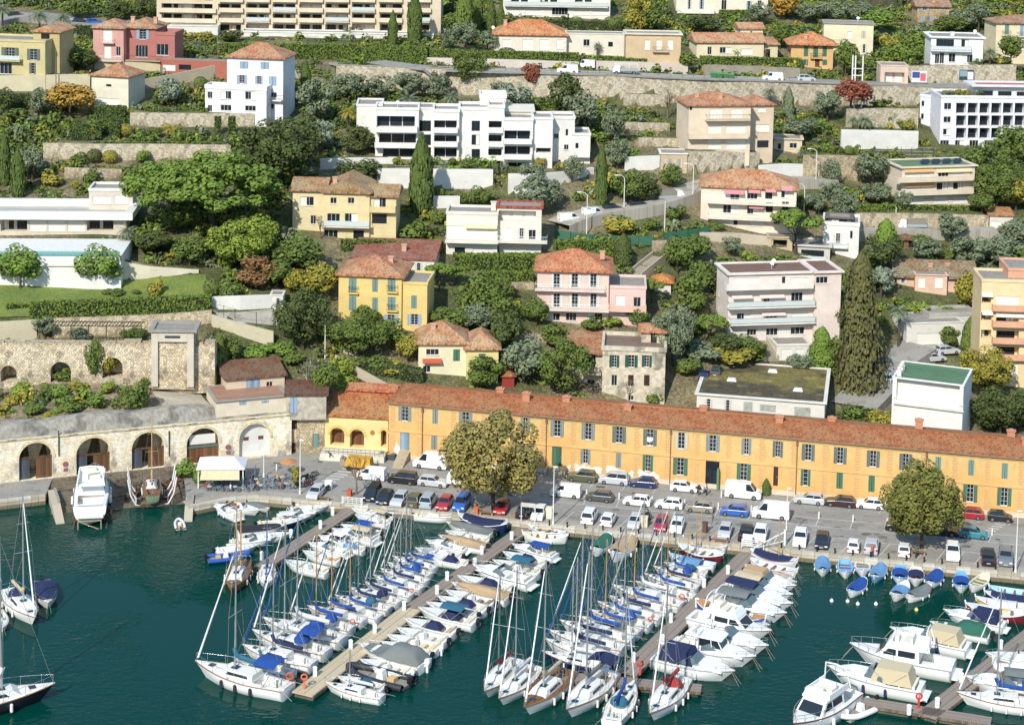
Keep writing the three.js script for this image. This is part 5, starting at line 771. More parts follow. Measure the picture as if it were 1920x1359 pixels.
const NAMED = { broad: 'leafy_tree', olive: 'olive_tree', big: 'broad_tree', pine: 'stone_pine', umbrella: 'umbrella_pine', cypress: 'cypress_tree', conifer: 'conifer_tree', bush: 'bush', round: 'round_bush', weeping: 'tamarisk_tree', palm: 'palm_tree', bare: 'bare_tree' };
// landmarks that single a plant out: picture position and words
const MARKS = [[560, 40, 'cream apartment block'], [1045, 20, 'low white garage block'], [1355, 5, 'villa at the top edge'], [1750, 28, 'stone crest house'], [40, 105, 'olive yellow house'], [250, 90, 'red and pink villa'], [205, 170, 'cream hip roof house'], [475, 160, 'blue shuttered white villa'], [995, 80, 'orange roofed bungalow'], [1224, 90, 'beige three blind house'], [1380, 95, 'cream bungalow'], [1520, 100, 'orange villa'], [1592, 72, 'pale yellow house'], [1795, 95, 'green glass villa'], [1900, 80, 'cream edge house'], [1830, 230, 'white hotel'], [850, 250, 'stepped white apartments'], [1365, 240, 'three storey cream house'], [1400, 390, 'pink awning apartments'], [1755, 350, 'striped awning block'], [1560, 455, 'roof terrace villa'], [640, 400, 'gabled cream villa'], [930, 435, 'curved balcony house'], [735, 498, 'low red roofed house'], [710, 565, 'yellow villa'], [855, 665, 'peach roofed cottage'], [1075, 555, 'pink villa'], [1160, 700, 'weathered old villa'], [1450, 575, 'pale pink apartments'], [1755, 520, 'brown tiled house'], [1880, 620, 'peach apartment building'], [670, 810, 'arched annex'], [1300, 840, 'yellow hall'], [270, 850, 'stone arcade'], [470, 740, 'blue shuttered terrace house'], [180, 680, 'ruined wall'], [322, 660, 'ruined tower'], [110, 420, 'modern white villa'], [110, 505, 'pool terrace'], [1450, 730, 'mossy roofed building'], [1750, 760, 'green roofed block'], [1760, 620, 'white garage'], [415, 880, 'cafe awning'], [455, 590, 'fenced court'], [330, 225, 'wall below blue shuttered villa'], [1200, 230, 'dry stone terraces'], [1120, 390, 'parked vans on the lane'], [1100, 150, 'upper road wall'], [720, 150, 'upper road bend'], [1650, 225, 'palm topped wall'], [1560, 315, 'warm rubble wall'], [170, 250, 'topiary garden'], [250, 545, 'lawn'], [1730, 415, 'lane wall']];
const ORD = ['first', 'second', 'third', 'fourth', 'fifth', 'sixth', 'seventh', 'eighth', 'ninth', 'tenth', 'eleventh', 'twelfth', 'thirteenth', 'fourteenth', 'fifteenth', 'sixteenth', 'seventeenth', 'eighteenth', 'nineteenth', 'twentieth', 'twenty-first', 'twenty-second', 'twenty-third', 'twenty-fourth', 'twenty-fifth', 'twenty-sixth', 'twenty-seventh', 'twenty-eighth'];
const pending = [];
function describe(o, px, py, words, category, group) {
  let best = null, bd = 1e9; for (const m of MARKS) { const d = Math.hypot((m[0] - px) * 0.8, m[1] - py); if (d < bd) { bd = d; best = m; } }
  const dx = px - best[0], dy = py - best[1], rel = Math.abs(dx) > Math.abs(dy) * 1.3 ? (dx < 0 ? 'left of the ' : 'right of the ') : dy < 0 ? 'behind the ' : 'in front of the ';
  pending.push({ o, px, py, text: words + ' ' + rel + best[2], category, group });
}
function settle() { // several alike beside one landmark: counted from the left
  const by = {}; for (const p of pending) (by[p.text] = by[p.text] || []).push(p);
  for (const list of Object.values(by)) { list.sort((a, b) => a.px - b.px); list.forEach((p, i) => tag(p.o, list.length === 1 ? p.text : p.text + ', ' + ORD[i] + ' from left', p.category, p.group)); }
}
let treeCount = 0;
function plant(kind, px, py, w, h, tone = 'mid', at = null) {
  const p = at || (py > 862 ? onLevel(px, py, QY) : hit(px, py)), s = scaleAt(p), W = w / s, Hh = h / s / 0.97, g = new THREE.Group(); g.name = numbered(NAMED[kind]); g.position.copy(p); g.rotation.y = rr(0, 6.28); g.userData.kind = 'thing'; scene.add(g); treeCount++;
  if (kind === 'palm') palmParts(g, W, Hh, tone); else if (kind === 'bare') bareParts(g, W, Hh, tone);
  else {
    const c = mesh('crown', pick(CROWN[kind]), leafMat(tone), g); const wk = { broad: 1.28, olive: 1.25, big: 1.24, weeping: 1.26, pine: 1.12 }[kind] || 1.1; c.scale.set(W * wk, Hh * 1.06, W * wk); c.position.y = kind === 'bush' || kind === 'cypress' || kind === 'conifer' ? -0.05 * Hh : 0;
    if (TRUNK[kind]) { const t = mesh('trunk', TRUNK[kind], M.bark, g); t.scale.set(W, Hh, W); } else { const t = mesh('stem', TRUNK.olive, M.bark, g); t.scale.set(W * 0.5, Hh * 0.6, W * 0.5); }
  }
  keepClear(p.x, -p.z, Math.min(1.2, W * 0.15));
  describe(g, px, py - h / 2, ADJ[tone] + ' ' + PLAIN[kind], kind === 'bush' || kind === 'round' ? 'bush' : 'tree', kind === 'bush' || kind === 'round' ? 'bushes on the slope' : 'trees on the slope');
  return g;
}
const frondGeo = (() => { // one arching frond of unit length with leaflets
  const pos = []; const at = t => V(t * 0.95 - t * t * 0.12, 0.42 * t - 0.72 * t * t, 0);
  for (let i = 0; i < 16; i++) { const t = (i + 1) / 17, p = at(t), q = at(t + 0.05), l = 0.2 * Math.sin(Math.PI * (0.12 + 0.85 * t)); for (const s of [-1, 1]) pos.push(p.x, p.y, 0, q.x, q.y, 0, q.x + 0.08, q.y - l * 0.45, s * l); }
  for (let i = 0; i < 5; i++) { const a = at(i / 5), b = at((i + 1) / 5); pos.push(a.x, a.y, -0.012, b.x, b.y, -0.01, b.x, b.y, 0.01, a.x, a.y, -0.012, b.x, b.y, 0.01, a.x, a.y, 0.012); }
  const g = new THREE.BufferGeometry(); g.setAttribute('position', new THREE.Float32BufferAttribute(pos, 3)); g.computeVertexNormals(); return g;
})();
const palmCrown = [0, 1].map(() => { const L = []; for (let i = 0; i < 34; i++) { const t = i / 34, m = new THREE.Matrix4().makeRotationFromEuler(new THREE.Euler(0, i * 2.4, lerp(1.15, -0.45, Math.sqrt(t)), 'YZX')); const g = frondGeo.clone(); g.scale(0.5 * rr(0.85, 1.1), 0.5, 0.5); g.applyMatrix4(m); L.push(g); } return merge(L); });
function palmParts(g, W, H, tone) {
  const th = Math.max(0.3, H - W * 0.33), t = mesh('trunk', bar([0, -0.3, 0], [0.05, th, 0], 0.26, 8, 0.2), M.bark, g);
  const c = mesh('crown', pick(palmCrown), mat(GREEN[tone], { side: THREE.DoubleSide, roughness: 0.8 }), g); c.scale.setScalar(W); c.position.y = th;
}
const bareGeo = [0, 1].map(() => { const L = []; const grow = (p, d, l, r, k) => { const q = p.clone().addScaledVector(d, l); L.push(bar(p, q, r, k > 2 ? 6 : 3, r * 0.6)); if (k) for (let i = 0; i < (k > 3 ? 5 : 3); i++) { const e = d.clone().add(V(rr(-1, 1) * 0.75, rr(-0.2, 0.7), rr(-1, 1) * 0.75)).normalize(); grow(q, e, l * rr(0.55, 0.8), r * 0.55, k - 1); } }; grow(V(0, -0.02, 0), V(0, 1, 0), 0.3, 0.035, 4); return merge(L); });
function bareParts(g, W, H, tone) { const t = mesh('branches', pick(bareGeo), mat(tone === 'grey' ? '#a39a88' : '#75604a'), g); t.scale.set(W * 0.85, H * 0.95, W * 0.85); }
// clipped hedges: a solid leafy box between two points of the picture
function hedge(x0, y0, x1, y1, hpx, depth = 1.2, tone = 'hedge', words = null) {
  const a = hit(x0, y0), b = hit(x1, y1), d = V(b.x - a.x, 0, b.z - a.z), L = d.length(), s = scaleAt(a), H = hpx / s / 0.97; d.normalize();
  const o = new THREE.Group(); o.name = numbered('hedge'); o.userData.kind = 'thing'; o.position.copy(a); o.rotation.y = -Math.atan2(d.z, d.x); scene.add(o);
  const slope = (b.y - a.y) / L, n = Math.min(5200, Math.ceil((L * H * 2 + L * depth + H * depth * 2) * 17));
  const core = box(0.08, L - 0.08, -1.2, H - 0.08, -depth + 0.1, -0.1), cp = core.attributes.position; for (let i = 0; i < cp.count; i++) cp.setY(i, cp.getY(i) + cp.getX(i) * slope);
  mesh('core', core, mat('#3c5220', { map: T.lawn }), o);
  mesh('foliage', leafGeo(n, () => { const A = [L * H, L * depth, H * depth * 2]; let r = rnd() * (A[0] * 1.3 + A[1] + A[2]), x = rr(0, L), y, z, nn; if (r < A[0] * 1.3) { y = rr(-0.3, H); z = rnd() < 0.8 ? 0 : -depth; nn = [0, 0, z ? -1 : 1]; } else if (r < A[0] * 1.3 + A[1]) { y = H; z = rr(-depth, 0); nn = [0, 1, 0]; } else { x = rnd() < 0.5 ? 0 : L; y = rr(0, H); z = rr(-depth, 0); nn = [x ? 1 : -1, 0, 0]; } return [x + rr(-0.08, 0.08), y + x * slope + rr(-0.07, 0.07), z + rr(-0.1, 0.06), ...nn]; }, 0.2, { flat: 0.45 }), leafMat(tone), o);
  for (let t = 0; t <= 1; t += 0.05) keepClear(lerp(a.x, b.x, t), -lerp(a.z, b.z, t), depth * 0.8);
  describe(o, (x0 + x1) / 2, (y0 + y1) / 2 - hpx / 2, words || ADJ[tone].replace('clipped green', 'clipped') + ' hedge', 'hedge', 'hedges');
  return o;
}
const PL = { b: 'broad', o: 'olive', g: 'big', p: 'pine', u: 'umbrella', c: 'cypress', k: 'conifer', s: 'bush', r: 'round', w: 'weeping', P: 'palm', B: 'bare' };
const plantRow = (k, tone, list) => { for (const [x, y, w, h, t] of list) plant(PL[k], x, y, w, h, t || tone); };
plantRow('P', 'olive', [[73, 58, 50, 44], [117, 62, 46, 42], [4, 54, 46, 50], [85, 136, 30, 38], [237, 472, 48, 52], [652, 248, 46, 52, 'yellow'], [765, 208, 62, 40], [846, 208, 56, 42], [1120, 106, 22, 28], [1443, 205, 34, 44], [1622, 244, 50, 34], [1600, 240, 36, 26], [1857, 124, 40, 38], [1852, 530, 44, 40], [1910, 520, 48, 44], [1685, 652, 52, 84], [1380, 112, 26, 24, 'mid'], [366, 92, 40, 22], [1503, 300, 26, 22]]);
plantRow('c', 'cyp', [[418, 55, 19, 49], [736, 89, 19, 66], [777, 79, 28, 92], [921, 60, 18, 58], [939, 64, 16, 56], [573, 178, 20, 62], [7, 346, 24, 98], [33, 368, 30, 84], [789, 396, 46, 138], [1127, 384, 24, 108], [1478, 222, 22, 58, 'olive'], [410, 716, 30, 96, 'mid'], [1818, 657, 30, 60, 'mid'], [1623, 560, 24, 76, 'tan'], [1437, 928, 16, 30], [870, 68, 36, 88, 'mid'], [895, 56, 22, 70, 'mid'], [1662, 460, 40, 48, 'bright'], [1168, 498, 34, 58, 'dark'], [930, 478, 12, 24], [620, 190, 14, 26]]);
plantRow('g', 'dark', [[525, 352, 160, 138], [568, 656, 106, 108], [1056, 746, 96, 104, 'mid'], [1876, 818, 112, 96], [1262, 686, 84, 116, 'olive'], [455, 505, 128, 100, 'lime'], [1855, 350, 100, 78, 'mid'], [1869, 392, 96, 84, 'mid'], [1848, 748, 100, 96, 'yellow'], [670, 666, 112, 72, 'mid'], [877, 162, 68, 72, 'mid']]);
plant('pine', 400, 446, 238, 156, 'pine'); plant('pine', 322, 440, 176, 142, 'pine');
plantRow('u', 'pine', [[1493, 476, 106, 84], [823, 546, 74, 52], [1222, 568, 54, 46], [857, 540, 46, 40], [1331, 642, 70, 52]]);
plantRow('k', 'cedar', [[1608, 724, 124, 246], [1540, 690, 74, 76, 'bright']]);
plantRow('o', 'olive', [[75, 216, 50, 52], [315, 200, 60, 52, 'grey'], [590, 238, 80, 96], [597, 288, 66, 66, 'grey'], [657, 192, 74, 58], [714, 188, 64, 48], [768, 184, 62, 52], [819, 187, 58, 54], [873, 98, 54, 60], [836, 97, 42, 42], [914, 98, 42, 42], [965, 218, 70, 64, 'grey'], [1056, 218, 70, 78, 'dark'], [1093, 258, 82, 90], [1151, 272, 48, 74], [1158, 317, 48, 64], [1073, 342, 42, 48], [999, 352, 54, 48], [1005, 398, 98, 64], [1371, 480, 42, 38], [1652, 512, 80, 76, 'dark'], [1652, 558, 66, 62, 'grey'], [1818, 504, 86, 66], [1882, 500, 84, 56], [1737, 492, 58, 48], [1784, 454, 66, 56], [1557, 347, 38, 48], [1635, 352, 64, 70], [1561, 382, 50, 44], [1642, 388, 54, 48], [1585, 408, 54, 52], [1530, 402, 48, 42], [1425, 46, 52, 42], [1510, 44, 46, 40], [1561, 46, 60, 46], [1608, 44, 58, 44], [1801, 62, 54, 48], [1835, 60, 52, 54], [83, 634, 48, 42], [1693, 394, 36, 38], [60, 338, 60, 64], [1496, 262, 68, 46], [1551, 228, 58, 62], [940, 186, 50, 34]]);
plantRow('b', 'mid', [[37, 540, 84, 78, 'bright'], [188, 540, 84, 78, 'bright'], [130, 220, 90, 60, 'rust'], [5, 218, 44, 50, 'dark'], [125, 137, 74, 52], [160, 136, 48, 42, 'dark'], [220, 40, 56, 34, 'dark'], [145, 34, 50, 34], [270, 40, 44, 44, 'dark'], [355, 498, 64, 54], [284, 478, 74, 46, 'dark'], [330, 440, 60, 60], [555, 514, 94, 66], [595, 562, 68, 64, 'yellow'], [480, 542, 74, 58, 'brown'], [684, 614, 54, 44], [735, 654, 54, 54], [765, 678, 44, 48, 'yellow'], [900, 594, 84, 82], [940, 566, 46, 46], [945, 628, 68, 70], [890, 622, 70, 50, 'olive'], [843, 622, 74, 46], [1005, 612, 50, 54], [945, 666, 62, 84, 'dark'], [1040, 652, 60, 42], [907, 728, 74, 56], [982, 718, 84, 84, 'olive'], [1195, 612, 44, 40], [1270, 514, 56, 66], [1300, 494, 64, 54], [1297, 594, 74, 76], [1310, 548, 62, 54], [610, 748, 56, 66], [645, 760, 70, 60, 'lime'], [673, 352, 80, 54, 'dark'], [670, 290, 64, 50, 'dark'], [900, 394, 44, 44], [1175, 378, 64, 58], [1208, 382, 64, 54, 'dark'], [1256, 350, 50, 40], [1195, 66, 54, 74, 'yellow'], [1220, 64, 54, 60], [1320, 64, 64, 34, 'dark'], [1463, 92, 38, 50], [1470, 38, 54, 54, 'rust'], [1645, 62, 64, 42, 'bright'], [1585, 148, 44, 68], [1781, 64, 64, 34], [1896, 118, 46, 52], [1595, 204, 76, 54, 'red'], [1429, 288, 40, 44], [1900, 312, 80, 76], [1906, 396, 70, 62, 'yellow'], [1842, 400, 46, 40], [1906, 462, 70, 50, 'olive'], [1730, 470, 46, 30], [1818, 598, 54, 84, 'yellow'], [1781, 650, 44, 36], [995, 168, 38, 50, 'red'], [250, 778, 58, 62], [520, 540, 60, 50], [555, 548, 50, 40, 'yellow'], [1610, 812, 70, 48, 'mid'], [1650, 812, 60, 44, 'yellow'], [1590, 800, 40, 40, 'dark'], [1910, 806, 70, 70], [860, 40, 60, 50, 'dark'], [850, 64, 50, 40]]);
plantRow('b', 'mid', [[178, 716, 40, 78], [204, 712, 30, 60, 'yellow'], [398, 716, 46, 84, 'olive'], [430, 690, 44, 60], [150, 640, 50, 24, 'olive'], [250, 640, 50, 24], [640, 720, 50, 50, 'lime'], [1400, 668, 66, 38], [1362, 668, 60, 44, 'dark'], [1500, 700, 50, 34, 'olive'], [1560, 690, 50, 60]]);
plantRow('B', 'brown', [[370, 56, 60, 60], [1252, 222, 76, 66], [575, 732, 66, 76, 'grey'], [1178, 754, 50, 54, 'grey'], [1567, 282, 40, 36], [1440, 116, 40, 32], [1335, 990, 22, 36], [600, 448, 50, 56], [395, 640, 40, 40]]);
plantRow('s', 'mid', [[435, 78, 48, 28, 'dark'], [1655, 122, 50, 38, 'hedge'], [1680, 118, 56, 44, 'hedge'], [1706, 120, 56, 44, 'hedge'], [1732, 118, 50, 40, 'hedge'], [1690, 94, 56, 40, 'hedge'], [1722, 92, 56, 40, 'hedge'], [1740, 76, 40, 30, 'hedge'], [372, 80, 62, 24, 'yellow'], [30, 228, 60, 30], [288, 258, 32, 24], [318, 256, 40, 30, 'yellow'], [149, 306, 44, 24], [267, 304, 34, 28, 'bright'], [100, 347, 50, 36, 'yellow'], [172, 345, 38, 36], [243, 342, 50, 46], [140, 352, 26, 20, 'yellow'], [210, 555, 44, 18], [255, 554, 22, 14], [291, 556, 34, 40, 'yellow'], [430, 558, 48, 40], [518, 664, 62, 28, 'bright'], [480, 670, 60, 26, 'bright'], [550, 680, 50, 28], [183, 766, 46, 34, 'bright'], [135, 772, 50, 34], [690, 690, 70, 28], [745, 700, 60, 26, 'yellow'], [1113, 616, 50, 26], [1150, 614, 44, 24, 'lime'], [1229, 756, 48, 26], [1158, 434, 74, 42, 'yellow'], [1270, 414, 44, 36], [1222, 432, 36, 28], [772, 448, 66, 46], [746, 312, 26, 22, 'lime'], [850, 312, 24, 20], [880, 314, 40, 20], [945, 330, 24, 36, 'olive'], [824, 368, 22, 26], [1013, 316, 28, 26, 'yellow'], [1290, 124, 46, 32], [1706, 244, 30, 26, 'yellow'], [1690, 242, 26, 22], [1822, 122, 50, 18], [1320, 672, 80, 34, 'olive'], [1370, 676, 90, 34, 'yellow'], [1420, 674, 60, 30], [1290, 700, 60, 36], [1715, 86, 60, 34, 'hedge'], [1690, 112, 64, 36, 'hedge'], [1665, 96, 50, 40, 'yellow'], [1730, 66, 50, 30, 'olive'], [1640, 128, 44, 36], [1774, 596, 50, 30, 'bright'], [1720, 590, 60, 30, 'lime'], [1690, 580, 50, 28], [1530, 720, 50, 26], [348, 892, 50, 38, 'bright'], [370, 904, 40, 38, 'bright'], [552, 905, 20, 40, 'yellow'], [1440, 500, 40, 26], [1400, 490, 40, 24, 'lime'], [1345, 432, 34, 20], [1170, 420, 30, 20], [40, 740, 50, 26, 'lime'], [90, 735, 40, 24], [115, 745, 44, 30, 'bright'], [20, 760, 40, 26, 'yellow'], [60, 775, 46, 26], [200, 735, 40, 24, 'lime'], [150, 730, 44, 22, 'yellow'], [300, 720, 60, 20, 'bright'], [340, 715, 50, 18, 'bright'], [265, 722, 40, 20], [230, 790, 40, 22], [350, 790, 60, 20, 'olive'], [120, 712, 46, 26, 'mid'], [90, 790, 40, 20, 'yellow'], [820, 420, 30, 40], [865, 380, 40, 24]]);
plantRow('r', 'mid', [[375, 172, 24, 27], [235, 256, 24, 23, 'yellow'], [176, 305, 26, 25, 'dark'], [206, 306, 27, 23, 'yellow'], [396, 555, 30, 31], [1148, 58, 34, 26], [1080, 52, 26, 20], [1020, 50, 20, 16], [1666, 232, 18, 20], [950, 104, 30, 14, 'dark'], [1592, 292, 18, 18], [1045, 47, 18, 14], [1115, 50, 18, 14]]);
hedge(415, 110, 640, 111, 26, 2.4, 'hedge'); hedge(640, 112, 800, 118, 28, 2.4, 'hedge'); hedge(806, 114, 1085, 121, 20, 2, 'hedge'); hedge(1119, 122, 1212, 127, 16, 2, 'hedge'); hedge(945, 58, 1165, 62, 20, 1.6, 'dark'); hedge(1317, 126, 1505, 130, 19, 2.2, 'hedge'); hedge(1350, 34, 1408, 34, 14, 1.5);
hedge(55, 598, 395, 584, 27, 2.2, 'hedge'); hedge(245, 210, 388, 210, 7, 1); hedge(175, 272, 410, 274, 6, 0.8); hedge(0, 206, 62, 204, 26, 2, 'dark'); hedge(853, 508, 1022, 508, 27, 3, 'hedge'); hedge(904, 532, 1000, 532, 20, 2, 'hedge'); hedge(1043, 492, 1182, 492, 38, 2, 'hedge'); hedge(640, 472, 830, 474, 20, 2, 'mid'); hedge(1605, 399, 1852, 402, 14, 1.6, 'hedge'); hedge(675, 700, 792, 722, 24, 2.5, 'dark'); hedge(110, 72, 170, 72, 22, 2, 'dark'); hedge(1500, 290, 1560, 292, 14, 1.4);
hedge(12, 583, 54, 584, 12, 1);
hedge(132, 264, 168, 264, 30, 1.6, 'cyp', 'tall topiary block'); hedge(178, 262, 190, 262, 34, 1.4, 'cyp', 'topiary pillar'); hedge(204, 262, 224, 262, 30, 1.4, 'cyp', 'topiary pillar'); hedge(176, 232, 234, 233, 32, 2, 'cyp', 'dark topiary wall');
hedge(402, 254, 413, 254, 34, 1.2, 'cyp', 'topiary gatepost'); hedge(428, 254, 440, 254, 34, 1.2, 'cyp', 'topiary gatepost'); hedge(236, 234, 252, 234, 16, 1.2, 'cyp', 'small topiary block');
// big trees of the car park
plant('weeping', 925, 958, 168, 172, 'tan', onLevel(925, 958, QY)); plant('weeping', 1728, 1028, 142, 150, 'quay', onLevel(1728, 1028, QY));
plant('bare', 668, 926, 76, 92, 'brown', onLevel(668, 926, QY));
// everything too wild to count
{
  const g1 = leafGeo(70, lobeSampler(lobed(5, 0.26, [0.2, 0.3], 0.35, 0.18)), 0.13), g2 = leafGeo(46, () => { const a = rr(0, 6.28), r = 0.5 * Math.sqrt(rnd()); return [Math.cos(a) * r, rr(0, 0.3), Math.sin(a) * r, 0.3, 0.5, 0.6]; }, 0.14, { flat: 0.6 });
  const tones = ['dark', 'mid', 'mid', 'dark', 'bright', 'olive', 'yellow', 'hedge'].map(k => new THREE.Color(GREEN[k]));
  for (const [name, geo, count, s0, s1, seedy] of [['undergrowth', g1, 10000, 1.2, 3.6, 0], ['wild_grass', g2, 20000, 0.8, 2.0, 30]]) {
    const list = []; let tries = 0;
    while (list.length < count && tries++ < count * 8) {
      const d = lerp(GD0 + 20, 545, Math.pow(rnd(), 0.9)), x = rr(-1, 1) * (d * 0.27 + 4);
      if (d < frontD(x) + 1 || isClear(x, d)) continue;
      if (fbm(x * 0.08 + seedy, d * 0.08 + 4, 3) < (seedy ? 0.36 : 0.45) * rr(0.8, 1.1)) continue;
      list.push([x, d]);
    }
    const im = new THREE.InstancedMesh(geo, leafMat('#ffffff'), list.length); im.name = name; im.castShadow = im.receiveShadow = true; const q = new THREE.Object3D();
    list.forEach(([x, d], i) => { q.position.set(x, ground(x, d) - 0.05, -d); q.rotation.y = rr(0, 6.28); const s = rr(s0, s1); q.scale.set(s, s * rr(0.6, 1), s); q.updateMatrix(); im.setMatrixAt(i, q.matrix); im.setColorAt(i, pick(tones).clone().multiplyScalar(rr(0.8, 1.25))); });
    scene.add(stuff(im)); tag(im, name === 'undergrowth' ? 'wild green undergrowth covering the hillside between the houses' : 'rough grass covering the open ground of the hillside', 'undergrowth');
  }
}
// ---------------------------------------------------------------- boats: x forward, y up, built at 8 m and scaled
const cache = {};
const once = (k, f) => cache[k] || (cache[k] = f());
function hullGeo({ L = 8, B = 2.6, F = 0.85, stern = 0.88, sheer = 0.35, rake = 0.12, dbl = false, p = 2.1, cock = [0.08, 0.42], depth = 0.5, side = 0.8, camber = 0.08 }) {
  const n = 22, beam = t => { if (dbl) return B / 2 * Math.pow(Math.max(0, Math.sin(Math.PI * (0.04 + 0.96 * t))), 0.62); return B / 2 * (t < 0.38 ? lerp(stern, 1, smooth(t / 0.38)) : Math.max(0.012, 1 - Math.pow((t - 0.38) / 0.62, p))); };
  const gun = t => F * (1 + sheer * (dbl ? Math.pow(2 * t - 1, 2) * 1.1 : t * t)), rows = [[1, 1], [1.0, 0.8], [0.97, 0.45], [0.84, 0.02], [0.55, -0.25], [0.05, -0.42]];
  const pos = [], idx = [], X = (t, v) => (t - 0.5) * L - (t > 0.5 ? rake * L * (t - 0.5) * 2 * (1 - Math.max(0, v)) : (dbl ? -rake * L * (0.5 - t) * 2 * (1 - Math.max(0, v)) * 0.6 : 0));
  for (const s of [-1, 1]) for (let i = 0; i <= n; i++) for (const [b, v] of rows) { const t = i / n; pos.push(X(t, v), v > 0 ? v * gun(t) : v, s * beam(t) * lerp(b, b * b, t > 0.6 ? (t - 0.6) * 1.5 : 0)); }
  const R = rows.length, N = (n + 1) * R; for (const s of [0, 1]) for (let i = 0; i < n; i++) for (let j = 0; j < R - 1; j++) { const o = s * N + i * R + j; s ? idx.push(o, o + R, o + 1, o + 1, o + R, o + R + 1) : idx.push(o, o + 1, o + R, o + 1, o + R + 1, o + R); }
  for (let j = 0; j < R - 1; j++) idx.push(j, N + j, j + 1, j + 1, N + j, N + j + 1);       // transom
  const hull = new THREE.BufferGeometry(); hull.setAttribute('position', new THREE.Float32BufferAttribute(pos, 3)); hull.setIndex(idx); hull.computeVertexNormals();
  // deck with a sunk cockpit
  const st = []; for (let i = 0; i <= n; i++) st.push([i / n, false]); const S = []; for (const [t] of st) S.push([t, t > cock[0] && t < cock[1]]); S.push([cock[0], false], [cock[0] + 1e-4, true], [cock[1] - 1e-4, true], [cock[1], false]); S.sort((a, b) => a[0] - b[0]);
  const dp = [], di = []; for (const [t, c] of S) { const b = beam(t) * 0.97, g = gun(t) - 0.03, y = c ? g - depth : g + camber, x = X(t, 1), w = b * side; dp.push(x, g, -b, x, g + camber * 0.6, -w, x, y, -w, x, y, w, x, g + camber * 0.6, w, x, g, b); }
  for (let i = 0; i < S.length - 1; i++) for (let j = 0; j < 5; j++) { const o = i * 6 + j; di.push(o, o + 1, o + 6, o + 1, o + 7, o + 6); }
  const deck = new THREE.BufferGeometry(); deck.setAttribute('position', new THREE.Float32BufferAttribute(dp, 3)); deck.setIndex(di); const dn = deck.toNonIndexed(); dn.computeVertexNormals();
  const rub = []; for (const s of [-1, 1]) for (let i = 0; i < n; i += 2) rub.push(bar([X(i / n, 1), gun(i / n) - 0.04, s * beam(i / n) * 1.01], [X((i + 2) / n, 1), gun((i + 2) / n) - 0.04, s * beam((i + 2) / n) * 1.01], 0.045, 4));
  return { hull, deck: dn, rub: merge(rub), beam, gun, X };
}
const canopy = (x0, x1, hw, y, arch, n = 8) => { const g = new THREE.PlaneGeometry(x1 - x0, hw * 2, 3, n); g.rotateX(-Math.PI / 2); const p = g.attributes.position; for (let i = 0; i < p.count; i++) { const z = p.getZ(i) / hw; p.setY(i, y + arch * (1 - z * z) - 0.0); p.setX(i, p.getX(i) + (x0 + x1) / 2); } g.computeVertexNormals(); return g; };
const cloth = c => mat(c, { roughness: 0.9, map: T.bloom, side: THREE.DoubleSide });
const COL = { blue: '#1d4f9e', navy: '#232e56', teal: '#2c6b84', sky: '#6d9cc6', grey: '#7d827f', tan: '#c6a67e', beige: '#d3c3a0', white: '#e4e3de', red: '#a83a34', green: '#2f6b58', black: '#2a2c33', maroon: '#6d2a33' };
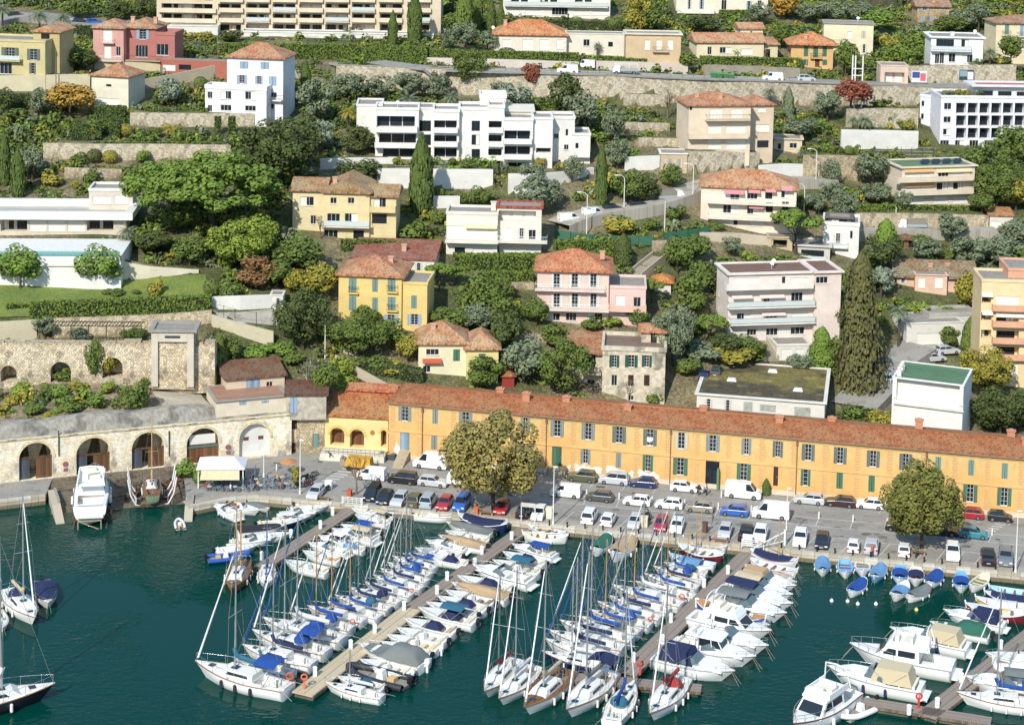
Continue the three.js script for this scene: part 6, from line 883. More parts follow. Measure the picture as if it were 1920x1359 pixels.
function boat(px, py, L, heading, type, o = {}) {
  const p = onLevel(px, py, 0), g = new THREE.Group(); g.name = numbered(o.name || { sail: 'sailing_boat', cruiser: 'cabin_cruiser', open: 'motor_boat', covered: 'covered_boat', pointu: 'fishing_boat', rib: 'inflatable_boat' }[type]); g.position.copy(p); g.position.y = o.lift || 0; g.rotation.y = heading; g.userData.kind = 'thing'; scene.add(g);
  if (!o.exact && py > 1090 && px > 560 && px < 1500 && L < 12) L *= type === 'sail' ? 1.06 : 1.12; const s = L / 8, P = new THREE.Group(), add = (n, geo, m, par = g) => { const q = mesh(n, geo, m, par); if (par === g) q.scale.setScalar(s); return q; };
  const hc = o.hull ? mat(COL[o.hull] || o.hull, { roughness: 0.4 }) : M.gel;
  if (type === 'sail') {
    const h = once('hs', () => hullGeo({ B: 2.55, F: 0.82, stern: 0.72, sheer: 0.3, p: 2.0, cock: [0.06, 0.32], depth: 0.45, side: 0.62 }));
    add('hull', h.hull, hc); add('deck', h.deck, o.teak ? M.teak : M.deckWhite); add('rubbing_strake', h.rub, o.stripe ? mat(COL[o.stripe]) : M.teak);
    add('coach_roof', once('sc', () => taper(-1.4, 1.9, 0.82, 0.86, 1.3, -1.35, 1.2, 0.62)), M.deckWhite);
    add('coach_window', once('sw', () => merge([-1, 1].map(q => hull8([[-1, 1.03, q * 0.79], [0.9, 1.03, q * 0.775], [-0.9, 1.2, q * 0.7], [0.7, 1.2, q * 0.69], [-1, 1.03, q * 0.7], [0.7, 1.2, q * 0.6]])))), M.glass);
    add('hatch', once('sh', () => box(0.2, 0.75, 1.29, 1.34, -0.28, 0.28)), M.glass); add('hatch', once('sh2', () => box(2.3, 2.75, 0.98, 1.06, -0.25, 0.25)), M.glass);
    const mh = o.mast || 11.2, m = add('mast', once('sm' + mh, () => merge([bar([0.55, 0.95, 0], [0.5, mh, 0], 0.085, 7, 0.06), bar([0.52, mh * 0.52, -0.85], [0.52, mh * 0.52, 0.85], 0.03, 4), bar([0.51, mh * 0.76, -0.6], [0.51, mh * 0.76, 0.6], 0.025, 4)])), o.wood ? M.woodPole : M.alu);
    add('boom', bar([0.5, 1.85, 0], [-2.7, 1.9, 0], 0.07, 6), o.wood ? M.woodPole : M.alu);
    add('rigging', once('sr' + mh, () => merge([bar([3.9, 1.1, 0], [0.55, mh * 0.97, 0], 0.016, 3), bar([-3.8, 1, 0], [0.5, mh, 0], 0.014, 3), ...[-1, 1].flatMap(q => [bar([0.4, 0.9, q * 1.2], [0.52, mh * 0.52, q * 0.85], 0.014, 3), bar([0.52, mh * 0.52, q * 0.85], [0.5, mh, 0], 0.014, 3), bar([-0.1, 0.9, q * 1.18], [0.5, mh * 0.5, 0], 0.014, 3)])])), M.alu);
    if (o.jib !== 0 && (o.jib || L > 9 || hash(px, py) > 0.5)) add('furled_jib', once('sj' + mh, () => bar([3.75, 1.35, 0], [0.75, mh * 0.93, 0], 0.085, 6, 0.04)), o.jib ? cloth(COL[o.jib]) : M.gel);
    add('sail_cover', once('sb', () => { const c = new THREE.CatmullRomCurve3([V(0.62, 2.75, 0), V(0.4, 2.25, 0), V(-0.4, 2.08, 0), V(-1.6, 2.04, 0), V(-2.75, 2, 0)]), t = new THREE.TubeGeometry(c, 14, 0.2, 7); const p = t.attributes.position; for (let i = 0; i < p.count; i++) p.setZ(i, p.getZ(i) * 0.75); t.computeVertexNormals(); return t; }), cloth(COL[o.boom || 'blue']));
    if (o.hood) add('spray_hood', once('sp', () => { const t = new THREE.SphereGeometry(0.95, 12, 6, 0, Math.PI * 2, 0, Math.PI / 2); t.scale(0.75, 0.75, 0.9); t.translate(-1.35, 1.18, 0); return t; }), cloth(COL[o.hood]));
    if (o.bimini) { add('bimini', once('sbi', () => canopy(-3.4, -1.6, 1.05, 2.35, 0.22)), cloth(COL[o.bimini])); add('bimini_frame', once('sbf', () => merge([-1, 1].flatMap(q => [bar([-2.5, 0.9, q * 1], [-3.3, 2.36, q * 1], 0.025, 4), bar([-2.5, 0.9, q * 1], [-1.7, 2.36, q * 1], 0.025, 4)]))), M.rail); }
    add('guard_rail', once('sg', () => { const R = []; for (const q of [-1, 1]) { let last; for (const t of [0.02, 0.2, 0.38, 0.56, 0.74, 0.9, 0.985]) { const x = h.X(t, 1), z = q * h.beam(t) * 0.96, y = h.gun(t); R.push(bar([x, y, z], [x, y + 0.58, z], 0.018, 3)); if (last) R.push(bar(last, [x, y + 0.58, z], 0.014, 3)); last = [x, y + 0.58, z]; } } R.push(bar([h.X(0.985, 1), h.gun(1) + 0.58, -0.1], [h.X(0.985, 1), h.gun(1) + 0.58, 0.1], 0.02, 3), bar([h.X(0.02, 1), h.gun(0) + 0.58, -0.85], [h.X(0.02, 1), h.gun(0) + 0.58, 0.85], 0.018, 3)); return merge(R); }), M.rail);
    add('cockpit_wheel', once('sst', () => merge([new THREE.TorusGeometry(0.36, 0.025, 5, 16).rotateY(Math.PI / 2).translate(-3, 1.15, 0), bar([-3.05, 0.4, 0], [-3.05, 1.1, 0], 0.09, 6)])), M.rail);
    for (const t of [0.3, 0.46, 0.62]) for (const q of [-1, 1]) add('fender', once('sf' + t + q, () => { const c = new THREE.CapsuleGeometry(0.11, 0.4, 3, 7); c.translate(h.X(t, 1), 0.42, q * (h.beam(t) + 0.1)); return c; }), o.fender ? mat(COL[o.fender]) : M.deckWhite);
    if (o.ring) add('life_ring', once('slr', () => new THREE.TorusGeometry(0.24, 0.07, 6, 14).rotateY(0.5).translate(-3.7, 1.3, 0.6)), mat('#c9573a'));
    if (o.mizzen) add('mizzen_mast', once('smz', () => merge([bar([-2.4, 0.8, 0], [-2.45, 7, 0], 0.075, 6), bar([-2.4, 1.7, 0], [-4, 1.75, 0], 0.05, 5)])), o.wood ? M.woodPole : M.alu);
  } else if (type === 'cruiser') {
    const h = once('hc', () => hullGeo({ B: 2.75, F: 1.0, stern: 0.92, sheer: 0.28, p: 2.6, cock: [0.05, 0.36], depth: 0.5, side: 0.78, rake: 0.16 }));
    add('hull', h.hull, hc); add('deck', h.deck, M.deckWhite); add('rubbing_strake', h.rub, o.stripe ? mat(COL[o.stripe]) : mat('#8d9094'));
    if (o.fly) {
      add('cabin', once('cf', () => taper(-1.5, 2.0, 1.08, 1.0, 1.95, -1.5, 1.0, 0.92)), M.gel);
      add('cabin_window', once('cfw', () => merge([...[-1, 1].flatMap(q => [hull8([[-1.2, 1.35, q * 1.06], [0.1, 1.35, q * 1.05], [-1.2, 1.8, q * 0.97], [0.1, 1.8, q * 0.96], [-1.2, 1.4, q * 0.8], [0.1, 1.7, q * 0.8]]), hull8([[0.25, 1.35, q * 1.05], [1.3, 1.35, q * 1.03], [0.25, 1.8, q * 0.96], [0.85, 1.8, q * 0.95], [0.3, 1.4, q * 0.8], [0.8, 1.7, q * 0.8]])]), hull8([[1.83, 1.2, -0.9], [1.83, 1.2, 0.9], [1.22, 1.82, -0.8], [1.22, 1.82, 0.8], [1.2, 1.3, -0.7], [1.0, 1.7, 0.7]])])), M.glass);
      add('flybridge', once('cff', () => merge([taper(-2.2, 1.1, 1.02, 1.96, 2.1, -2.2, 1.0, 1.02), ...[-1, 1].map(q => box(-2.1, 0.7, 2.1, 2.42, q * 0.98 - 0.04, q * 0.98 + 0.04)), taper(0.6, 1.0, 0.98, 2.1, 2.55, 0.55, 0.7, 0.9)])), M.gel);
      add('helm_seat', once('cfs', () => merge([box(-0.8, -0.2, 2.1, 2.4, -0.7, 0.7), box(-0.95, -0.8, 2.1, 2.75, -0.7, 0.7), box(0.15, 0.5, 2.1, 2.6, -0.35, 0.35)])), mat('#d8d2c2'));
    } else {
      add('cabin', once('cc', () => taper(0.1, 3.0, 0.98, 1.1, 1.52, -0.05, 1.9, 0.72)), M.gel);
      add('windscreen', once('cw', () => merge([hull8([[0.75, 1.45, -0.92], [0.75, 1.45, 0.92], [0.1, 2.0, -0.82], [0.1, 2.0, 0.82], [0.66, 1.45, -0.92], [0.04, 2.0, 0.82], [0.66, 1.45, 0.92], [0.04, 2.0, -0.82]]), ...[-1, 1].map(q => hull8([[0.72, 1.42, q * 0.95], [-0.9, 1.2, q * 1.12], [0.08, 1.98, q * 0.84], [-0.8, 1.62, q * 1.06], [0.7, 1.42, q * 0.9], [-0.9, 1.2, q * 1.07]]))])), mat('#5d6c72', { roughness: 0.08 }));
      add('hatch', once('chh', () => box(1.4, 1.9, 1.5, 1.56, -0.3, 0.3).rotateZ(-0.03)), M.glass);
      add('seats', once('cs', () => merge([box(-0.9, -0.3, 0.62, 1.1, -1, -0.2), box(-0.9, -0.3, 0.62, 1.1, 0.2, 1), box(-3.3, -2.6, 0.6, 1.02, -1, 1), box(-3.5, -3.3, 0.6, 1.3, -1, 1)])), mat('#dcd6c6'));
      if (o.bimini) { add('canopy', once('cb' + (o.full ? 1 : 0), () => o.full ? merge([taper(-3.3, 0.2, 1.08, 1.15, 2.35, -2.9, -0.3, 0.95)]) : canopy(-2.9, 0.2, 1.05, 2.2, 0.22)), cloth(COL[o.bimini])); for (const q of [-1, 1]) add('canopy_frame', once('cbf' + q, () => merge([bar([-1.4, 1.1, q * 1.05], [-2.8, 2.2, q * 1.02], 0.03, 4), bar([-1.4, 1.1, q * 1.05], [0.1, 2.2, q * 1.02], 0.03, 4)])), M.rail); }
      if (o.pilot) { add('pilothouse', once('cp', () => merge([taper(-1.2, 1.3, 0.98, 1.1, 1.55, -1.2, 1.1, 0.95), taper(-1.6, 1.05, 1.02, 2.32, 2.45, -1.5, 0.9, 0.95), ...[-1, 1].flatMap(q => [bar([-1.15, 1.5, q * 0.9], [-1.15, 2.35, q * 0.88], 0.06, 4), bar([0.1, 1.5, q * 0.93], [0, 2.35, q * 0.88], 0.05, 4), bar([1.1, 1.5, q * 0.9], [0.6, 2.35, q * 0.84], 0.06, 4)])])), M.gel); add('pilothouse_window', once('cpw', () => taper(-1.1, 1.05, 0.9, 1.52, 2.32, -1.1, 0.58, 0.86)), M.glass); }
    }
    add('bow_rail', once('cr', () => { const R = []; let l = {}; for (const t of [0.55, 0.68, 0.8, 0.9, 0.98]) for (const q of [-1, 1]) { const a = [h.X(t, 1), h.gun(t), q * h.beam(t) * 0.93], b = [a[0] + 0.04, a[1] + 0.5, a[2]]; R.push(bar(a, b, 0.02, 3)); if (l[q]) R.push(bar(l[q], b, 0.022, 3)); l[q] = b; } R.push(bar(l[1], l[-1], 0.022, 3)); return merge(R); }), M.rail);
    add('swim_platform', once('csp', () => box(-4.55, -3.98, 0.22, 0.34, -1.05, 1.05)), M.deckWhite);
    add('radar_arch', once('ca' + (o.fly ? 1 : 0), () => { const y = o.fly ? 2.4 : 1.1; return path([[-2.3, y - 0.4, -1.08], [-2.0, y + 1.05, -0.85], [-2.0, y + 1.15, 0], [-2.0, y + 1.05, 0.85], [-2.3, y - 0.4, 1.08]], 0.06, 5); }), M.gel);
    for (const t of [0.35, 0.58]) for (const q of [-1, 1]) add('fender', once('cfe' + t + q, () => { const c = new THREE.CapsuleGeometry(0.13, 0.45, 3, 7); c.translate(h.X(t, 1), 0.5, q * (h.beam(t) + 0.1)); return c; }), mat(COL[o.fender || 'white']));
  } else if (type === 'open' || type === 'covered') {
    const h = once('ho', () => hullGeo({ B: 3.0, F: 0.95, stern: 0.9, sheer: 0.3, p: 2.5, cock: [0.07, 0.6], depth: 0.6, side: 0.82, rake: 0.14 }));
    add('hull', h.hull, hc); add('deck', h.deck, M.deckWhite); add('rubbing_strake', h.rub, o.stripe ? mat(COL[o.stripe]) : mat('#a6a39b'));
    if (type === 'open') {
      add('console', once('oc', () => taper(-0.7, 0.3, 0.5, 0.4, 1.4, -0.5, 0.05, 0.42)), M.gel);
      add('windscreen', once('ow', () => hull8([[0.15, 1.38, -0.5], [0.15, 1.38, 0.5], [-0.2, 1.85, -0.45], [-0.2, 1.85, 0.45], [0.1, 1.38, -0.5], [-0.24, 1.85, 0.45]])), mat('#4b5a60', { roughness: 0.1 }));
      add('seats', once('os', () => merge([box(-1.9, -1.2, 0.4, 0.85, -0.7, 0.7), box(-3.3, -2.6, 0.42, 0.9, -1.15, 1.15), box(-3.5, -3.3, 0.42, 1.2, -1.15, 1.15), box(0.4, 0.75, 0.42, 0.8, -1, 1)])), mat(o.seat || '#d6cdb8'));
      if (o.bimini) { add('bimini', once('ob', () => canopy(-2.5, 0.5, 1.2, 2.3, 0.22)), cloth(COL[o.bimini])); add('bimini_frame', once('obf', () => merge([-1, 1].flatMap(q => [bar([-1, 1, q * 1.25], [-2.4, 2.3, q * 1.18], 0.03, 4), bar([-1, 1, q * 1.25], [0.4, 2.3, q * 1.18], 0.03, 4)]))), M.rail); }
      if (o.cover) add('seat_cover', once('ocv', () => taper(-1.9, 0.5, 0.8, 0.9, 1.62, -1.2, 0, 0.45)), cloth(COL[o.cover]));
    } else add('tarpaulin', once('ot' + (o.tall ? 1 : 0), () => { const g = new THREE.PlaneGeometry(1, 1, 20, 10), p = g.attributes.position; for (let i = 0; i < p.count; i++) { const t = 0.02 + (p.getX(i) + 0.5) * 0.86, q = p.getY(i) * 2, peak = o.tall ? 1.15 * smooth((0.62 - t) * 5) * smooth(t * 8) : 0.5 * Math.sin(Math.PI * t); p.setXYZ(i, h.X(t, 1), h.gun(t) + 0.06 + peak * (o.tall ? Math.pow(1 - Math.pow(Math.abs(q), 4), 0.8) : 1 - Math.abs(q)) + 0.03 * Math.sin(t * 40), -q * (h.beam(t) * 1.02)); } g.computeVertexNormals(); return g; }), cloth(COL[o.cover || 'grey']));
    add('outboard_motor', once('om', () => merge([hull8([[-4.55, 0.95, -0.26], [-4.55, 0.95, 0.26], [-4.0, 0.95, -0.24], [-4.0, 0.95, 0.24], [-4.5, 1.5, -0.2], [-4.5, 1.5, 0.2], [-4.05, 1.42, -0.18], [-4.05, 1.42, 0.18], [-4.62, 1.2, 0], [-3.95, 1.2, 0]]), box(-4.4, -4.15, -0.3, 0.95, -0.1, 0.1), box(-4.15, -3.9, 0.6, 0.9, -0.14, 0.14)])), o.motor ? mat(o.motor) : M.black);
    add('bow_rail', once('or', () => { const R = []; let l = {}; for (const t of [0.62, 0.76, 0.88, 0.97]) for (const q of [-1, 1]) { const a = [h.X(t, 1), h.gun(t), q * h.beam(t) * 0.93], b = [a[0] + 0.04, a[1] + 0.36, a[2]]; R.push(bar(a, b, 0.022, 3)); if (l[q]) R.push(bar(l[q], b, 0.024, 3)); l[q] = b; } R.push(bar(l[1], l[-1], 0.022, 3)); return merge(R); }), M.rail);
  } else if (type === 'pointu') {
    const h = once('hp', () => hullGeo({ B: 3.1, F: 0.95, sheer: 0.55, dbl: true, rake: 0.07, cock: [0.14, 0.8], depth: 0.5, side: 0.8 }));
    add('hull', h.hull, hc); add('deck', h.deck, mat(COL[o.deck] || o.deck || '#cfd6d8')); add('rubbing_strake', h.rub, mat(COL[o.stripe || 'white']));
    if (o.cover) add('cover', once('pc' + (o.part ? 1 : 0), () => { const g = new THREE.PlaneGeometry(1, 1, 16, 8), p = g.attributes.position; for (let i = 0; i < p.count; i++) { const t = (o.part ? 0.3 : 0.1) + (p.getX(i) + 0.5) * (o.part ? 0.42 : 0.76), q = p.getY(i) * 2; p.setXYZ(i, h.X(t, 1), h.gun(t) + 0.05 + 0.42 * (1 - q * q), -q * h.beam(t) * 0.97); } g.computeVertexNormals(); return g; }), cloth(COL[o.cover]));
    else add('thwarts', once('pt', () => merge([-1.8, -0.4, 1.2].map(x => box(x, x + 0.35, 0.75, 0.82, -1.25, 1.25)))), M.teak);
    add('stem_post', once('ps', () => bar([3.75, 0.9, 0], [4.0, 1.85, 0], 0.11, 6)), mat(COL[o.post || 'white'])); add('stern_post', once('ps2', () => bar([-3.8, 0.8, 0], [-3.95, 1.6, 0], 0.09, 6)), M.gel);
    if (o.mastP) add('mast', once('pm', () => merge([bar([0.8, 0.6, 0], [0.75, 7.2, 0], 0.07, 6), bar([3.5, 2.2, 0.1], [-2.8, 3.1, 0], 0.06, 5)])), M.woodPole);
    for (const t of [0.35, 0.62]) for (const q of [-1, 1]) add('fender', once('pf' + t + q, () => { const c = new THREE.CapsuleGeometry(0.14, 0.35, 3, 7); c.translate(h.X(t, 1), 0.4, q * (h.beam(t) + 0.1)); return c; }), M.deckWhite);
  } else if (type === 'rib') {
    const tube = once('rt', () => { const c = new THREE.CatmullRomCurve3([V(-4, 0.5, -1.35), V(-1, 0.5, -1.4), V(2, 0.6, -1.15), V(3.6, 0.85, -0.4), V(3.9, 0.9, 0), V(3.6, 0.85, 0.4), V(2, 0.6, 1.15), V(-1, 0.5, 1.4), V(-4, 0.5, 1.35)]); return new THREE.TubeGeometry(c, 40, 0.42, 9); });
    add('tube', tube, mat(COL[o.hull] || '#d8d7d2', { roughness: 0.6 })); add('floor', once('rf', () => taper(-3.9, 3.2, 1.1, -0.1, 0.35, -3.9, 3.0, 1.05)), mat('#8a857b'));
    add('console', once('rc', () => taper(-1, 0, 0.5, 0.36, 1.4, -0.8, -0.2, 0.42)), M.gel); add('seat', once('rs', () => box(-2.4, -1.5, 0.36, 0.9, -0.5, 0.5)), mat(o.seat || '#c9a97a'));
    add('outboard_motor', cache.om || once('om', () => box(-4.6, -4, 0.3, 1.4, -0.25, 0.25)), M.black);
  }
  if (!o.lift && type !== 'rib') for (const q of [-1, 1]) add('mooring_line', once('ml' + q + (type === 'sail'), () => type === 'sail' ? bar([-3.9, 0.85, q * 0.8], [-5.1, 0.55, q * 1.3], 0.016, 4) : bar([3.7, 1.1, q * 0.1], [4.6, -0.1, q * 0.3], 0.014, 4)), M.rope);
  g.boatWords = (type === 'sail' ? (COL[o.hull] ? o.hull + ' hulled ' : 'white ') + 'sailboat' + (o.bimini ? ' with ' + o.bimini + ' bimini' : ' with ' + (o.boom || 'blue') + ' sail cover') : type === 'cruiser' ? (o.fly ? 'white flybridge cruiser' : o.pilot ? 'white pilothouse cruiser' : o.bimini ? 'white cruiser with ' + o.bimini + ' canopy' : 'open white cabin cruiser') : type === 'open' ? (o.bimini ? 'motorboat with ' + o.bimini + ' sunshade' : o.cover ? 'motorboat with ' + o.cover + ' console cover' : o.hull ? o.hull + ' hulled motorboat' : 'white open motorboat') : type === 'covered' ? 'boat under ' + (o.cover || 'grey') + ' tarpaulin' : type === 'rib' ? 'inflatable boat with outboard' : (COL[o.hull] ? o.hull + ' ' : o.hull ? 'yellow ' : 'white ') + 'wooden fishing boat' + (o.cover ? ' under ' + o.cover + ' cover' : ''));
  return g;
}
// heading from two picture points: which way the bow points
const headOf = (dx, dy, at = [1000, 1150]) => { const a = onLevel(at[0], at[1], 0), b = onLevel(at[0] + dx, at[1] + dy, 0); return -Math.atan2(b.z - a.z, b.x - a.x); };
function berth(row, category, list, dx, dy, group) {
  list.forEach(([x, y, L, type, o = {}], i) => { const b = boat(x, y, L, headOf(o.dx ?? dx, o.dy ?? dy, [x, y]) + rr(-0.05, 0.05), type, o); tag(b, b.boatWords + ', ' + (row.includes('%') ? row.replace('%', ORD[i]) : ORD[i] + ' from quay on ' + row), category, group); });
}
// ---------------------------------------------------------------- pontoons and the boats on them
function pontoon(label, pts, width, beige) {
  const P = pts.map(([x, y]) => onLevel(x, y, 0.75)), t = thing('pontoon', label, 'pontoon', V(P[0].x, 0, P[0].z), 0, 'pontoons');
  for (let i = 0; i < P.length - 1; i++) {
    const a = P[i], b = P[i + 1], l = a.distanceTo(b), n = Math.max(1, Math.round(l / 9)), ang = -Math.atan2(b.z - a.z, b.x - a.x);
    for (let k = 0; k < n; k++) { // separate floats joined end to end
      const w = Array.isArray(width) ? width[i] : width, q = a.clone().lerp(b, (k + 0.5) / n), m = mesh('deck_section', boxC(-l / n / 2 + 0.04, l / n / 2 - 0.04, 0.57, 0.75, -w / 2, w / 2), mat(beige && i >= beige ? '#cdbb9b' : '#998a7d', { map: T.deck }), t); m.position.set(q.x - P[0].x, 0, q.z - P[0].z); m.rotation.y = ang;
      const f = mesh('float', boxC(-l / n / 2 + 0.4, l / n / 2 - 0.4, -0.3, 0.565, -w / 2 + 0.12, w / 2 - 0.12), mat('#6d6557', { map: T.grime }), t); f.position.copy(m.position); f.rotation.y = ang;
      for (const s of [-1, 1]) { const e = mesh('edge_beam', boxC(-l / n / 2 + 0.04, l / n / 2 - 0.04, 0.42, 0.72, -0.06, 0.06), mat('#8b7b66', { map: T.wood }), t); e.position.set(m.position.x + Math.sin(ang) * s * (w / 2 + 0.062), 0, m.position.z + Math.cos(ang) * s * (w / 2 + 0.062)); e.rotation.y = ang; }
    }
  }
  return t;
}
const W_ = 2.1;
pontoon('brown pontoon nearest the slipway, between two rows of motorboats', [[660, 953], [490, 1062]], W_);
pontoon('long pontoon with brown upper and wide beige lower half', [[984, 990], [772, 1140], [566, 1301]], [W_, 2.7], 1);
pontoon('brown pontoon between sailboats and white cruisers', [[1404, 1036], [1176, 1262]], W_ + 0.2);
pontoon('cross pontoon at the outer end with masts in front', [[962, 1258], [1316, 1290]], 2);
pontoon('brown pontoon at the lower right corner beside large motor yachts', [[1960, 1168], [1738, 1342]], W_ + 0.2);
pontoon('short cross pontoon beside the red life ring stand', [[1602, 1311], [1860, 1352]], 2);
const G = 'boats on the pontoons', SB = 'sailboat', MB = 'motorboat';
berth('left side of first pontoon', MB, [[590, 950, 6, 'open', { motor: '#3a3d48' }], [582, 961, 6.2, 'open', { stripe: 'blue' }], [560, 973, 6.2, 'cruiser'], [546, 981, 5.6, 'open', { bimini: 'white' }], [525, 989, 6.6, 'open', { seat: '#e0cf9f', hull: 'navy' }], [490, 1001, 7, 'covered', { cover: 'black' }], [506, 1014, 6.2, 'open'], [474, 1023, 6.4, 'cruiser'], [444, 1037, 6, 'open', { seat: '#e6e2d8' }], [428, 1049, 5.8, 'rib', { hull: 'blue' }]], 100, -10, G);
berth('right side of first pontoon', MB, [[714, 962, 7, 'covered', { cover: 'sky', dx: -100, dy: -8 }], [690, 971, 6, 'open'], [706, 976, 5.6, 'open', { bimini: 'beige' }], [698, 983, 6, 'open', { cover: 'white' }], [676, 1003, 6.6, 'open', { bimini: 'blue' }], [664, 1014, 7.4, 'cruiser', { bimini: 'beige' }], [632, 1024, 6.4, 'cruiser', { pilot: 1 }], [614, 1038, 6.6, 'cruiser'], [650, 1032, 6, 'open', { cover: 'sky' }], [602, 1052, 6.2, 'open', { seat: '#d3b07c' }], [574, 1073, 7.2, 'open', { seat: '#dccfae' }]], -100, -22, G);
berth('left side of second pontoon', MB, [[905, 990, 8, 'pointu', { hull: 'navy', cover: 'navy' }], [880, 1001, 7.6, 'covered', { cover: 'grey', hull: 'white' }], [876, 1016, 7, 'open'], [866, 1027, 7.6, 'covered', { cover: 'tan' }], [836, 1032, 6.4, 'cruiser'], [812, 1044, 5.6, 'open'], [800, 1054, 5.6, 'open', { cover: 'blue' }], [826, 1046, 6.4, 'open', { cover: 'white' }], [838, 1059, 6.4, 'open', { cover: 'navy' }]], -100, -20, G);
berth('% sailboat from quay on left side of second pontoon'.replace('% sailboat', '%'), SB, [[775, 1064, 7, 'sail', { mast: 10 }], [766, 1076, 7, 'sail', { hood: 'blue' }], [756, 1089, 7.4, 'sail', { mast: 10 }], [744, 1102, 7.2, 'sail', { boom: 'navy' }], [726, 1115, 7, 'sail', { boom: 'blue', ring: 1 }], [700, 1127, 7.6, 'sail', { boom: 'navy', hood: 'navy' }], [678, 1141, 7.6, 'sail', { boom: 'navy', hood: 'teal' }], [662, 1155, 7.6, 'sail', { wood: 1, mast: 10 }], [628, 1163, 8, 'sail', { wood: 1, jib: 'blue' }], [600, 1178, 8.6, 'sail', { hood: 'blue', ring: 1, wood: 1 }], [566, 1197, 11, 'sail', { boom: 'white', jib: 'blue', hood: 'blue', mast: 10.4 }], [542, 1219, 11, 'sail', { bimini: 'blue', hood: 'blue', boom: 'white', mast: 11.6 }], [520, 1243, 10, 'sail', { boom: 'navy', mast: 10.4, jib: 'blue' }], [494, 1262, 8, 'sail', { boom: 'teal', jib: 0, mast: 9.4 }], [452, 1286, 13, 'sail', { bimini: 'blue', boom: 'teal', mast: 10.2, fender: 'black', ring: 1 }]], -100, -24, G);
berth('right side of second pontoon', MB, [[1024, 1004, 6.4, 'pointu', { stripe: 'navy' }], [1022, 1015, 6.6, 'pointu', { deck: '#ddd2bd', dy: -8 }], [1000, 1043, 7, 'cruiser', { stripe: 'navy', bimini: 'blue' }], [982, 1058, 7, 'open', { cover: 'navy' }], [968, 1074, 7.4, 'open', { bimini: 'teal' }], [940, 1091, 8.2, 'cruiser', { stripe: 'navy' }], [908, 1108, 7.4, 'open', { cover: 'navy' }], [900, 1121, 7.6, 'covered', { cover: 'tan' }], [880, 1133, 6.6, 'open', { seat: '#8e7a66' }], [866, 1144, 6.6, 'open', { cover: 'navy' }], [846, 1155, 6.6, 'open', { cover: 'maroon' }], [838, 1168, 7.4, 'open', { bimini: 'teal', cover: 'navy' }], [806, 1186, 6.6, 'open', { cover: 'navy', seat: '#b9a58a' }], [790, 1203, 6.4, 'open'], [774, 1217, 6.6, 'open', { seat: '#dcc79a', motor: '#d8d8d6' }], [734, 1243, 8.4, 'covered', { cover: 'grey', tall: 1, motor: '#d8d8d6' }], [760, 1229, 6.2, 'open'], [722, 1262, 6.2, 'open', { motor: '#d8d8d6' }], [708, 1276, 7.4, 'rib', { hull: 'black' }], [676, 1292, 5.6, 'open', { cover: 'teal' }], [662, 1306, 7.2, 'sail', { jib: 0, mast: 6, boom: 'white' }]], -100, -24, G);
berth('left side of third pontoon', SB, [[1322, 1031, 6.6, 'pointu', { stripe: 'red', mastP: 1 }], [1314, 1046, 7, 'pointu', { hull: 'maroon', stripe: 'white', mastP: 1 }], [1298, 1064, 7, 'pointu', { stripe: 'sky', cover: 'sky', part: 1, mastP: 1 }], [1286, 1075, 6.4, 'open', { cover: 'green' }], [1272, 1084, 7.4, 'sail', { boom: 'blue', hood: 'blue', mast: 10.6 }], [1258, 1100, 7.4, 'sail', { boom: 'navy', wood: 1 }], [1246, 1117, 8, 'sail', { boom: 'blue', jib: 'blue' }], [1212, 1130, 9.6, 'sail', { boom: 'white', mast: 11, ring: 1 }], [1196, 1144, 8, 'sail', { boom: 'blue', wood: 1 }], [1178, 1157, 8.4, 'sail', { boom: 'navy', jib: 'blue' }], [1162, 1171, 8, 'sail', { boom: 'blue', hood: 'blue', ring: 1 }], [1142, 1184, 8, 'sail', { boom: 'blue', hood: 'grey', wood: 1, jib: 'blue' }], [1116, 1197, 9.4, 'sail', { boom: 'blue', mast: 11.4, jib: 'blue' }], [1098, 1214, 9.4, 'sail', { boom: 'navy', mast: 11.4 }], [1088, 1232, 9.2, 'sail', { boom: 'navy', mast: 10.2, jib: 'blue' }], [1080, 1250, 8.4, 'sail', { hull: 'navy', boom: 'white', jib: 0 }]], -100, -22, G);
berth('right side of third pontoon', MB, [[1452, 1056, 7, 'pointu', { stripe: 'maroon', cover: 'navy', mastP: 1 }], [1452, 1074, 7, 'pointu', { stripe: 'red' }], [1442, 1087, 7, 'pointu', { stripe: 'maroon', deck: '#bcae97' }], [1446, 1095, 6.6, 'open'], [1438, 1103, 7.4, 'cruiser', { bimini: 'tan', full: 1 }], [1426, 1119, 8.2, 'cruiser', { bimini: 'beige' }], [1416, 1137, 9.4, 'cruiser', { bimini: 'navy' }], [1402, 1156, 9.4, 'cruiser', { bimini: 'grey' }], [1372, 1166, 8.6, 'pointu', { hull: 'blue', deck: '#b98a5a', cover: 'teal', part: 1 }], [1388, 1176, 7, 'open', { cover: 'sky' }], [1370, 1188, 9.8, 'cruiser', { fly: 1 }], [1366, 1216, 9.4, 'cruiser', {}], [1338, 1238, 9.6, 'cruiser', { pilot: 1 }], [1302, 1264, 9.2, 'cruiser', { bimini: 'navy', full: 1 }]], 100, 24, G);
berth('bow out, % along the cross pontoon', SB, [[938, 1282, 9.4, 'sail', { boom: 'red', mast: 11.5 }], [970, 1296, 9.6, 'sail', { boom: 'white', mast: 12 }], [1024, 1310, 11, 'sail', { boom: 'beige', mast: 11.6, teak: 1 }], [1104, 1314, 11.4, 'sail', { boom: 'grey', mast: 12, bimini: 'navy' }], [1168, 1330, 9.6, 'sail', { boom: 'blue', hood: 'teal', dx: 40, dy: -60 }], [1250, 1322, 10.4, 'sail', { boom: 'red', hood: 'red', wood: 0, mast: 11 }]], -62, 66, G);
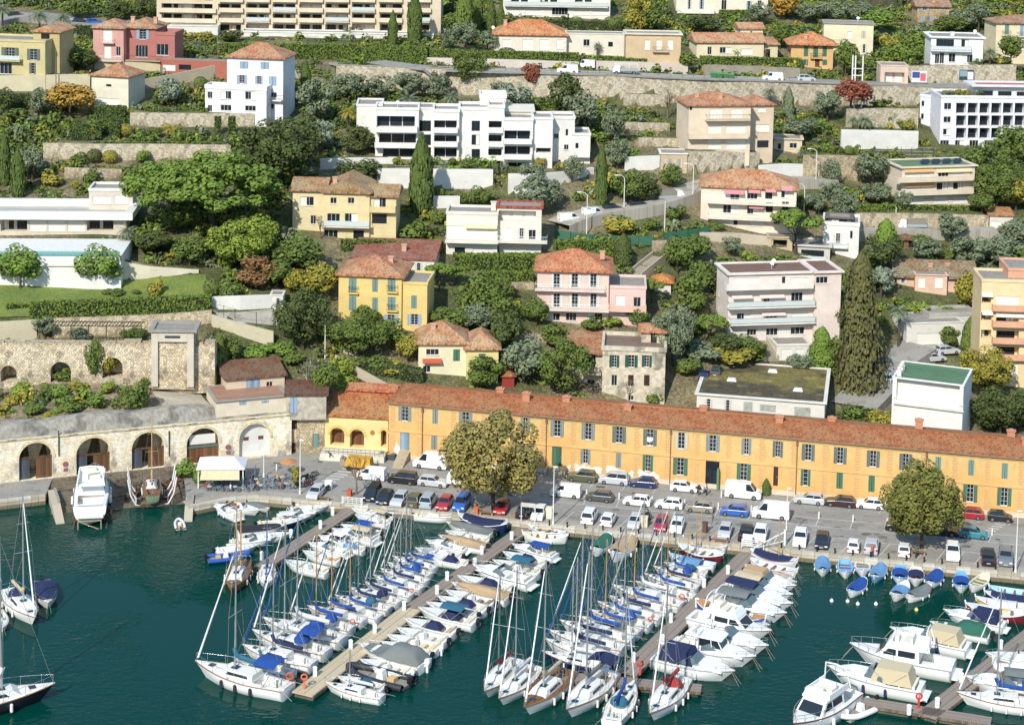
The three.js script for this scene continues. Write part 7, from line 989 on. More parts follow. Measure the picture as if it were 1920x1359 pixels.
berth('% from quay beside the lower right pontoon', MB, [[1900, 1120, 6.4, 'pointu', { hull: 'sky', deck: '#a9d0dc', dx: -100, dy: -14 }], [1896, 1133, 7, 'pointu', { hull: 'navy', cover: 'navy', dx: -100, dy: -14 }], [1884, 1146, 7.6, 'pointu', { hull: '#d8c070', stripe: 'red', cover: 'white', part: 1, dx: -100, dy: -14 }], [1872, 1160, 8.4, 'pointu', { hull: 'maroon', stripe: 'beige', dx: -100, dy: -14 }], [1826, 1172, 8, 'cruiser', { bimini: 'navy', full: 1 }], [1800, 1192, 7.6, 'covered', { cover: 'green', tall: 1 }], [1742, 1214, 10, 'cruiser', { bimini: 'beige', full: 1, fender: 'navy' }], [1690, 1252, 12.6, 'cruiser', { fly: 1, fender: 'blue', name: 'trawler_yacht' }], [1640, 1292, 11.4, 'cruiser', { bimini: 'beige', full: 1, fender: 'navy' }]], -100, -20, G);
berth('% at the lower right corner of the harbour', MB, [[1540, 1350, 12.5, 'cruiser', { fly: 1, dx: -62, dy: 48, name: 'motor_yacht', stripe: 'maroon' }], [1610, 1338, 6.4, 'rib', { hull: 'white', dx: -62, dy: 30 }], [1886, 1298, 9.4, 'cruiser', { bimini: 'grey' }], [1880, 1328, 10.4, 'sail', { bimini: 'blue', mast: 11, dx: -100, dy: -12 }], [1908, 1246, 7.6, 'open', { cover: 'white' }], [1926, 1268, 7.4, 'rib', { hull: 'white' }]], -100, -10, G);
// blue and white fishing boats on the mooring line
const FB = [[1543, 1068, 0, 100, { stripe: 'sky', hull: 'white', cover: 'sky', deck: '#6fa6d6' }], [1585, 1072, 6, 100, { stripe: 'sky', deck: '#79aede' }], [1618, 1070, 4, 100, { stripe: 'beige', deck: '#b8cfe0' }], [1647, 1081, -34, 100, { hull: 'sky', cover: 'sky', mastP: 0, stripe: 'white' }], [1688, 1084, -4, 100, { stripe: 'sky', cover: 'blue', part: 1, deck: '#6fa6d6' }], [1718, 1087, 0, 100, { stripe: 'white', cover: 'navy', part: 1, deck: '#d8d3cc' }], [1752, 1093, -40, 100, { stripe: 'sky', cover: 'blue' }], [1803, 1099, 0, 100, { stripe: 'sky', cover: 'blue', part: 1, deck: '#6fa6d6' }], [1836, 1100, -70, 100, { stripe: 'white', deck: '#c9cdb4' }], [1607, 1109, -60, 100, { stripe: 'white', cover: 'blue', deck: '#8fc0e4' }], [1688, 1116, -50, 100, { stripe: 'sky', cover: 'sky', part: 1, deck: '#d8d8d2' }], [1723, 1120, -110, 100, { stripe: 'maroon', cover: 'grey' }]];
FB.forEach(([x, y, dx, dy, o], i) => { const b = boat(x, y, 5.6, headOf(dx * 0.8, dy * 0.45, [x, y]), 'pointu', o); tag(b, b.boatWords + ', ' + ORD[i < 9 ? i : i - 9] + (i < 9 ? ' along the mooring row below the quay' : ' in front of the mooring row'), 'fishing boat', 'fishing boats below the quay'); });
// others
const one = (label, cat, ...a) => tag(boat(...a), label, cat);
one('white sailing yacht with beige sail cover at the left edge', 'sailboat', 40, 1148, 11, headOf(60, 70, [42, 1150]), 'sail', { boom: 'beige', hood: 'navy', mast: 11.4 });
one('boat under a navy cover beside the white yacht at the left edge', 'sailboat', 84, 1124, 8, headOf(16, 60, [84, 1124]), 'covered', { cover: 'navy' });
one('small white dinghy hull cut by the left edge of the picture', 'motorboat', -2, 1172, 6, headOf(30, 70, [0, 1172]), 'open', {});
one('dark hulled classic yacht with teak deck in the lower left corner', 'sailboat', -14, 1330, 14, headOf(100, -18, [0, 1330]), 'sail', { hull: '#23242e', boom: 'white', mast: 11.5, jib: 0 });
one('brown wooden ketch with two varnished masts beyond the first pontoon', 'sailboat', 444, 1092, 10, headOf(-24, 60, [444, 1092]), 'sail', { hull: '#8a6a4a', teak: 1, wood: 1, mizzen: 1, jib: 0, boom: 'beige', mast: 8.6 });
one('white sailboat with bow toward open water beside the wooden ketch', 'sailboat', 500, 1090, 7.6, headOf(-6, 60, [500, 1090]), 'sail', { boom: 'navy', jib: 'blue', mast: 10.4 });
one('small white cuddy motorboat moored below the cafe terrace', 'motorboat', 424, 966, 6.2, headOf(-50, -24, [424, 966]), 'cruiser', {});
one('white bow rider moored against the quay below the cafe', 'motorboat', 456, 960, 6, headOf(60, 16, [456, 960]), 'open', { seat: '#8a6a52' });
one('small boat under grey cover tied to the curved quay corner', 'motorboat', 484, 955, 4.6, headOf(60, 20, [484, 955]), 'covered', { cover: 'grey' });
one('white inflatable tender with outboard beside the slipway', 'dinghy', 336, 986, 3.6, headOf(-10, -40, [336, 986]), 'rib', {});
one('white motorboat lying along the quay wall below the olive jeep', 'motorboat', 820, 976, 6.6, headOf(100, 8, [820, 976]), 'open', { cover: 'white' });
one('green covered wooden boat moored stern to the quay', 'fishing boat', 1128, 1030, 6.6, headOf(-50, 60, [1128, 1030]), 'pointu', { cover: 'green', stripe: 'white' });
one('wooden boat under tan canvas moored stern to the quay', 'fishing boat', 1168, 1038, 8, headOf(-60, 60, [1168, 1038]), 'pointu', { cover: 'tan', stripe: 'white' });
for (const [i, [x, y]] of [[1560, 1128], [1590, 1129], [1609, 1134], [1643, 1134], [1719, 1145]].entries()) { const p = onLevel(x, y, 0), b = thing('mooring_buoy', 'white mooring buoy floating before fishing boats, ' + ORD[i] + ' from the cruisers', 'buoy', p, 0, 'mooring buoys'); mesh('ball', new THREE.SphereGeometry(0.26, 12, 9).translate(0, 0.12, 0), i === 4 ? mat('#d8d36a') : M.gel, b); mesh('eye', new THREE.TorusGeometry(0.09, 0.025, 5, 10).translate(0, 0.43, 0), M.rail, b); }
// service posts and life rings on the pontoons
const PED = { 'slipway pontoon': [[623, 966], [600, 991], [545, 1008], [490, 1050]], 'long beige ended pontoon': [[959, 1012], [903, 1039], [890, 1062], [838, 1088], [819, 1114], [757, 1144], [702, 1187], [657, 1217], [590, 1268]], 'pontoon of white cruisers': [[1365, 1076], [1320, 1101], [1307, 1138], [1258, 1167], [1242, 1207], [1188, 1241]], 'pontoon in the lower right corner': [[1877, 1217], [1865, 1247], [1803, 1279], [1758, 1326], [1705, 1340]] };
for (const [n, list] of Object.entries(PED)) list.forEach(([x, y], i) => { const b = thing('service_post', 'white service post on the ' + n + ', ' + ORD[i] + ' from the quay', 'post', onLevel(x, y, 0.76), 0.4, 'service posts'); mesh('pedestal', boxC(-0.2, 0.2, 0, 1.05, -0.16, 0.16), M.gel, b); mesh('cap', taper(-0.24, 0.24, 0.2, 1.052, 1.22, -0.16, 0.16, 0.12), M.gel, b); });
for (const [x, y, c, label] of [[570, 1292, '#d8694a', 'orange life ring on a post at the outer end of the beige pontoon'], [1723, 1328, '#c8312c', 'red life ring stand with white centre on the cross pontoon'], [1200, 1266, '#c8452f', 'red life ring on a post by the cross pontoon corner']]) { const b = thing('life_ring_stand', label, 'life ring', onLevel(x, y, 0.76), 0); mesh('ring', new THREE.TorusGeometry(0.33, 0.1, 8, 20).translate(0, 1.5, 0.08), mat(c), b); mesh('board', boxC(-0.12, 0.12, 0, 1.3, -0.08, 0.0), mat(c), b); }
// ---------------------------------------------------------------- vehicles: x forward, wheels on y = 0
const carPaint = c => mat(c, { roughness: 0.32, metalness: 0.0, clearcoat: 0.7, clearcoatRoughness: 0.1 });
const CAR = {
  hatch: { L: 4.0, W: 1.74, H: 1.5, hood: 0.92, tail: 0.95, cab: [-1.85, 1.0], roof: [-1.45, 0.25] },
  small: { L: 3.5, W: 1.62, H: 1.5, hood: 0.9, tail: 0.95, cab: [-1.62, 0.95], roof: [-1.3, 0.3] },
  estate: { L: 4.4, W: 1.8, H: 1.5, hood: 0.94, tail: 0.98, cab: [-2.05, 0.95], roof: [-1.65, 0.2] },
  suv: { L: 4.45, W: 1.85, H: 1.68, hood: 1.05, tail: 1.08, cab: [-2.1, 0.95], roof: [-1.75, 0.2] },
  mpv: { L: 4.4, W: 1.8, H: 1.8, hood: 1.05, tail: 1.05, cab: [-2.1, 1.35], roof: [-1.95, 0.55] },
  van: { L: 4.5, W: 1.85, H: 1.85, hood: 1.08, tail: 1.08, cab: [-2.2, 1.45], roof: [-2.12, 0.75], panel: 1 },
  bigvan: { L: 5.3, W: 2.0, H: 2.35, hood: 1.2, tail: 1.2, cab: [-2.62, 1.95], roof: [-2.55, 1.05], panel: 1 },
  pickup: { L: 4.9, W: 1.85, H: 1.72, hood: 1.05, tail: 1.0, cab: [-0.9, 1.15], roof: [-0.6, 0.5], bed: 1 },
};
function carGeo(k) {
  return once('car' + k, () => {
    const c = CAR[k], l = c.L / 2, w = c.W / 2 - 0.07, sh = new THREE.Shape(), P = [[-l + 0.06, 0.22], [-l, 0.5], [-l + 0.03, c.tail - 0.12], [-l + 0.14, c.tail], [c.cab[1] - 0.15, c.hood + 0.02], [l - 0.35, c.hood - 0.12], [l - 0.06, c.hood - 0.28], [l, 0.48], [l - 0.06, 0.22]];
    sh.moveTo(...P[0]); for (const p of P.slice(1)) sh.lineTo(...p);
    const wx = [l * 0.63, -l * 0.62], wr = c.H > 2 ? 0.36 : 0.32;
    const g = new THREE.ExtrudeGeometry(sh, { depth: w * 2, bevelEnabled: true, bevelThickness: 0.07, bevelSize: 0.05, bevelSegments: 2 }).translate(0, 0, -w);
    const hw = w + 0.02, rw = w - 0.16, y0 = Math.min(c.hood, c.tail) - 0.04, yr = c.H;
    const green = taper(c.cab[0], c.cab[1], hw, y0, yr - 0.04, c.roof[0], c.roof[1], rw), roof = taper(c.roof[0] - 0.06, c.roof[1] + 0.1, rw + 0.04, yr - 0.07, yr, c.roof[0] + 0.05, c.roof[1] - 0.05, rw - 0.06);
    const pil = []; for (const q of [-1, 1]) { pil.push(bar([c.cab[0] + 0.04, y0, q * (hw - 0.02)], [c.roof[0] + 0.02, yr - 0.05, q * (rw)], 0.07, 4), bar([c.cab[1] - 0.06, y0, q * (hw - 0.03)], [c.roof[1], yr - 0.05, q * rw], 0.05, 4)); const m = lerp(c.cab[0], c.cab[1], 0.48); pil.push(bar([m, y0, q * hw], [lerp(c.roof[0], c.roof[1], 0.5), yr - 0.05, q * rw], 0.05, 4)); }
    const body = [g, roof, ...pil];
    if (c.panel) body.push(taper(c.cab[0] - 0.02, c.roof[1] - 0.55, hw + 0.02, y0 - 0.02, yr - 0.02, c.roof[0] - 0.01, c.roof[1] - 0.6, rw + 0.05));
    if (c.bed) body.push(box(-l + 0.1, -0.95, 0.9, 1.12, w - 0.1, w), box(-l + 0.1, -0.95, 0.9, 1.12, -w, -w + 0.1));
    const wheel = x => merge([new THREE.CylinderGeometry(wr, wr, 0.22, 18).rotateX(Math.PI / 2)]), rim = new THREE.CylinderGeometry(wr * 0.62, wr * 0.62, 0.235, 12).rotateX(Math.PI / 2);
    return { body: merge(body), green, tyre: wheel(), rim, wx, wr, w, l, c, lamp: boxC(-0.05, 0.05, -0.09, 0.09, -0.2, 0.2), tail: boxC(-0.05, 0.05, -0.14, 0.14, -0.1, 0.1), plate: boxC(-0.012, 0.012, -0.06, 0.06, -0.26, 0.26) };
  });
}
function car(k, colour, p, heading, name) {
  const G = carGeo(k), g = new THREE.Group(); g.name = numbered(name || (k === 'van' || k === 'bigvan' ? 'parked_van' : 'parked_car')); g.position.copy(p); g.rotation.y = heading; g.userData.kind = 'thing'; scene.add(g);
  mesh('body', G.body, carPaint(colour), g); mesh('windows', G.green, M.glass, g);
  for (const x of G.wx) for (const q of [-1, 1]) { const h = new THREE.Group(); h.name = 'wheel'; h.position.set(x, G.wr, q * (G.w - 0.02)); g.add(h); mesh('tyre', G.tyre, M.tyre, h); mesh('rim', G.rim, M.rim, h); }
  for (const q of [-1, 1]) { mesh('headlight', G.lamp, mat('#d8dade', { roughness: 0.15 }), g).position.set(G.l + 0.0, G.c.hood - 0.36, q * (G.w - 0.18)); mesh('tail_light', G.tail, mat('#8c1d1d', { roughness: 0.2 }), g).position.set(-G.l - 0.01, G.c.tail - 0.26, q * (G.w - 0.06)); }
  mesh('number_plate', G.plate, M.paint, g).position.set(-G.l - 0.045, 0.55, 0); mesh('number_plate', G.plate, M.paint, g).position.set(G.l + 0.045, 0.42, 0);
  return g;
}
const hallDir = yawOf(backLine[4], backLine[5]) * DEG, qp = (x, y) => onLevel(x, y, QY + 0.006);
const CW = { '#e6e6e4': 'white', '#1d1f24': 'black', '#b9bcbf': 'silver', '#23325e': 'navy', '#a3262b': 'red', '#2c5fb0': 'blue', '#4a4d4a': 'dark grey', '#8f8a7c': 'beige grey', '#3c2428': 'maroon', '#2f7f8f': 'teal', '#56583f': 'olive green', '#9fb0b8': 'pale blue', '#6e7378': 'grey' };
const kindWord = { hatch: 'hatchback', small: 'small car', estate: 'estate car', suv: 'SUV', mpv: 'people carrier', van: 'small van', bigvan: 'tall van', pickup: 'pickup' };
function park(row, list, turn, group) { list.forEach(([k, c, x, y, flip = 0], i) => tag(car(k, c, qp(x, y), hallDir + turn + (flip ? Math.PI : 0) + rr(-0.03, 0.03)), CW[c] + ' ' + kindWord[k] + ' parked ' + row.replace('%', ORD[i]), 'car', group)); }
const cW = '#e6e6e4', cK = '#1d1f24', cS = '#b9bcbf', cN = '#23325e', cR = '#a3262b', cB = '#2c5fb0', cD = '#4a4d4a', cG = '#8f8a7c', cM = '#3c2428', cT = '#2f7f8f', cO = '#56583f', cP = '#9fb0b8', cY = '#6e7378';
park('against the yellow hall, % from the annex', [['bigvan', cW, 808, 876, 1], ['suv', cO, 1091, 901, 1], ['mpv', cS, 1151, 906, 1], ['hatch', cN, 1206, 912, 1], ['hatch', cW, 1283, 920], ['bigvan', cW, 1394, 932], ['estate', cS, 1518, 943, 1], ['estate', cM, 1576, 948, 1], ['hatch', cW, 1632, 952, 1], ['hatch', cR, 1818, 970, 1], ['small', cK, 1876, 976]], 0, 'cars along the hall');
park('in the middle row of the car park, % from the slipway', [['van', cW, 696, 898, 1], ['mpv', cK, 755, 905, 1], ['estate', cS, 812, 910], ['van', cW, 1061, 930, 1], ['hatch', cD, 1124, 938, 1], ['hatch', cW, 1195, 946, 1], ['hatch', cW, 1255, 952, 1], ['hatch', cG, 1312, 958, 1], ['hatch', cB, 1377, 965, 1], ['bigvan', cW, 1446, 970, 1], ['estate', cK, 1690, 994, 1], ['estate', cK, 1767, 1001], ['hatch', cT, 1826, 1007]], 0, 'cars in the middle row');
park('nose to the water, % from the slipway', [['hatch', cS, 592, 930], ['mpv', cK, 698, 933], ['hatch', cK, 722, 940], ['estate', cS, 749, 943], ['suv', cO, 779, 944, 1], ['mpv', cP, 803, 946, 1], ['hatch', cR, 834, 950], ['mpv', cB, 866, 951], ['hatch', cR, 941, 958], ['hatch', cK, 982, 965, 1], ['hatch', cW, 1011, 969], ['mpv', cW, 1106, 975, 1], ['hatch', cW, 1141, 980, 1], ['hatch', cS, 1191, 985], ['hatch', cR, 1240, 989], ['hatch', cW, 1270, 993], ['hatch', cS, 1360, 1003], ['pickup', cK, 1400, 1006, 1], ['suv', cW, 1426, 1010], ['suv', cW, 1501, 1017], ['estate', cK, 1542, 1021], ['small', cW, 1601, 1030, 1], ['suv', cS, 1635, 1031, 1], ['small', cW, 1696, 1038, 1], ['suv', cW, 1787, 1043], ['pickup', cK, 1853, 1051, 1], ['suv', cY, 1886, 1053]], -Math.PI / 2, 'cars facing the water');
// up the hill
const hp = (x, y) => { const p = hit(x, y); p.y += 0.14; return p; };
for (const [k, c, x, y, a, label] of [['van', cW, 1064, 138, Math.PI, 'white small van on the upper road beside the garden wall'], ['van', cW, 1099, 128, Math.PI * 0.9, 'white van in the gateway off the upper road'], ['van', cW, 1449, 152, Math.PI, 'white small van on the upper road before the concrete wall'], ['hatch', cS, 1512, 153, 0, 'silver hatchback on the upper road below the orange villa'], ['hatch', cK, 1480, 64, Math.PI, 'black car parked behind the orange villa, beside another black car'], ['hatch', cK, 1518, 63, 0, 'black car parked behind the orange villa, nearer the pale yellow house'], ['van', cW, 1068, 418, 0.35, 'white van with red stripe on the lane above green fence'], ['van', cW, 1113, 408, 0.3, 'white van with roof rack on the lane above green fence'], ['hatch', cK, 1150, 398, 0.3, 'dark car under trees on the lane behind two white vans'], ['estate', cK, 1199, 391, 0.3, 'black estate car further up the lane by the retaining slope'], ['estate', cK, 1656, 668, 1.2, 'black car in the drive beside tall conifer'], ['hatch', cN, 1660, 688, 1.2, 'navy car parked lower in the drive beside tall conifer'], ['hatch', cN, 1642, 742, 0.6, 'navy hatchback in shade behind the yellow hall'], ['hatch', cS, 1668, 716, 1.2, 'silver hatchback at the foot of the drive'], ['estate', cS, 1776, 664, 0.3, 'silver estate car beside the white garage forecourt'], ['estate', cS, 1750, 678, 0.3, 'silver car parked nearer the green roofed block'], ['hatch', cN, 1322, 712, 1.3, 'navy car in the yard behind the mossy roofed building'], ['hatch', cD, 1344, 704, 1.3, 'dark grey car in the yard behind the mossy roofed building'], ['hatch', cK, 30, 34, 0.2, 'black car in the car park at the upper left corner'], ['estate', cS, 122, 42, 0.1, 'silver car between palms in the upper left car park'], ['hatch', cK, 150, 46, 0.1, 'black car beside palms in the upper left car park'], ['hatch', cB, 176, 47, 0.4, 'blue car at the end of the upper left car park']]) tag(car(k, c, hp(x, y), a), label, 'car');
function truck(label, x, y, a, p = hp(x, y), tarp) {
  const g = thing('lorry', label, 'truck', p, a), b = mesh('cab', merge([taper(1.2, 2.7, 0.98, 0.5, 1.2, 1.2, 2.75, 0.98), taper(1.2, 2.72, 0.97, 1.2, 2.05, 1.25, 2.2, 0.86)]), carPaint(cW), g); mesh('windscreen', hull8([[2.7, 1.25, -0.85], [2.7, 1.25, 0.85], [2.25, 1.95, -0.78], [2.25, 1.95, 0.78], [2.6, 1.25, -0.85], [2.2, 1.9, 0.78]]), M.glass, g);
  mesh('bed', merge([box(-2.8, 1.1, 0.75, 0.88, -1, 1), box(-2.8, 1.1, 0.882, 1.25, -1, -0.95), box(-2.8, 1.1, 0.882, 1.25, 0.95, 1), box(-2.8, -2.74, 0.882, 1.25, -0.94, 0.94)]), mat('#9aa0a2'), g);
  if (tarp) mesh('tarpaulin', taper(-2.7, 1.05, 0.94, 1.0, 2.2, -2.6, 1, 0.75), cloth('#8a8578'), g); else mesh('frame', merge([...[-2.7, -0.9, 0.95].map(x2 => path([[x2, 1.25, -0.96], [x2, 2.3, -0.96], [x2, 2.3, 0.96], [x2, 1.25, 0.96]], 0.04, 4)), bar([-2.7, 2.3, -0.96], [2.4, 2.3, -0.96], 0.04, 4), bar([-2.7, 2.3, 0.96], [2.4, 2.3, 0.96], 0.04, 4)]), M.whiteRail, g);
  for (const wx of [1.9, -1.9]) for (const q of [-1, 1]) { const h = new THREE.Group(); h.name = 'wheel'; h.position.set(wx, 0.4, q * 0.85); g.add(h); mesh('tyre', new THREE.CylinderGeometry(0.4, 0.4, 0.26, 16).rotateX(Math.PI / 2), M.tyre, h); mesh('rim', new THREE.CylinderGeometry(0.22, 0.22, 0.28, 10).rotateX(Math.PI / 2), M.rim, h); }
}
truck('white flatbed lorry with ladder frame on the upper road', 1172, 140, Math.PI); truck('white lorry with grey tarpaulin on the lane below striped awning block', 1710, 432, Math.PI, undefined, 1); truck('grey bodied lorry at the top of the lane by the pink awnings', 1256, 378, 0.35, undefined, 1);
// motorbikes
const bikeGeo = () => once('bike', () => ({ wheel: new THREE.TorusGeometry(0.26, 0.07, 6, 16), body: merge([taper(-0.55, 0.1, 0.16, 0.5, 0.78, -0.7, 0.05, 0.12), taper(0.05, 0.45, 0.16, 0.62, 0.95, 0.1, 0.4, 0.1), box(-0.2, 0.25, 0.25, 0.52, -0.13, 0.13)]), fork: merge([bar([0.62, 0.3, 0], [0.42, 1.0, 0], 0.045, 5), bar([0.4, 1.02, -0.33], [0.4, 1.02, 0.33], 0.025, 5), box(0.46, 0.56, 0.82, 0.98, -0.1, 0.1)]), seat: taper(-0.72, -0.02, 0.14, 0.78, 0.86, -0.7, -0.05, 0.12) }));
[[560, 915, cK], [566, 908, cS], [573, 900, cK], [578, 912, '#6a2a2a'], [584, 903, cK], [589, 894, cY], [612, 922, cK], [1316, 926, cW], [1309, 922, cK], [1212, 972, cK], [1216, 977, cM]].forEach(([x, y, c], i) => { const B = bikeGeo(), g = thing('motor_scooter', (CW[c] || 'dark red') + ' scooter ' + (i < 7 ? 'parked at the cafe end of the car park, ' + ORD[i] + ' from terrace' : i < 9 ? 'beside the open gateway of the hall, ' + ORD[i - 7] + ' of two' : 'between bin and red car at the quay, ' + ORD[i - 9] + ' of two'), 'scooter', qp(x, y), rr(0.6, 1.1), 'scooters'); for (const wx of [-0.6, 0.62]) mesh('wheel', B.wheel, M.tyre, g).position.set(wx, 0.33, 0); mesh('body', B.body, carPaint(c), g); mesh('fork', B.fork, M.rail, g); mesh('seat', B.seat, M.black, g); });
// ---------------------------------------------------------------- the quay: coping, stones, paint, posts
{ // coping blocks and wall stones of the quay face, each a block of its own
  const q = new THREE.Group(); q.name = 'quay_wall'; q.userData.kind = 'structure'; scene.add(q); q.position.set(quayEdge2[0].x, 0, quayEdge2[0].z);
  const tones = ['#e6ddc9', '#dbd0ba', '#efe8d8', '#cfc3ab', '#e2d5bd'].map(c => mat(c, { map: T.concrete, roughness: 0.95 }));
  const run = (P, from = 0) => { const c = new THREE.CurvePath(); for (let i = 0; i < P.length - 1; i++) c.add(new THREE.LineCurve3(P[i], P[i + 1])); const Lt = c.getLength();
    let s = 0, k = 0; while (s < Lt - 0.5 && k < 300) { const l = Math.min(rr(1.0, 2.0), Lt - s), a = c.getPoint(s / Lt), b = c.getPoint(Math.min(1, (s + l) / Lt)), ang = -Math.atan2(b.z - a.z, b.x - a.x), m = a.clone().lerp(b, 0.5), d = a.distanceTo(b), w = Math.round(d * 4) / 4;
      const put = (n, g, mm) => { const o = mesh(n, g, mm, q); o.position.set(m.x - q.position.x, 0, m.z - q.position.z); o.rotation.y = ang; };
      put('coping_block', boxC(-d / 2 + 0.02, d / 2 - 0.02, QY - 0.3, QY + 0.06, -0.55, 0.12), pick(tones));
      if (Math.abs(m.x) < 85) { const off = pick([0, 0.03, 0.06]); put('stone', boxC(-d / 2 + 0.03, d / 2 - 0.03, 0.52, QY - 0.34, -0.3, 0.04 + off), pick(tones)); put('stone', boxC(-d / 2 + 0.03, d / 2 - 0.03, -0.5, 0.48, -0.3, 0.1 + off), mat('#8d7f63', { map: T.grime })); }
      s += l; k++; } };
  run(quayEdge2); run(quayEdge);
}
const onQuay = (x, y, lift = 0.008) => onLevel(x, y, QY + lift);
function strip(a, b, w, name, parent, m = M.paint) { const l = a.distanceTo(b), o = mesh(name, boxC(-l / 2, l / 2, 0, 0.006, -w / 2, w / 2), m, parent); o.position.copy(a.clone().lerp(b, 0.5)); o.rotation.y = -Math.atan2(b.z - a.z, b.x - a.x); return o; }
{
  const mk = new THREE.Group(); mk.name = 'parking_markings'; mk.userData.kind = 'structure'; scene.add(mk);
  for (let x = 1046; x < 1930; x += 35.5) { const yl = 985 + (x - 1048) * 0.0948, xu = x + 30 - (x - 1048) * 0.018, yu = 960 + (xu - 1080) * 0.103; strip(onQuay(x, yl), onQuay(xu, yu), 0.13, 'bay_line', mk); }
  for (let x = 640; x < 940; x += 30) { const yl = 941 + (x - 640) * 0.1, xu = x + 22, yu = yl - 20; strip(onQuay(x, yl), onQuay(xu, yu), 0.13, 'bay_line', mk); }
  for (const [a, b] of [[[1000, 921], [1485, 967]], [[1485, 967], [1930, 1007]], [[1000, 937], [1485, 982]], [[1485, 982], [1930, 1023]], [[640, 892], [880, 914]], [[1085, 958], [1930, 1047]]]) strip(onQuay(...a), onQuay(...b), 0.12, 'row_line', mk);
  for (const x of [1100, 1161, 1223, 1284, 1347, 1409, 1474, 1536, 1600, 1664, 1728, 1794, 1861]) strip(onQuay(x, 932 + (x - 1100) * 0.0905), onQuay(x - 6, 946 + (x - 1100) * 0.091), 0.12, 'bay_line', mk);
  for (const x of [1060, 1118, 1178, 1236, 1312, 1430, 1490, 1548, 1604, 1660, 1846, 1904]) strip(onQuay(x, 893 + (x - 1060) * 0.089), onQuay(x - 12, 909 + (x - 1060) * 0.0895), 0.12, 'bay_line', mk);
  for (let i = 0; i < 7; i++) strip(onQuay(596 + i * 7.5, 905 - i * 4.4), onQuay(622 + i * 7.5, 908 - i * 4.4), 0.42, 'crossing_stripe', mk);
  for (let i = 0; i < 5; i++) strip(onQuay(1848 + i * 6, 994 - i * 4), onQuay(1868 + i * 6, 996 - i * 4), 0.4, 'crossing_stripe', mk);
  for (const [x, y, w, c] of [[1198, 925, 2.6, '#8a6a60'], [1126, 912, 1.6, '#5b5a56'], [1290, 962, 0.7, '#4a4a48'], [1872, 1011, 0.8, '#4a4a48'], [600, 866, 0.8, '#4a4a48'], [520, 868, 1.5, '#6b6862']]) strip(onQuay(x - w * 5, y, 0.004), onQuay(x + w * 5, y + w, 0.004), w * 0.5, 'patch', mk, mat(c, { map: T.asphalt }));
  for (let i = 0; i < 34; i++) { // oil stains in the bays
    const x = rr(560, 1900), y = 905 + (x - 640) * 0.085 + rr(-8, 46), p = onQuay(x, y, 0.003 + i * 0.00004), r = rr(0.25, 0.9), s = new THREE.Shape(); for (let k = 0; k < 12; k++) { const a = k / 12 * 6.283, q = r * (0.6 + 0.5 * hash(k, i)); k ? s.lineTo(Math.cos(a) * q, Math.sin(a) * q * 0.7) : s.moveTo(q, 0); }
    const o = mesh('oil_stain', new THREE.ShapeGeometry(s).rotateX(-Math.PI / 2), mat(pick(['#6f6b64', '#807b72', '#8d877c']), { map: T.asphalt }), mk); o.position.copy(p);
  }
  // pale stone walkway along the water
  const pos = [], idx = [], uv = []; quayEdge2.forEach((p, i) => { const q = quayEdge2[Math.min(i + 1, quayEdge2.length - 1)], r = quayEdge2[Math.max(0, i - 1)], t = q.clone().sub(r).normalize(), n = V(t.z, 0, -t.x); const a = p.clone().addScaledVector(n, 0.55), b = p.clone().addScaledVector(n, 2.6); pos.push(a.x, QY + 0.004, a.z, b.x, QY + 0.004, b.z); uv.push(a.x, a.z, b.x, b.z); if (i) { const o = i * 2; idx.push(o - 2, o, o - 1, o - 1, o, o + 1); } });
  const g = new THREE.BufferGeometry(); g.setAttribute('position', new THREE.Float32BufferAttribute(pos, 3)); g.setAttribute('uv', new THREE.Float32BufferAttribute(uv, 2)); g.setIndex(idx); g.computeVertexNormals(); structure('quay_walk', g, mat('#bdb3a2', { map: T.concrete, side: THREE.DoubleSide }));
}
const upTo = (p, px, py) => onPlane(px, py, p, V(0, 0, 1)).y - p.y;
function post(name, label, cat, x, y, h, r, m, group, head) { const t = thing(name, label, cat, onQuay(x, y, 0), 0, group); mesh('shaft', once('post' + h + r, () => bar([0, 0, 0], [0, h, 0], r, 8, r * 0.85)), m, t); if (head) mesh('head', head, m, t); return t; }
for (let i = 0, x = 1030; x < 1915; x += 33.5, i++) { const t = post('quay_bollard', 'low black bollard on the quay edge, ' + ORD[i] + ' from the second pontoon', 'bollard', x, 985 + (x - 1030) * 0.0985, 0.62, 0.11, M.black, 'black quay bollards', once('bh', () => new THREE.SphereGeometry(0.15, 8, 6).translate(0, 0.66, 0))); }
for (const [i, [x, y]] of [[1161, 936], [1223, 942], [1284, 948], [1347, 955], [1409, 960], [1536, 972], [1600, 978], [1664, 984], [1794, 998], [1861, 1003], [1100, 930], [518, 882], [1353, 932]].entries()) post('marker_post', i < 11 ? 'white marker post in the middle parking row, ' + ORD[i] + ' of its line' : i === 11 ? 'single white marker post near the crossing stripes' : 'white marker post beside the gateway of the hall', 'post', x, y, 1.0, 0.12, M.poleWhite, 'white marker posts');
for (const [x, y, top, arm, label] of [[1037, 984, 876, 0, 'tall white lamp post at the head of the second pontoon'], [1474, 1020, 916, 0, 'tall white lamp post beside the white boat davit'], [562, 926, 826, 0, 'tall white lamp post by the scooters'], [1905, 1074, 958, 0, 'tall lamp post at the right end of the quay'], [494, 894, 850, 0, 'slim white post beside the cafe terrace']]) { const p = onQuay(x, y, 0), h = upTo(p, x, top), t = thing('lamp_post', label, 'lamp post', p); mesh('pole', bar([0, 0, 0], [0, h, 0], 0.1, 8, 0.06), M.poleWhite, t); mesh('lantern', merge([box(-0.14, 0.5, h - 0.02, h + 0.1, -0.14, 0.14), bar([0, 0, 0], [0, 0.5, 0], 0.17, 8)]), M.poleWhite, t); }
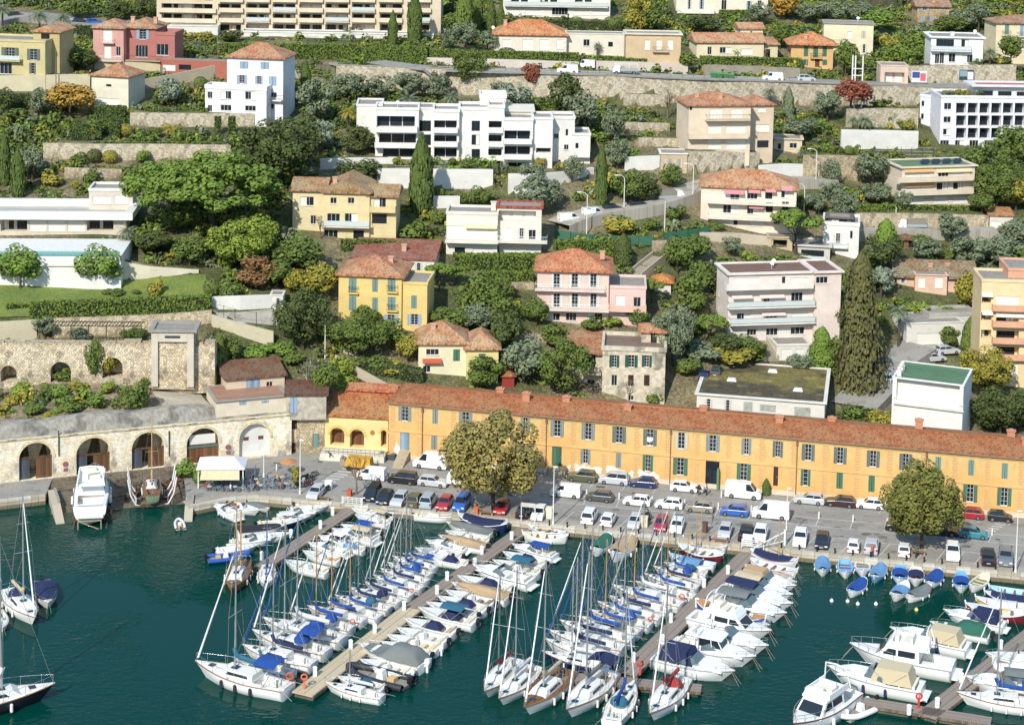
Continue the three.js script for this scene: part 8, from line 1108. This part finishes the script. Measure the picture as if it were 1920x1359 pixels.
for (const [x, y, top, label] of [[1170, 398, 334, 'tall street lamp above the dark cars on the lane'], [1100, 440, 366, 'street lamp beside the two white vans on the lane'], [1530, 352, 284, 'street lamp in front of the warm rubble wall'], [1299, 384, 312, 'street lamp left of the apartments with pink awnings'], [1508, 398, 350, 'street lamp right of the apartments with pink awnings'], [1246, 444, 378, 'slim white post beside the green fence corner'], [408, 118, 56, 'wooden pole beside the red and pink villa wall'], [104, 172, 92, 'wooden pole before the olive yellow house'], [1700, 80, 0, 'grey wooden pole on the creeper bank'], [1680, 420, 388, 'slim pole beside the lane below striped awning block'], [609, 672, 610, 'thin pole beside the large dark tree above the stairs']]) {
  const p = hit(x, y), h = upTo(p, x, top), t = thing(label.includes('lamp') ? 'street_lamp' : 'utility_pole', label, label.includes('lamp') ? 'street lamp' : 'pole', p); mesh('pole', bar([0, -0.5, 0], [0, h, 0], 0.11, 7, 0.07), label.includes('wooden') ? M.barkPale : M.poleWhite, t); if (label.includes('lamp')) mesh('arm', merge([path([[0, h, 0], [-0.5, h + 0.5, 0], [-1.3, h + 0.6, 0]], 0.06, 5), box(-1.9, -1.2, h + 0.5, h + 0.66, -0.15, 0.15)]), M.poleWhite, t); }
// white boat davit on the quay
{ const p = onQuay(1472, 1022, 0), t = thing('boat_davit', 'white lattice davit leaning over the quay near third pontoon', 'crane', p); mesh('post', bar([0, 0, 0], [0, 2.2, 0], 0.18, 8), M.poleWhite, t); mesh('boom', merge([bar([0, 1.9, 0], [-4.6, 0.6, 2.6], 0.09, 5), bar([0, 0.6, 0], [-4.6, 0.5, 2.6], 0.07, 5), ...[0.25, 0.5, 0.75].map(k => bar([-4.6 * k, lerp(1.9, 0.6, k), 2.6 * k], [-4.6 * (k + 0.12), lerp(0.6, 0.5, k), 2.6 * (k + 0.12)], 0.04, 4))]), M.poleWhite, t); }
// sign over the second pontoon, gates at the pontoon heads
{ const p = onQuay(990, 980, 0), t = thing('sign_frame', 'blank white sign board on two posts at the head of second pontoon', 'sign', p, hallDir); mesh('board', boxC(-1.1, 1.1, 2.3, 2.9, -0.05, 0.05), M.paint, t); for (const q of [-1, 1]) mesh('post', boxC(q * 1.0 - 0.05, q * 1.0 + 0.05, 0, 2.3, -0.05, 0.05), M.poleWhite, t); }
for (const [x, y, label] of [[1412, 1028, 'low white gate at the head of the third pontoon'], [660, 947, 'low white gate at the head of the first pontoon']]) { const t = thing('pontoon_gate', label, 'gate', onQuay(x, y, 0), hallDir); for (const q of [-1, 1]) mesh('post', boxC(q * 1.5 - 0.07, q * 1.5 + 0.07, 0, 1.25, -0.07, 0.07), M.poleWhite, t); mesh('panel', merge([0.3, 0.6, 0.9, 1.15].map(y2 => box(-1.43, 1.43, y2 - 0.03, y2 + 0.03, -0.03, 0.03)).concat([-1, -0.5, 0, 0.5, 1].map(x2 => box(x2 * 1.3 - 0.03, x2 * 1.3 + 0.03, 0.2, 1.2, -0.028, 0.028)))), M.poleWhite, t); }
for (const [x, y, w, h, c, label] of [[1208, 988, 1.0, 1.5, '#d6c9ac', 'cream utility cabinet between silver and red cars'], [1030, 972, 0.8, 1.6, '#d8d3b8', 'cream meter box beside lamp post at second pontoon'], [1402, 1024, 1.3, 1.5, '#e4e3df', 'white cabinet beside the gate of third pontoon'], [655, 930, 0.6, 0.9, '#b5552f', 'rust red drum by the bare tree'], [893, 963, 0.6, 0.9, '#c06a42', 'terracotta bin beside the golden brown tree'], [616, 917, 1.0, 1.2, '#e8e6e0', 'white box on a trailer behind the silver car'], [1322, 998, 0.7, 1.4, '#5d4433', 'brown bin at the quay edge beside the silver car']]) { const t = thing('utility_box', label, 'cabinet', onQuay(x, y, 0), hallDir); mesh('case', boxC(-w / 2, w / 2, 0.08, h, -0.35, 0.35), mat(c), t); mesh('lid', boxC(-w / 2 - 0.05, w / 2 + 0.05, h + 0.003, h + 0.1, -0.4, 0.4), mat(c), t); mesh('plinth', boxC(-w / 2 + 0.03, w / 2 - 0.03, 0, 0.078, -0.32, 0.32), M.concrete, t); }
for (const [x, y, label] of [[1352, 1018, 'timber bench beside the bare sapling'], [1722, 1040, 'timber planter bench at the foot of the olive green car park tree'], [912, 966, 'timber bench under the golden brown car park tree'], [605, 938, 'stone bench at the quay behind white box']]) { const t = thing('bench', label, 'bench', onQuay(x, y, 0), hallDir); mesh('seat', boxC(-1.1, 1.1, 0.42, 0.5, -0.25, 0.25), M.teak, t); for (const q of [-0.85, 0.85]) mesh('leg', boxC(q - 0.1, q + 0.1, 0, 0.418, -0.2, 0.2), M.concrete, t); }
// cars' caravan, wheelie bins, anchor
{ const t = thing('caravan', 'white caravan half hidden behind the golden brown tree', 'caravan', qp(868, 911), hallDir); mesh('shell', hull8([[-2.2, 0.5, -1], [-2.2, 0.5, 1], [2.2, 0.5, -1], [2.2, 0.5, 1], [-2.3, 1.5, -1], [-2.3, 1.5, 1], [2.4, 1.3, -1], [2.4, 1.3, 1], [-1.9, 2.5, -0.95], [-1.9, 2.5, 0.95], [1.8, 2.5, -0.95], [1.8, 2.5, 0.95]]), M.gel, t); mesh('window', boxC(-1.4, 0.2, 1.4, 2.0, 0.99, 1.03), M.glass, t); mesh('door', boxC(0.6, 1.2, 0.6, 2.2, 0.99, 1.02), M.deckWhite, t); for (const q of [-1, 1]) mesh('wheel', new THREE.CylinderGeometry(0.33, 0.33, 0.2, 14).rotateX(Math.PI / 2).translate(0, 0.33, q * 0.92), M.tyre, t); mesh('drawbar', path([[2.3, 0.5, -0.6], [3.2, 0.45, 0], [2.3, 0.5, 0.6]], 0.05, 5), M.darkRail, t); }
for (let i = 0; i < 5; i++) { const t = thing('wheelie_bin', 'wheelie bin with yellow lid by the hall ramp, ' + ORD[i] + ' from annex', 'bin', qp(717 + i * 5, 860 + i * 0.6), hallDir, 'bins by the ramp'); mesh('body', taper(-0.28, 0.28, 0.28, 0.1, 0.95, -0.34, 0.34, 0.34), mat('#3f4a52'), t); mesh('lid', boxC(-0.37, 0.37, 0.952, 1.03, -0.37, 0.37), mat(i % 2 ? '#d6b43a' : '#50606a'), t); mesh('wheel', boxC(-0.25, 0.25, 0, 0.098, -0.3, -0.16), M.tyre, t); }
{ const t = thing('anchor', 'old iron anchor leaning on the white dock wall of the annex', 'anchor', qp(622, 862), 0.3); mesh('shank', bar([-0.6, 1.3, 0], [0.6, 0.15, 0.3], 0.07, 6), M.black, t); mesh('arms', new THREE.TorusGeometry(0.7, 0.07, 6, 14, Math.PI).rotateZ(2.3).translate(0.3, 0.7, 0.2), M.black, t); mesh('ring', new THREE.TorusGeometry(0.16, 0.04, 5, 10).translate(-0.7, 1.38, 0), M.black, t); }
{ const t = thing('dumper', 'small yellow pickup tipper beside the bare tree under the annex', 'truck', qp(672, 880), hallDir + Math.PI); mesh('tank', taper(-2.2, 2, 0.95, 0.6, 2.0, -2.0, 1.6, 0.8), mat('#d9a53a', { map: T.grime }), t); for (const x of [-1.3, 1.3]) for (const q of [-1, 1]) mesh('wheel', new THREE.CylinderGeometry(0.38, 0.38, 0.25, 14).rotateX(Math.PI / 2).translate(x, 0.38, q * 0.85), M.tyre, t); mesh('chassis', boxC(-2.2, 2.1, 0.4, 0.598, -0.8, 0.8), M.darkRail, t); }
// ---------------------------------------------------------------- slipway, cafe, people, hillside fittings
{
  const a = onLevel(92, 896, QY), b = onLevel(346, 872, QY), c = onLevel(350, 974, -0.5), d = onLevel(96, 992, -0.5);
  structure('slipway', sheets([[[d.x, -0.5, d.z], [c.x, -0.5, c.z], [b.x, QY + 0.01, b.z], [a.x, QY + 0.01, a.z]]]), mat('#80735f', { map: T.grime, bumpMap: T.soilH, bumpScale: 0.3 }));
  const pier = (x0, y0, x1, y1, w, name, label) => { const p = onLevel(x0, y0, QY), q = onLevel(x1, y1, QY), t = thing(name, label, 'pier', V(p.x, 0, p.z), -Math.atan2(q.z - p.z, q.x - p.x)), l = p.distanceTo(q); mesh('body', hull8([[0, -1, -w], [0, -1, w], [l, -1, -w], [l, -1, w], [0, QY, -w], [0, QY, w], [l * 0.55, QY - 0.1, -w], [l * 0.55, QY - 0.1, w], [l, 0.15, -w], [l, 0.15, w]]), mat('#c9bda4', { map: T.grime }), t); mesh('kerb', boxC(0, l * 0.5, QY + 0.002, QY + 0.3, -w, -w + 0.3), M.concrete, t); };
  pier(96, 918, 112, 966, 0.6, 'slip_pier', 'sloping concrete pier on the left side of the slipway'); pier(356, 930, 352, 962, 0.6, 'slip_pier', 'low concrete pier on the right side of the slipway');
  const B = (px, py, L, hd, type, o, label, lift) => tag(boat(px, py, L, hd, type, { ...o, lift }), label, 'boat');
  const h = headOf(8, -60, [172, 940]); B(172, 952, 14.5, h, 'cruiser', { fly: 1, name: 'motor_yacht' }, 'large white motor yacht hauled out on the slipway', 1.1);
  const h2 = headOf(-4, -60, [285, 925]); B(284, 936, 8.6, h2, 'sail', { hull: '#6f7f66', teak: 1, wood: 1, mast: 10.5, jib: 0, boom: 'tan' }, 'old wooden sailing boat standing on the slipway under repair', 1.2);
  const fr = thing('slip_cradle', 'white steel cradle around the old wooden boat', 'cradle', onLevel(284, 936, 0.2), h2 - Math.PI / 2); for (const q of [-1, 1]) for (const z of [-2.6, 0.2, 3]) mesh('rib', path([[q * 0.6, 0, z], [q * 2.3, 0.3, z], [q * 3.1, 1.8, z], [q * 3.5, 4.2, z]], 0.12, 5), M.poleWhite, fr); for (const q of [-1, 1]) mesh('side_rail', merge([bar([q * 3.1, 1.8, -2.7], [q * 3.1, 1.8, 3.1], 0.1, 5), bar([q * 2.3, 0.3, -2.7], [q * 2.3, 0.3, 3.1], 0.1, 5)]), q > 0 ? mat('#c05a4e') : M.poleWhite, fr);
  for (const z of [-2.6, 0.2, 3]) mesh('beam', boxC(-2.4, 2.4, 0, 0.3, z - 0.15, z + 0.15), mat('#6d5a48', { map: T.wood }), fr);
  const cr = thing('yacht_cradle', 'rusty timber and steel cradle under the large motor yacht', 'cradle', onLevel(172, 956, 0), h - Math.PI / 2); for (const z of [-4.5, -1.5, 1.5, 4.5]) { mesh('cross_beam', boxC(-2.6, 2.6, 0.1, 0.55, z - 0.2, z + 0.2), mat('#6b5138', { map: T.wood }), cr); for (const q of [-1, 1]) mesh('prop', bar([q * 2.5, 0.5, z], [q * 1.7, 1.8, z], 0.12, 6), mat('#8a4f32', { map: T.grime }), cr); } for (const q of [-1, 1]) mesh('rail', boxC(q * 2.3 - 0.12, q * 2.3 + 0.12, -0.1, 0.098, -8, 7.5), mat('#5a4a3e'), cr);
  mesh('end_frame', path([[-1.6, -0.2, 7.6], [-1.6, 1.2, 7.6], [1.6, 1.2, 7.6], [1.6, -0.2, 7.6], [-1.6, 1.2, 7.6]], 0.1, 5), mat('#9a8a6a'), cr);
  // yard clutter on the slip
  for (let i = 0; i < 16; i++) { const x = 225 + rr(-14, 130), y = rr(885, 935), p = onLevel(x, y, 0.9), t = thing('timber_baulk', 'loose timber baulk lying in the repair yard, ' + ORD[i] + ' of sixteen', 'timber', p, rr(0, 3), 'baulks in the repair yard'), l = rr(0.8, 2.2); mesh('beam', boxC(-l, l, 0, 0.26, -0.14, 0.14), mat(pick(['#5f5142', '#7a6a55', '#4d4a48', '#8a5b3a']), { map: T.wood }), t); mesh('bearer', boxC(-0.15, 0.15, -0.6, -0.002, -0.4, 0.4), mat('#55504a'), t); }
}
// cafe
{
  const p = onQuay(413, 915, 0), t = thing('cafe_pavilion', 'cafe pavilion with white canvas roof and beige awning', 'pavilion', p, hallDir + 0.28), W = 3.3, D = 5;
  for (const [x, z] of [[-W, 0], [W, 0], [-W, -D], [W, -D]]) mesh('post', boxC(x - 0.08, x + 0.08, 0, 2.9, z - 0.08, z + 0.08), M.poleWhite, t);
  mesh('roof', hull8([[-W - 0.3, 2.9, 0.4], [W + 0.3, 2.9, 0.4], [-W - 0.3, 2.9, -D - 0.3], [W + 0.3, 2.9, -D - 0.3], [-W + 1.6, 4.0, -D / 2], [W - 1.6, 4.0, -D / 2]]), cloth('#efeff0'), t); mesh('awning', sheets([[[-W + 0.4, 1.75, 1.5], [W - 0.4, 1.75, 1.5], [W - 0.5, 2.85, 0.42], [-W + 0.5, 2.85, 0.42]]]), cloth('#d8cda6'), t);
  mesh('back_wall', boxC(-W + 0.1, W - 0.1, 0, 2.85, -D - 0.05, -D + 0.05), mat('#4a3d3a'), t); mesh('counter', merge([box(-W + 0.6, W - 0.6, 0, 1.1, -D + 1, -D + 1.6), box(-W + 0.5, W - 0.5, 1.1, 1.16, -D + 0.9, -D + 1.7)]), mat('#6a5548'), t);
  const seats = []; const fur = [];
  for (let i = 0; i < 20; i++) { const u = i % 10, r = Math.floor(i / 10), x = 392 + u * 16 + r * 7, y = 921 - r * 13 - Math.max(0, u - 4) * 1.2; fur.push([x, y]); }
  const chairG = once('chair', () => ({ seat: boxC(-0.22, 0.22, 0.43, 0.47, -0.22, 0.22), back: boxC(-0.22, 0.22, 0.55, 0.88, -0.24, -0.2), leg: boxC(-0.02, 0.02, 0, 0.428, -0.02, 0.02), top: new THREE.CylinderGeometry(0.36, 0.36, 0.04, 16).translate(0, 0.74, 0), stem: bar([0, 0.03, 0], [0, 0.72, 0], 0.035, 6), foot: new THREE.CylinderGeometry(0.24, 0.24, 0.03, 12).translate(0, 0.015, 0) }));
  const frameM = mat('#5d7183'), metal = M.rail;
  fur.forEach(([x, y], i) => {
    const q = onQuay(x, y, 0.004), n = ORD[i % 10], row = i < 10 ? 'front' : 'back', c = thing('cafe_table', 'round cafe table, ' + n + ' from the pavilion in the ' + row + ' terrace row', 'table', q, rr(0, 3), 'cafe tables'); mesh('top', chairG.top, i % 3 ? frameM : M.paint, c); mesh('stem', chairG.stem, metal, c); mesh('foot', chairG.foot, metal, c);
    for (let k = 0; k < 2; k++) { const a = rr(0, 1) + k * Math.PI + 0.6, s = q.clone().add(V(Math.sin(a) * 0.72, 0, Math.cos(a) * 0.72)), ch = thing('cafe_chair', 'blue grey cafe chair on ' + (k ? 'far' : 'near') + ' side of ' + n + ' table, ' + row + ' row', 'chair', s, a + Math.PI, 'cafe chairs'); mesh('seat', chairG.seat, frameM, ch); mesh('backrest', chairG.back, frameM, ch); for (const lx of [-0.19, 0.19]) for (const lz of [-0.19, 0.19]) mesh('leg', chairG.leg, metal, ch).position.set(lx, 0, lz); seats.push([s, a + Math.PI, i, k, row, n]); }
  });
  // people: one continuous surface each, from tapered bones
  const bones = sit => { const hy = sit ? 0.5 : 0.92, B = [], b = (a, c, r0, r1, k) => B.push([a, c, r0, r1, k]); b([0, hy, 0], [0, hy + 0.28, 0.0], 0.14, 0.13, 1); b([0, hy + 0.28, 0], [0, hy + 0.48, 0.01], 0.15, 0.13, 1); b([-0.15, hy + 0.49, 0], [0.15, hy + 0.49, 0], 0.075, 0.075, 1); b([0, hy + 0.5, 0.01], [0, hy + 0.62, 0.02], 0.055, 0.05, 0); b([0, hy + 0.7, 0.03], [0, hy + 0.76, 0.025], 0.095, 0.095, 0); b([0, hy + 0.76, 0.0], [0, hy + 0.79, -0.01], 0.105, 0.1, 3); b([0, hy + 0.7, 0.12], [0, hy + 0.68, 0.14], 0.015, 0.02, 0);
    for (const s of [-1, 1]) { const k = sit ? [s * 0.13, hy + 0.02, 0.43] : [s * 0.1, 0.5, 0.03 * s]; b([s * 0.09, hy - 0.01, 0.02], k, 0.095, 0.065, 2); b(k, sit ? [s * 0.13, 0.1, 0.42] : [s * 0.11, 0.09, -0.02], 0.065, 0.045, 2); b(sit ? [s * 0.13, 0.05, 0.42] : [s * 0.11, 0.05, -0.03], sit ? [s * 0.14, 0.04, 0.58] : [s * 0.12, 0.04, 0.14], 0.045, 0.04, 3); const e = [s * 0.25, hy + 0.24, sit ? 0.08 : 0.0], w = sit ? [s * 0.16, hy + 0.22, 0.34] : [s * 0.24, hy, 0.12]; b([s * 0.19, hy + 0.47, 0], e, 0.055, 0.045, 1); b(e, w, 0.043, 0.032, 0); for (let f = 0; f < 4; f++) b(w, [w[0] + (f - 1.5) * 0.022, w[1] - (sit ? 0.01 : 0.1), w[2] + (sit ? 0.11 : 0.03)], 0.022, 0.011, 0); b(w, [w[0] - s * 0.05, w[1] - (sit ? 0 : 0.04), w[2] + 0.05], 0.018, 0.011, 0); } return B; };
  const body = (sit) => once('body' + sit, () => { const N = 72, B = bones(sit), R = 0.95, oy = sit ? 0.62 : 0.88, mc = new MarchingCubes(N, M.white, false, false, 60000); mc.isolation = 0; const dist = (x, y, z) => { let d = 9, kk = 0, dm = 9; for (const [a, c, r0, r1, k] of B) { const ax = x - a[0], ay = y - a[1], az = z - a[2], bx = c[0] - a[0], by = c[1] - a[1], bz = c[2] - a[2], t = clamp((ax * bx + ay * by + az * bz) / (bx * bx + by * by + bz * bz)), e = Math.hypot(ax - bx * t, ay - by * t, az - bz * t) - lerp(r0, r1, t); if (e < dm) { dm = e; kk = k; } const h = clamp(0.5 + 0.5 * (d - e) / 0.02); d = lerp(d, e, h) - 0.02 * h * (1 - h); } return [d, kk]; };
    for (let k = 0; k < N; k++) for (let j = 0; j < N; j++) for (let i = 0; i < N; i++) mc.field[k * N * N + j * N + i] = -dist((i - N / 2) / (N / 2) * R, (j - N / 2) / (N / 2) * R + oy, (k - N / 2) / (N / 2) * R)[0];
    mc.update(); const n = mc.count, p = mc.positionArray.slice(0, n * 3), nn = mc.normalArray.slice(0, n * 3), part = new Uint8Array(n); for (let i = 0; i < n; i++) { p[i * 3] *= R; p[i * 3 + 1] = p[i * 3 + 1] * R + oy; p[i * 3 + 2] *= R; part[i] = dist(p[i * 3], p[i * 3 + 1], p[i * 3 + 2])[1]; } return { p, nn, part, n }; });
  const dressed = (sit, shirt, legs, hair) => { const b = body(sit), g = new THREE.BufferGeometry(), col = new Float32Array(b.n * 3), C = ['#b98a6c', shirt, legs, hair].map(c => new THREE.Color(c)); for (let i = 0; i < b.n; i++) C[b.part[i]].toArray(col, i * 3); g.setAttribute('position', new THREE.BufferAttribute(b.p, 3)); g.setAttribute('normal', new THREE.BufferAttribute(b.nn, 3)); g.setAttribute('color', new THREE.BufferAttribute(col, 3)); return g; };
  const pm = mat('#ffffff', { vertexColors: true, roughness: 0.85 }), shirts = [['red', '#a83236'], ['white', '#dcdad4'], ['blue', '#35508a'], ['black', '#26262a'], ['beige', '#c9b48e'], ['orange', '#c9683a'], ['grey', '#85888c']];
  seats.filter((s, i) => i % 3 === 1).forEach(([s, a, i, k, row, n], j) => { const [w, c] = shirts[j % 7], o = mesh('person', dressed(1, c, pick(['#2d3544', '#3b3632', '#56616e']), pick(['#3a2a20', '#22201e', '#8a7355'])), pm, scene, s.clone().add(V(0, 0.02, 0)), a); o.userData.kind = 'thing'; tag(o, 'person in ' + w + ' top seated at ' + n + ' cafe table, ' + row + ' row', 'person', 'people at the cafe'); });
  for (const [x, y, a, w, c, txt] of [[1636, 1044, 0.4, 'orange', '#c4552f', 'standing behind the silver car at the quay'], [1718, 1046, 2, 'green', '#4f6a4a', 'sitting place by the planter bench'], [1325, 928, 1, 'grey', '#85888c', 'standing beside the scooters at the hall gateway'], [1216, 978, 3, 'black', '#26262a', 'standing between cabinet and red car']]) { const o = mesh('person', dressed(0, c, '#2d3544', '#2a2320'), pm, scene, onQuay(x, y, 0.006), a); o.userData.kind = 'thing'; tag(o, 'person in ' + w + ' top ' + txt.replace('sitting place', 'standing'), 'person'); }
  for (const [x, y, c, label] of [[478, 900, '#5d6f86', 'folded blue parasol on the cafe terrace'], [540, 890, '#c98a5a', 'orange parasol over the back of the cafe terrace']]) { const u = thing('parasol', label, 'parasol', onQuay(x, y, 0)); mesh('pole', bar([0, 0, 0], [0, 2.4, 0], 0.03, 6), metal, u); mesh('canopy', c === '#5d6f86' ? new THREE.ConeGeometry(0.22, 1.5, 10).translate(0, 1.7, 0) : new THREE.ConeGeometry(1.4, 0.6, 12, 1, true).translate(0, 2.3, 0), cloth(c), u); }
}
// hillside fittings
function fence(label, pts, hm, m, solid) { const P = pts.map(([x, y]) => hit(x, y)), t = thing('fence', label, 'fence', P[0]); for (let i = 0; i < P.length - 1; i++) { const a = P[i].clone().sub(P[0]), b = P[i + 1].clone().sub(P[0]), n = Math.max(1, Math.round(a.distanceTo(b) / 2.5)); for (let k = 0; k <= n; k++) { const q = a.clone().lerp(b, k / n); mesh('post', bar([q.x, q.y - 0.3, q.z], [q.x, q.y + hm, q.z], 0.05, 5), M.darkRail, t); } mesh('panel', solid ? sheets([[[a.x, a.y, a.z], [b.x, b.y, b.z], [b.x, b.y + hm, b.z], [a.x, a.y + hm, a.z]]]) : merge([0.1, 0.5, 0.95].map(f => bar([a.x, a.y + hm * f, a.z], [b.x, b.y + hm * f, b.z], 0.022, 4))), m, t); } }
const netM = mat('#3f7257', { side: THREE.DoubleSide, roughness: 0.9, map: T.bloom });
fence('green screened fence curving below the lane', [[1040, 446], [1070, 452], [1110, 457], [1170, 459], [1226, 460]], 1.7, netM, 1); fence('green screened fence in front of the pink awning apartments', [[1245, 452], [1290, 446], [1330, 440]], 1.6, netM, 1); fence('tall wire fence around the grey court', [[398, 600], [440, 612], [480, 618], [516, 612]], 3, M.darkRail); fence('white rail along the upper road wall', [[820, 130], [1012, 136], [1280, 146], [1500, 153]], 0.7, M.whiteRail); fence('white rail fence in front of the white hotel terrace', [[1640, 290], [1690, 291], [1750, 292]], 1.8, M.whiteRail); fence('white terrace railing below the stepped apartments', [[740, 318], [830, 319], [922, 320]], 0.8, M.whiteRail);
function stairs(label, x0, y0, x1, y1, w, n) { const a = hit(x0, y0), b = hit(x1, y1), d = V(b.x - a.x, 0, b.z - a.z), L = d.length(), t = thing('stairs', label, 'stairs', a, -Math.atan2(d.z, d.x)); for (let i = 0; i < n; i++) mesh('step', boxC(i * L / n, (i + 1) * L / n, (b.y - a.y) * i / n - 0.8, (b.y - a.y) * (i + 1) / n + 0.3, -w / 2, w / 2), mat('#b9ad98', { map: T.concrete }), t); for (const s of [-1, 1]) { const h = hull8([[0, -0.6, s * w / 2], [0, -0.6, s * (w / 2 + 0.25)], [0, 1, s * w / 2], [0, 1, s * (w / 2 + 0.25)], [L, b.y - a.y - 0.6, s * w / 2], [L, b.y - a.y + 1.1, s * (w / 2 + 0.25)], [L, b.y - a.y + 1.1, s * w / 2], [L, b.y - a.y - 0.6, s * (w / 2 + 0.25)]].map(q => [q[0], q[1], q[2] + s * 0.01])); mesh('side_wall', h, mat('#c2b69e', { map: T.grime }), t); } for (let i = 0; i <= 10; i++) keepClear(lerp(a.x, b.x, i / 10), -lerp(a.z, b.z, i / 10), 2); }
stairs('long stone stairs climbing left of the hedge behind the annex', 735, 726, 636, 672, 3, 18); stairs('pale concrete stairs below the pale pink apartment building', 1447, 678, 1426, 644, 2.2, 12); stairs('narrow stairs climbing beside the blue shuttered white villa', 598, 214, 562, 140, 2.2, 16); stairs('footbridge stairs above the shed right of the pink villa', 1190, 520, 1236, 484, 2.4, 12);
for (const [x, y, c, label] of [[1723, 150, ['#dfe0e4', '#3b4a86', '#c9606a'], 'larger billboard with pink and blue poster beside pink garage'], [1812, 147, ['#33424a', '#7f9aa0', '#e2e2de'], 'smaller dark billboard on the rubble wall further from garage']]) { const p = hit(x, y + 8), q = p.clone().add(V(0, 0.6, 0.35)), t = thing('billboard', label, 'billboard', q); const w = 1.7, h = 2.5; mesh('panel', boxC(-w, w, 0, h, -0.1, 0), mat(c[0]), t); mesh('poster', boxC(-w + 0.15, w * 0.1, 0.9, h - 0.2, 0.001, 0.01), mat(c[1]), t); mesh('poster', boxC(w * 0.15, w - 0.15, 0.2, h - 0.5, 0.001, 0.01), mat(c[2]), t); mesh('frame', merge([box(-w - 0.08, w + 0.08, h + 0.002, h + 0.1, -0.12, 0.06), box(-w - 0.08, w + 0.08, -0.1, -0.002, -0.12, 0.06), box(-w - 0.08, -w - 0.002, 0, h, -0.12, 0.06), box(w + 0.002, w + 0.08, 0, h, -0.12, 0.06)]), M.paint, t); }
{ const p = hit(1606, 205), h = upTo(p, 1606, 104), t = thing('steel_frame', 'tall white steel frame tower standing below the upper road', 'tower', p); for (const x of [-1.1, -0.5, 1.1]) mesh('column', boxC(x - 0.13, x + 0.13, -0.5, h, -0.13, 0.13), M.poleWhite, t); for (let i = 1; i < 7; i++) mesh('cross_bar', boxC(-0.96, 0.96, h * i / 8, h * i / 8 + 0.18, -0.1, 0.1), M.poleWhite, t); }
for (const [i, [x, y, w, h]] of [[1745, 184, 22, 14], [1765, 184, 24, 12], [1785, 184, 22, 16], [1805, 184, 26, 13], [1735, 184, 16, 10], [1820, 184, 18, 12]].entries()) { const H = scene.children.find(o => o.name === 'hotel').wings[0], q = H.P.clone().addScaledVector(H.r, lerp(H.uL + 1, H.uL + 9, i / 5)).addScaledVector(H.n, -1.2 - (i % 2)); q.y += H.H + 0.15; plant('bush', x, y, w, h, pick(['olive', 'yellow', 'mid']), q); }
{ const o = scene.children.find(c => c.wings && (c.userData.label || '').includes('solar panels')), W = o.wings[0]; for (let i = 0; i < 8; i++) W.put(mesh('solar_panel', boxC(-0.75, 0.75, 0, 0.06, -0.5, 0.5).clone().rotateX(0.45).translate(0, 0.35, 0), mat('#2a3140', { roughness: 0.2 }), o), lerp(W.uL + 6, W.uR - 1.5, i / 7), W.H + 0.12, -W.dep * (0.35 + 0.2 * (i % 2))); }
for (const [w, fu, fz] of [['pale pink four storey', 0.55, 0.4], ['pale pink four storey', 0.6, 0.6], ['pale yellow flat', 0.7, 0.5], ['green glass balcony', 0.9, 0.5], ['stepped white', 0.5, 0.3], ['bright orange hip', -0.02, 0.4], ['pink awnings and orange', 0.42, 0.75]]) { const o = scene.children.find(c => c.wings && (c.userData.label || '').includes(w)), W = o.wings[0]; W.put(mesh('satellite_dish', merge([new THREE.SphereGeometry(0.5, 12, 5, 0, 6.3, 0, 0.9).rotateX(-1.9).translate(0, 1.2, 0.3), bar([0, 0, 0], [0, 1.2, -0.1], 0.04, 5)]), mat('#e2e2e0', { side: THREE.DoubleSide }), o), lerp(W.uL, W.uR, fu), W.H + 0.1, -W.dep * fz); }
for (const [x, y, label] of [[1338, 148, 'first'], [1349, 149, 'second'], [1360, 150, 'third'], [1371, 151, 'fourth']]) { const t = thing('waste_container', 'green waste container on the upper road, ' + label + ' from the garden wall', 'container', hp(x, y), 0, 'waste containers'); mesh('bin', taper(-0.55, 0.55, 0.5, 0.1, 1.2, -0.65, 0.65, 0.6), mat('#3f6b45'), t); mesh('lid', hull8([[-0.68, 1.202, -0.62], [-0.68, 1.202, 0.62], [0.68, 1.202, -0.62], [0.68, 1.202, 0.62], [-0.6, 1.45, -0.4], [0.6, 1.45, -0.4]]), mat('#4f8a50'), t); }
settle();
renderer.render(scene, camera);
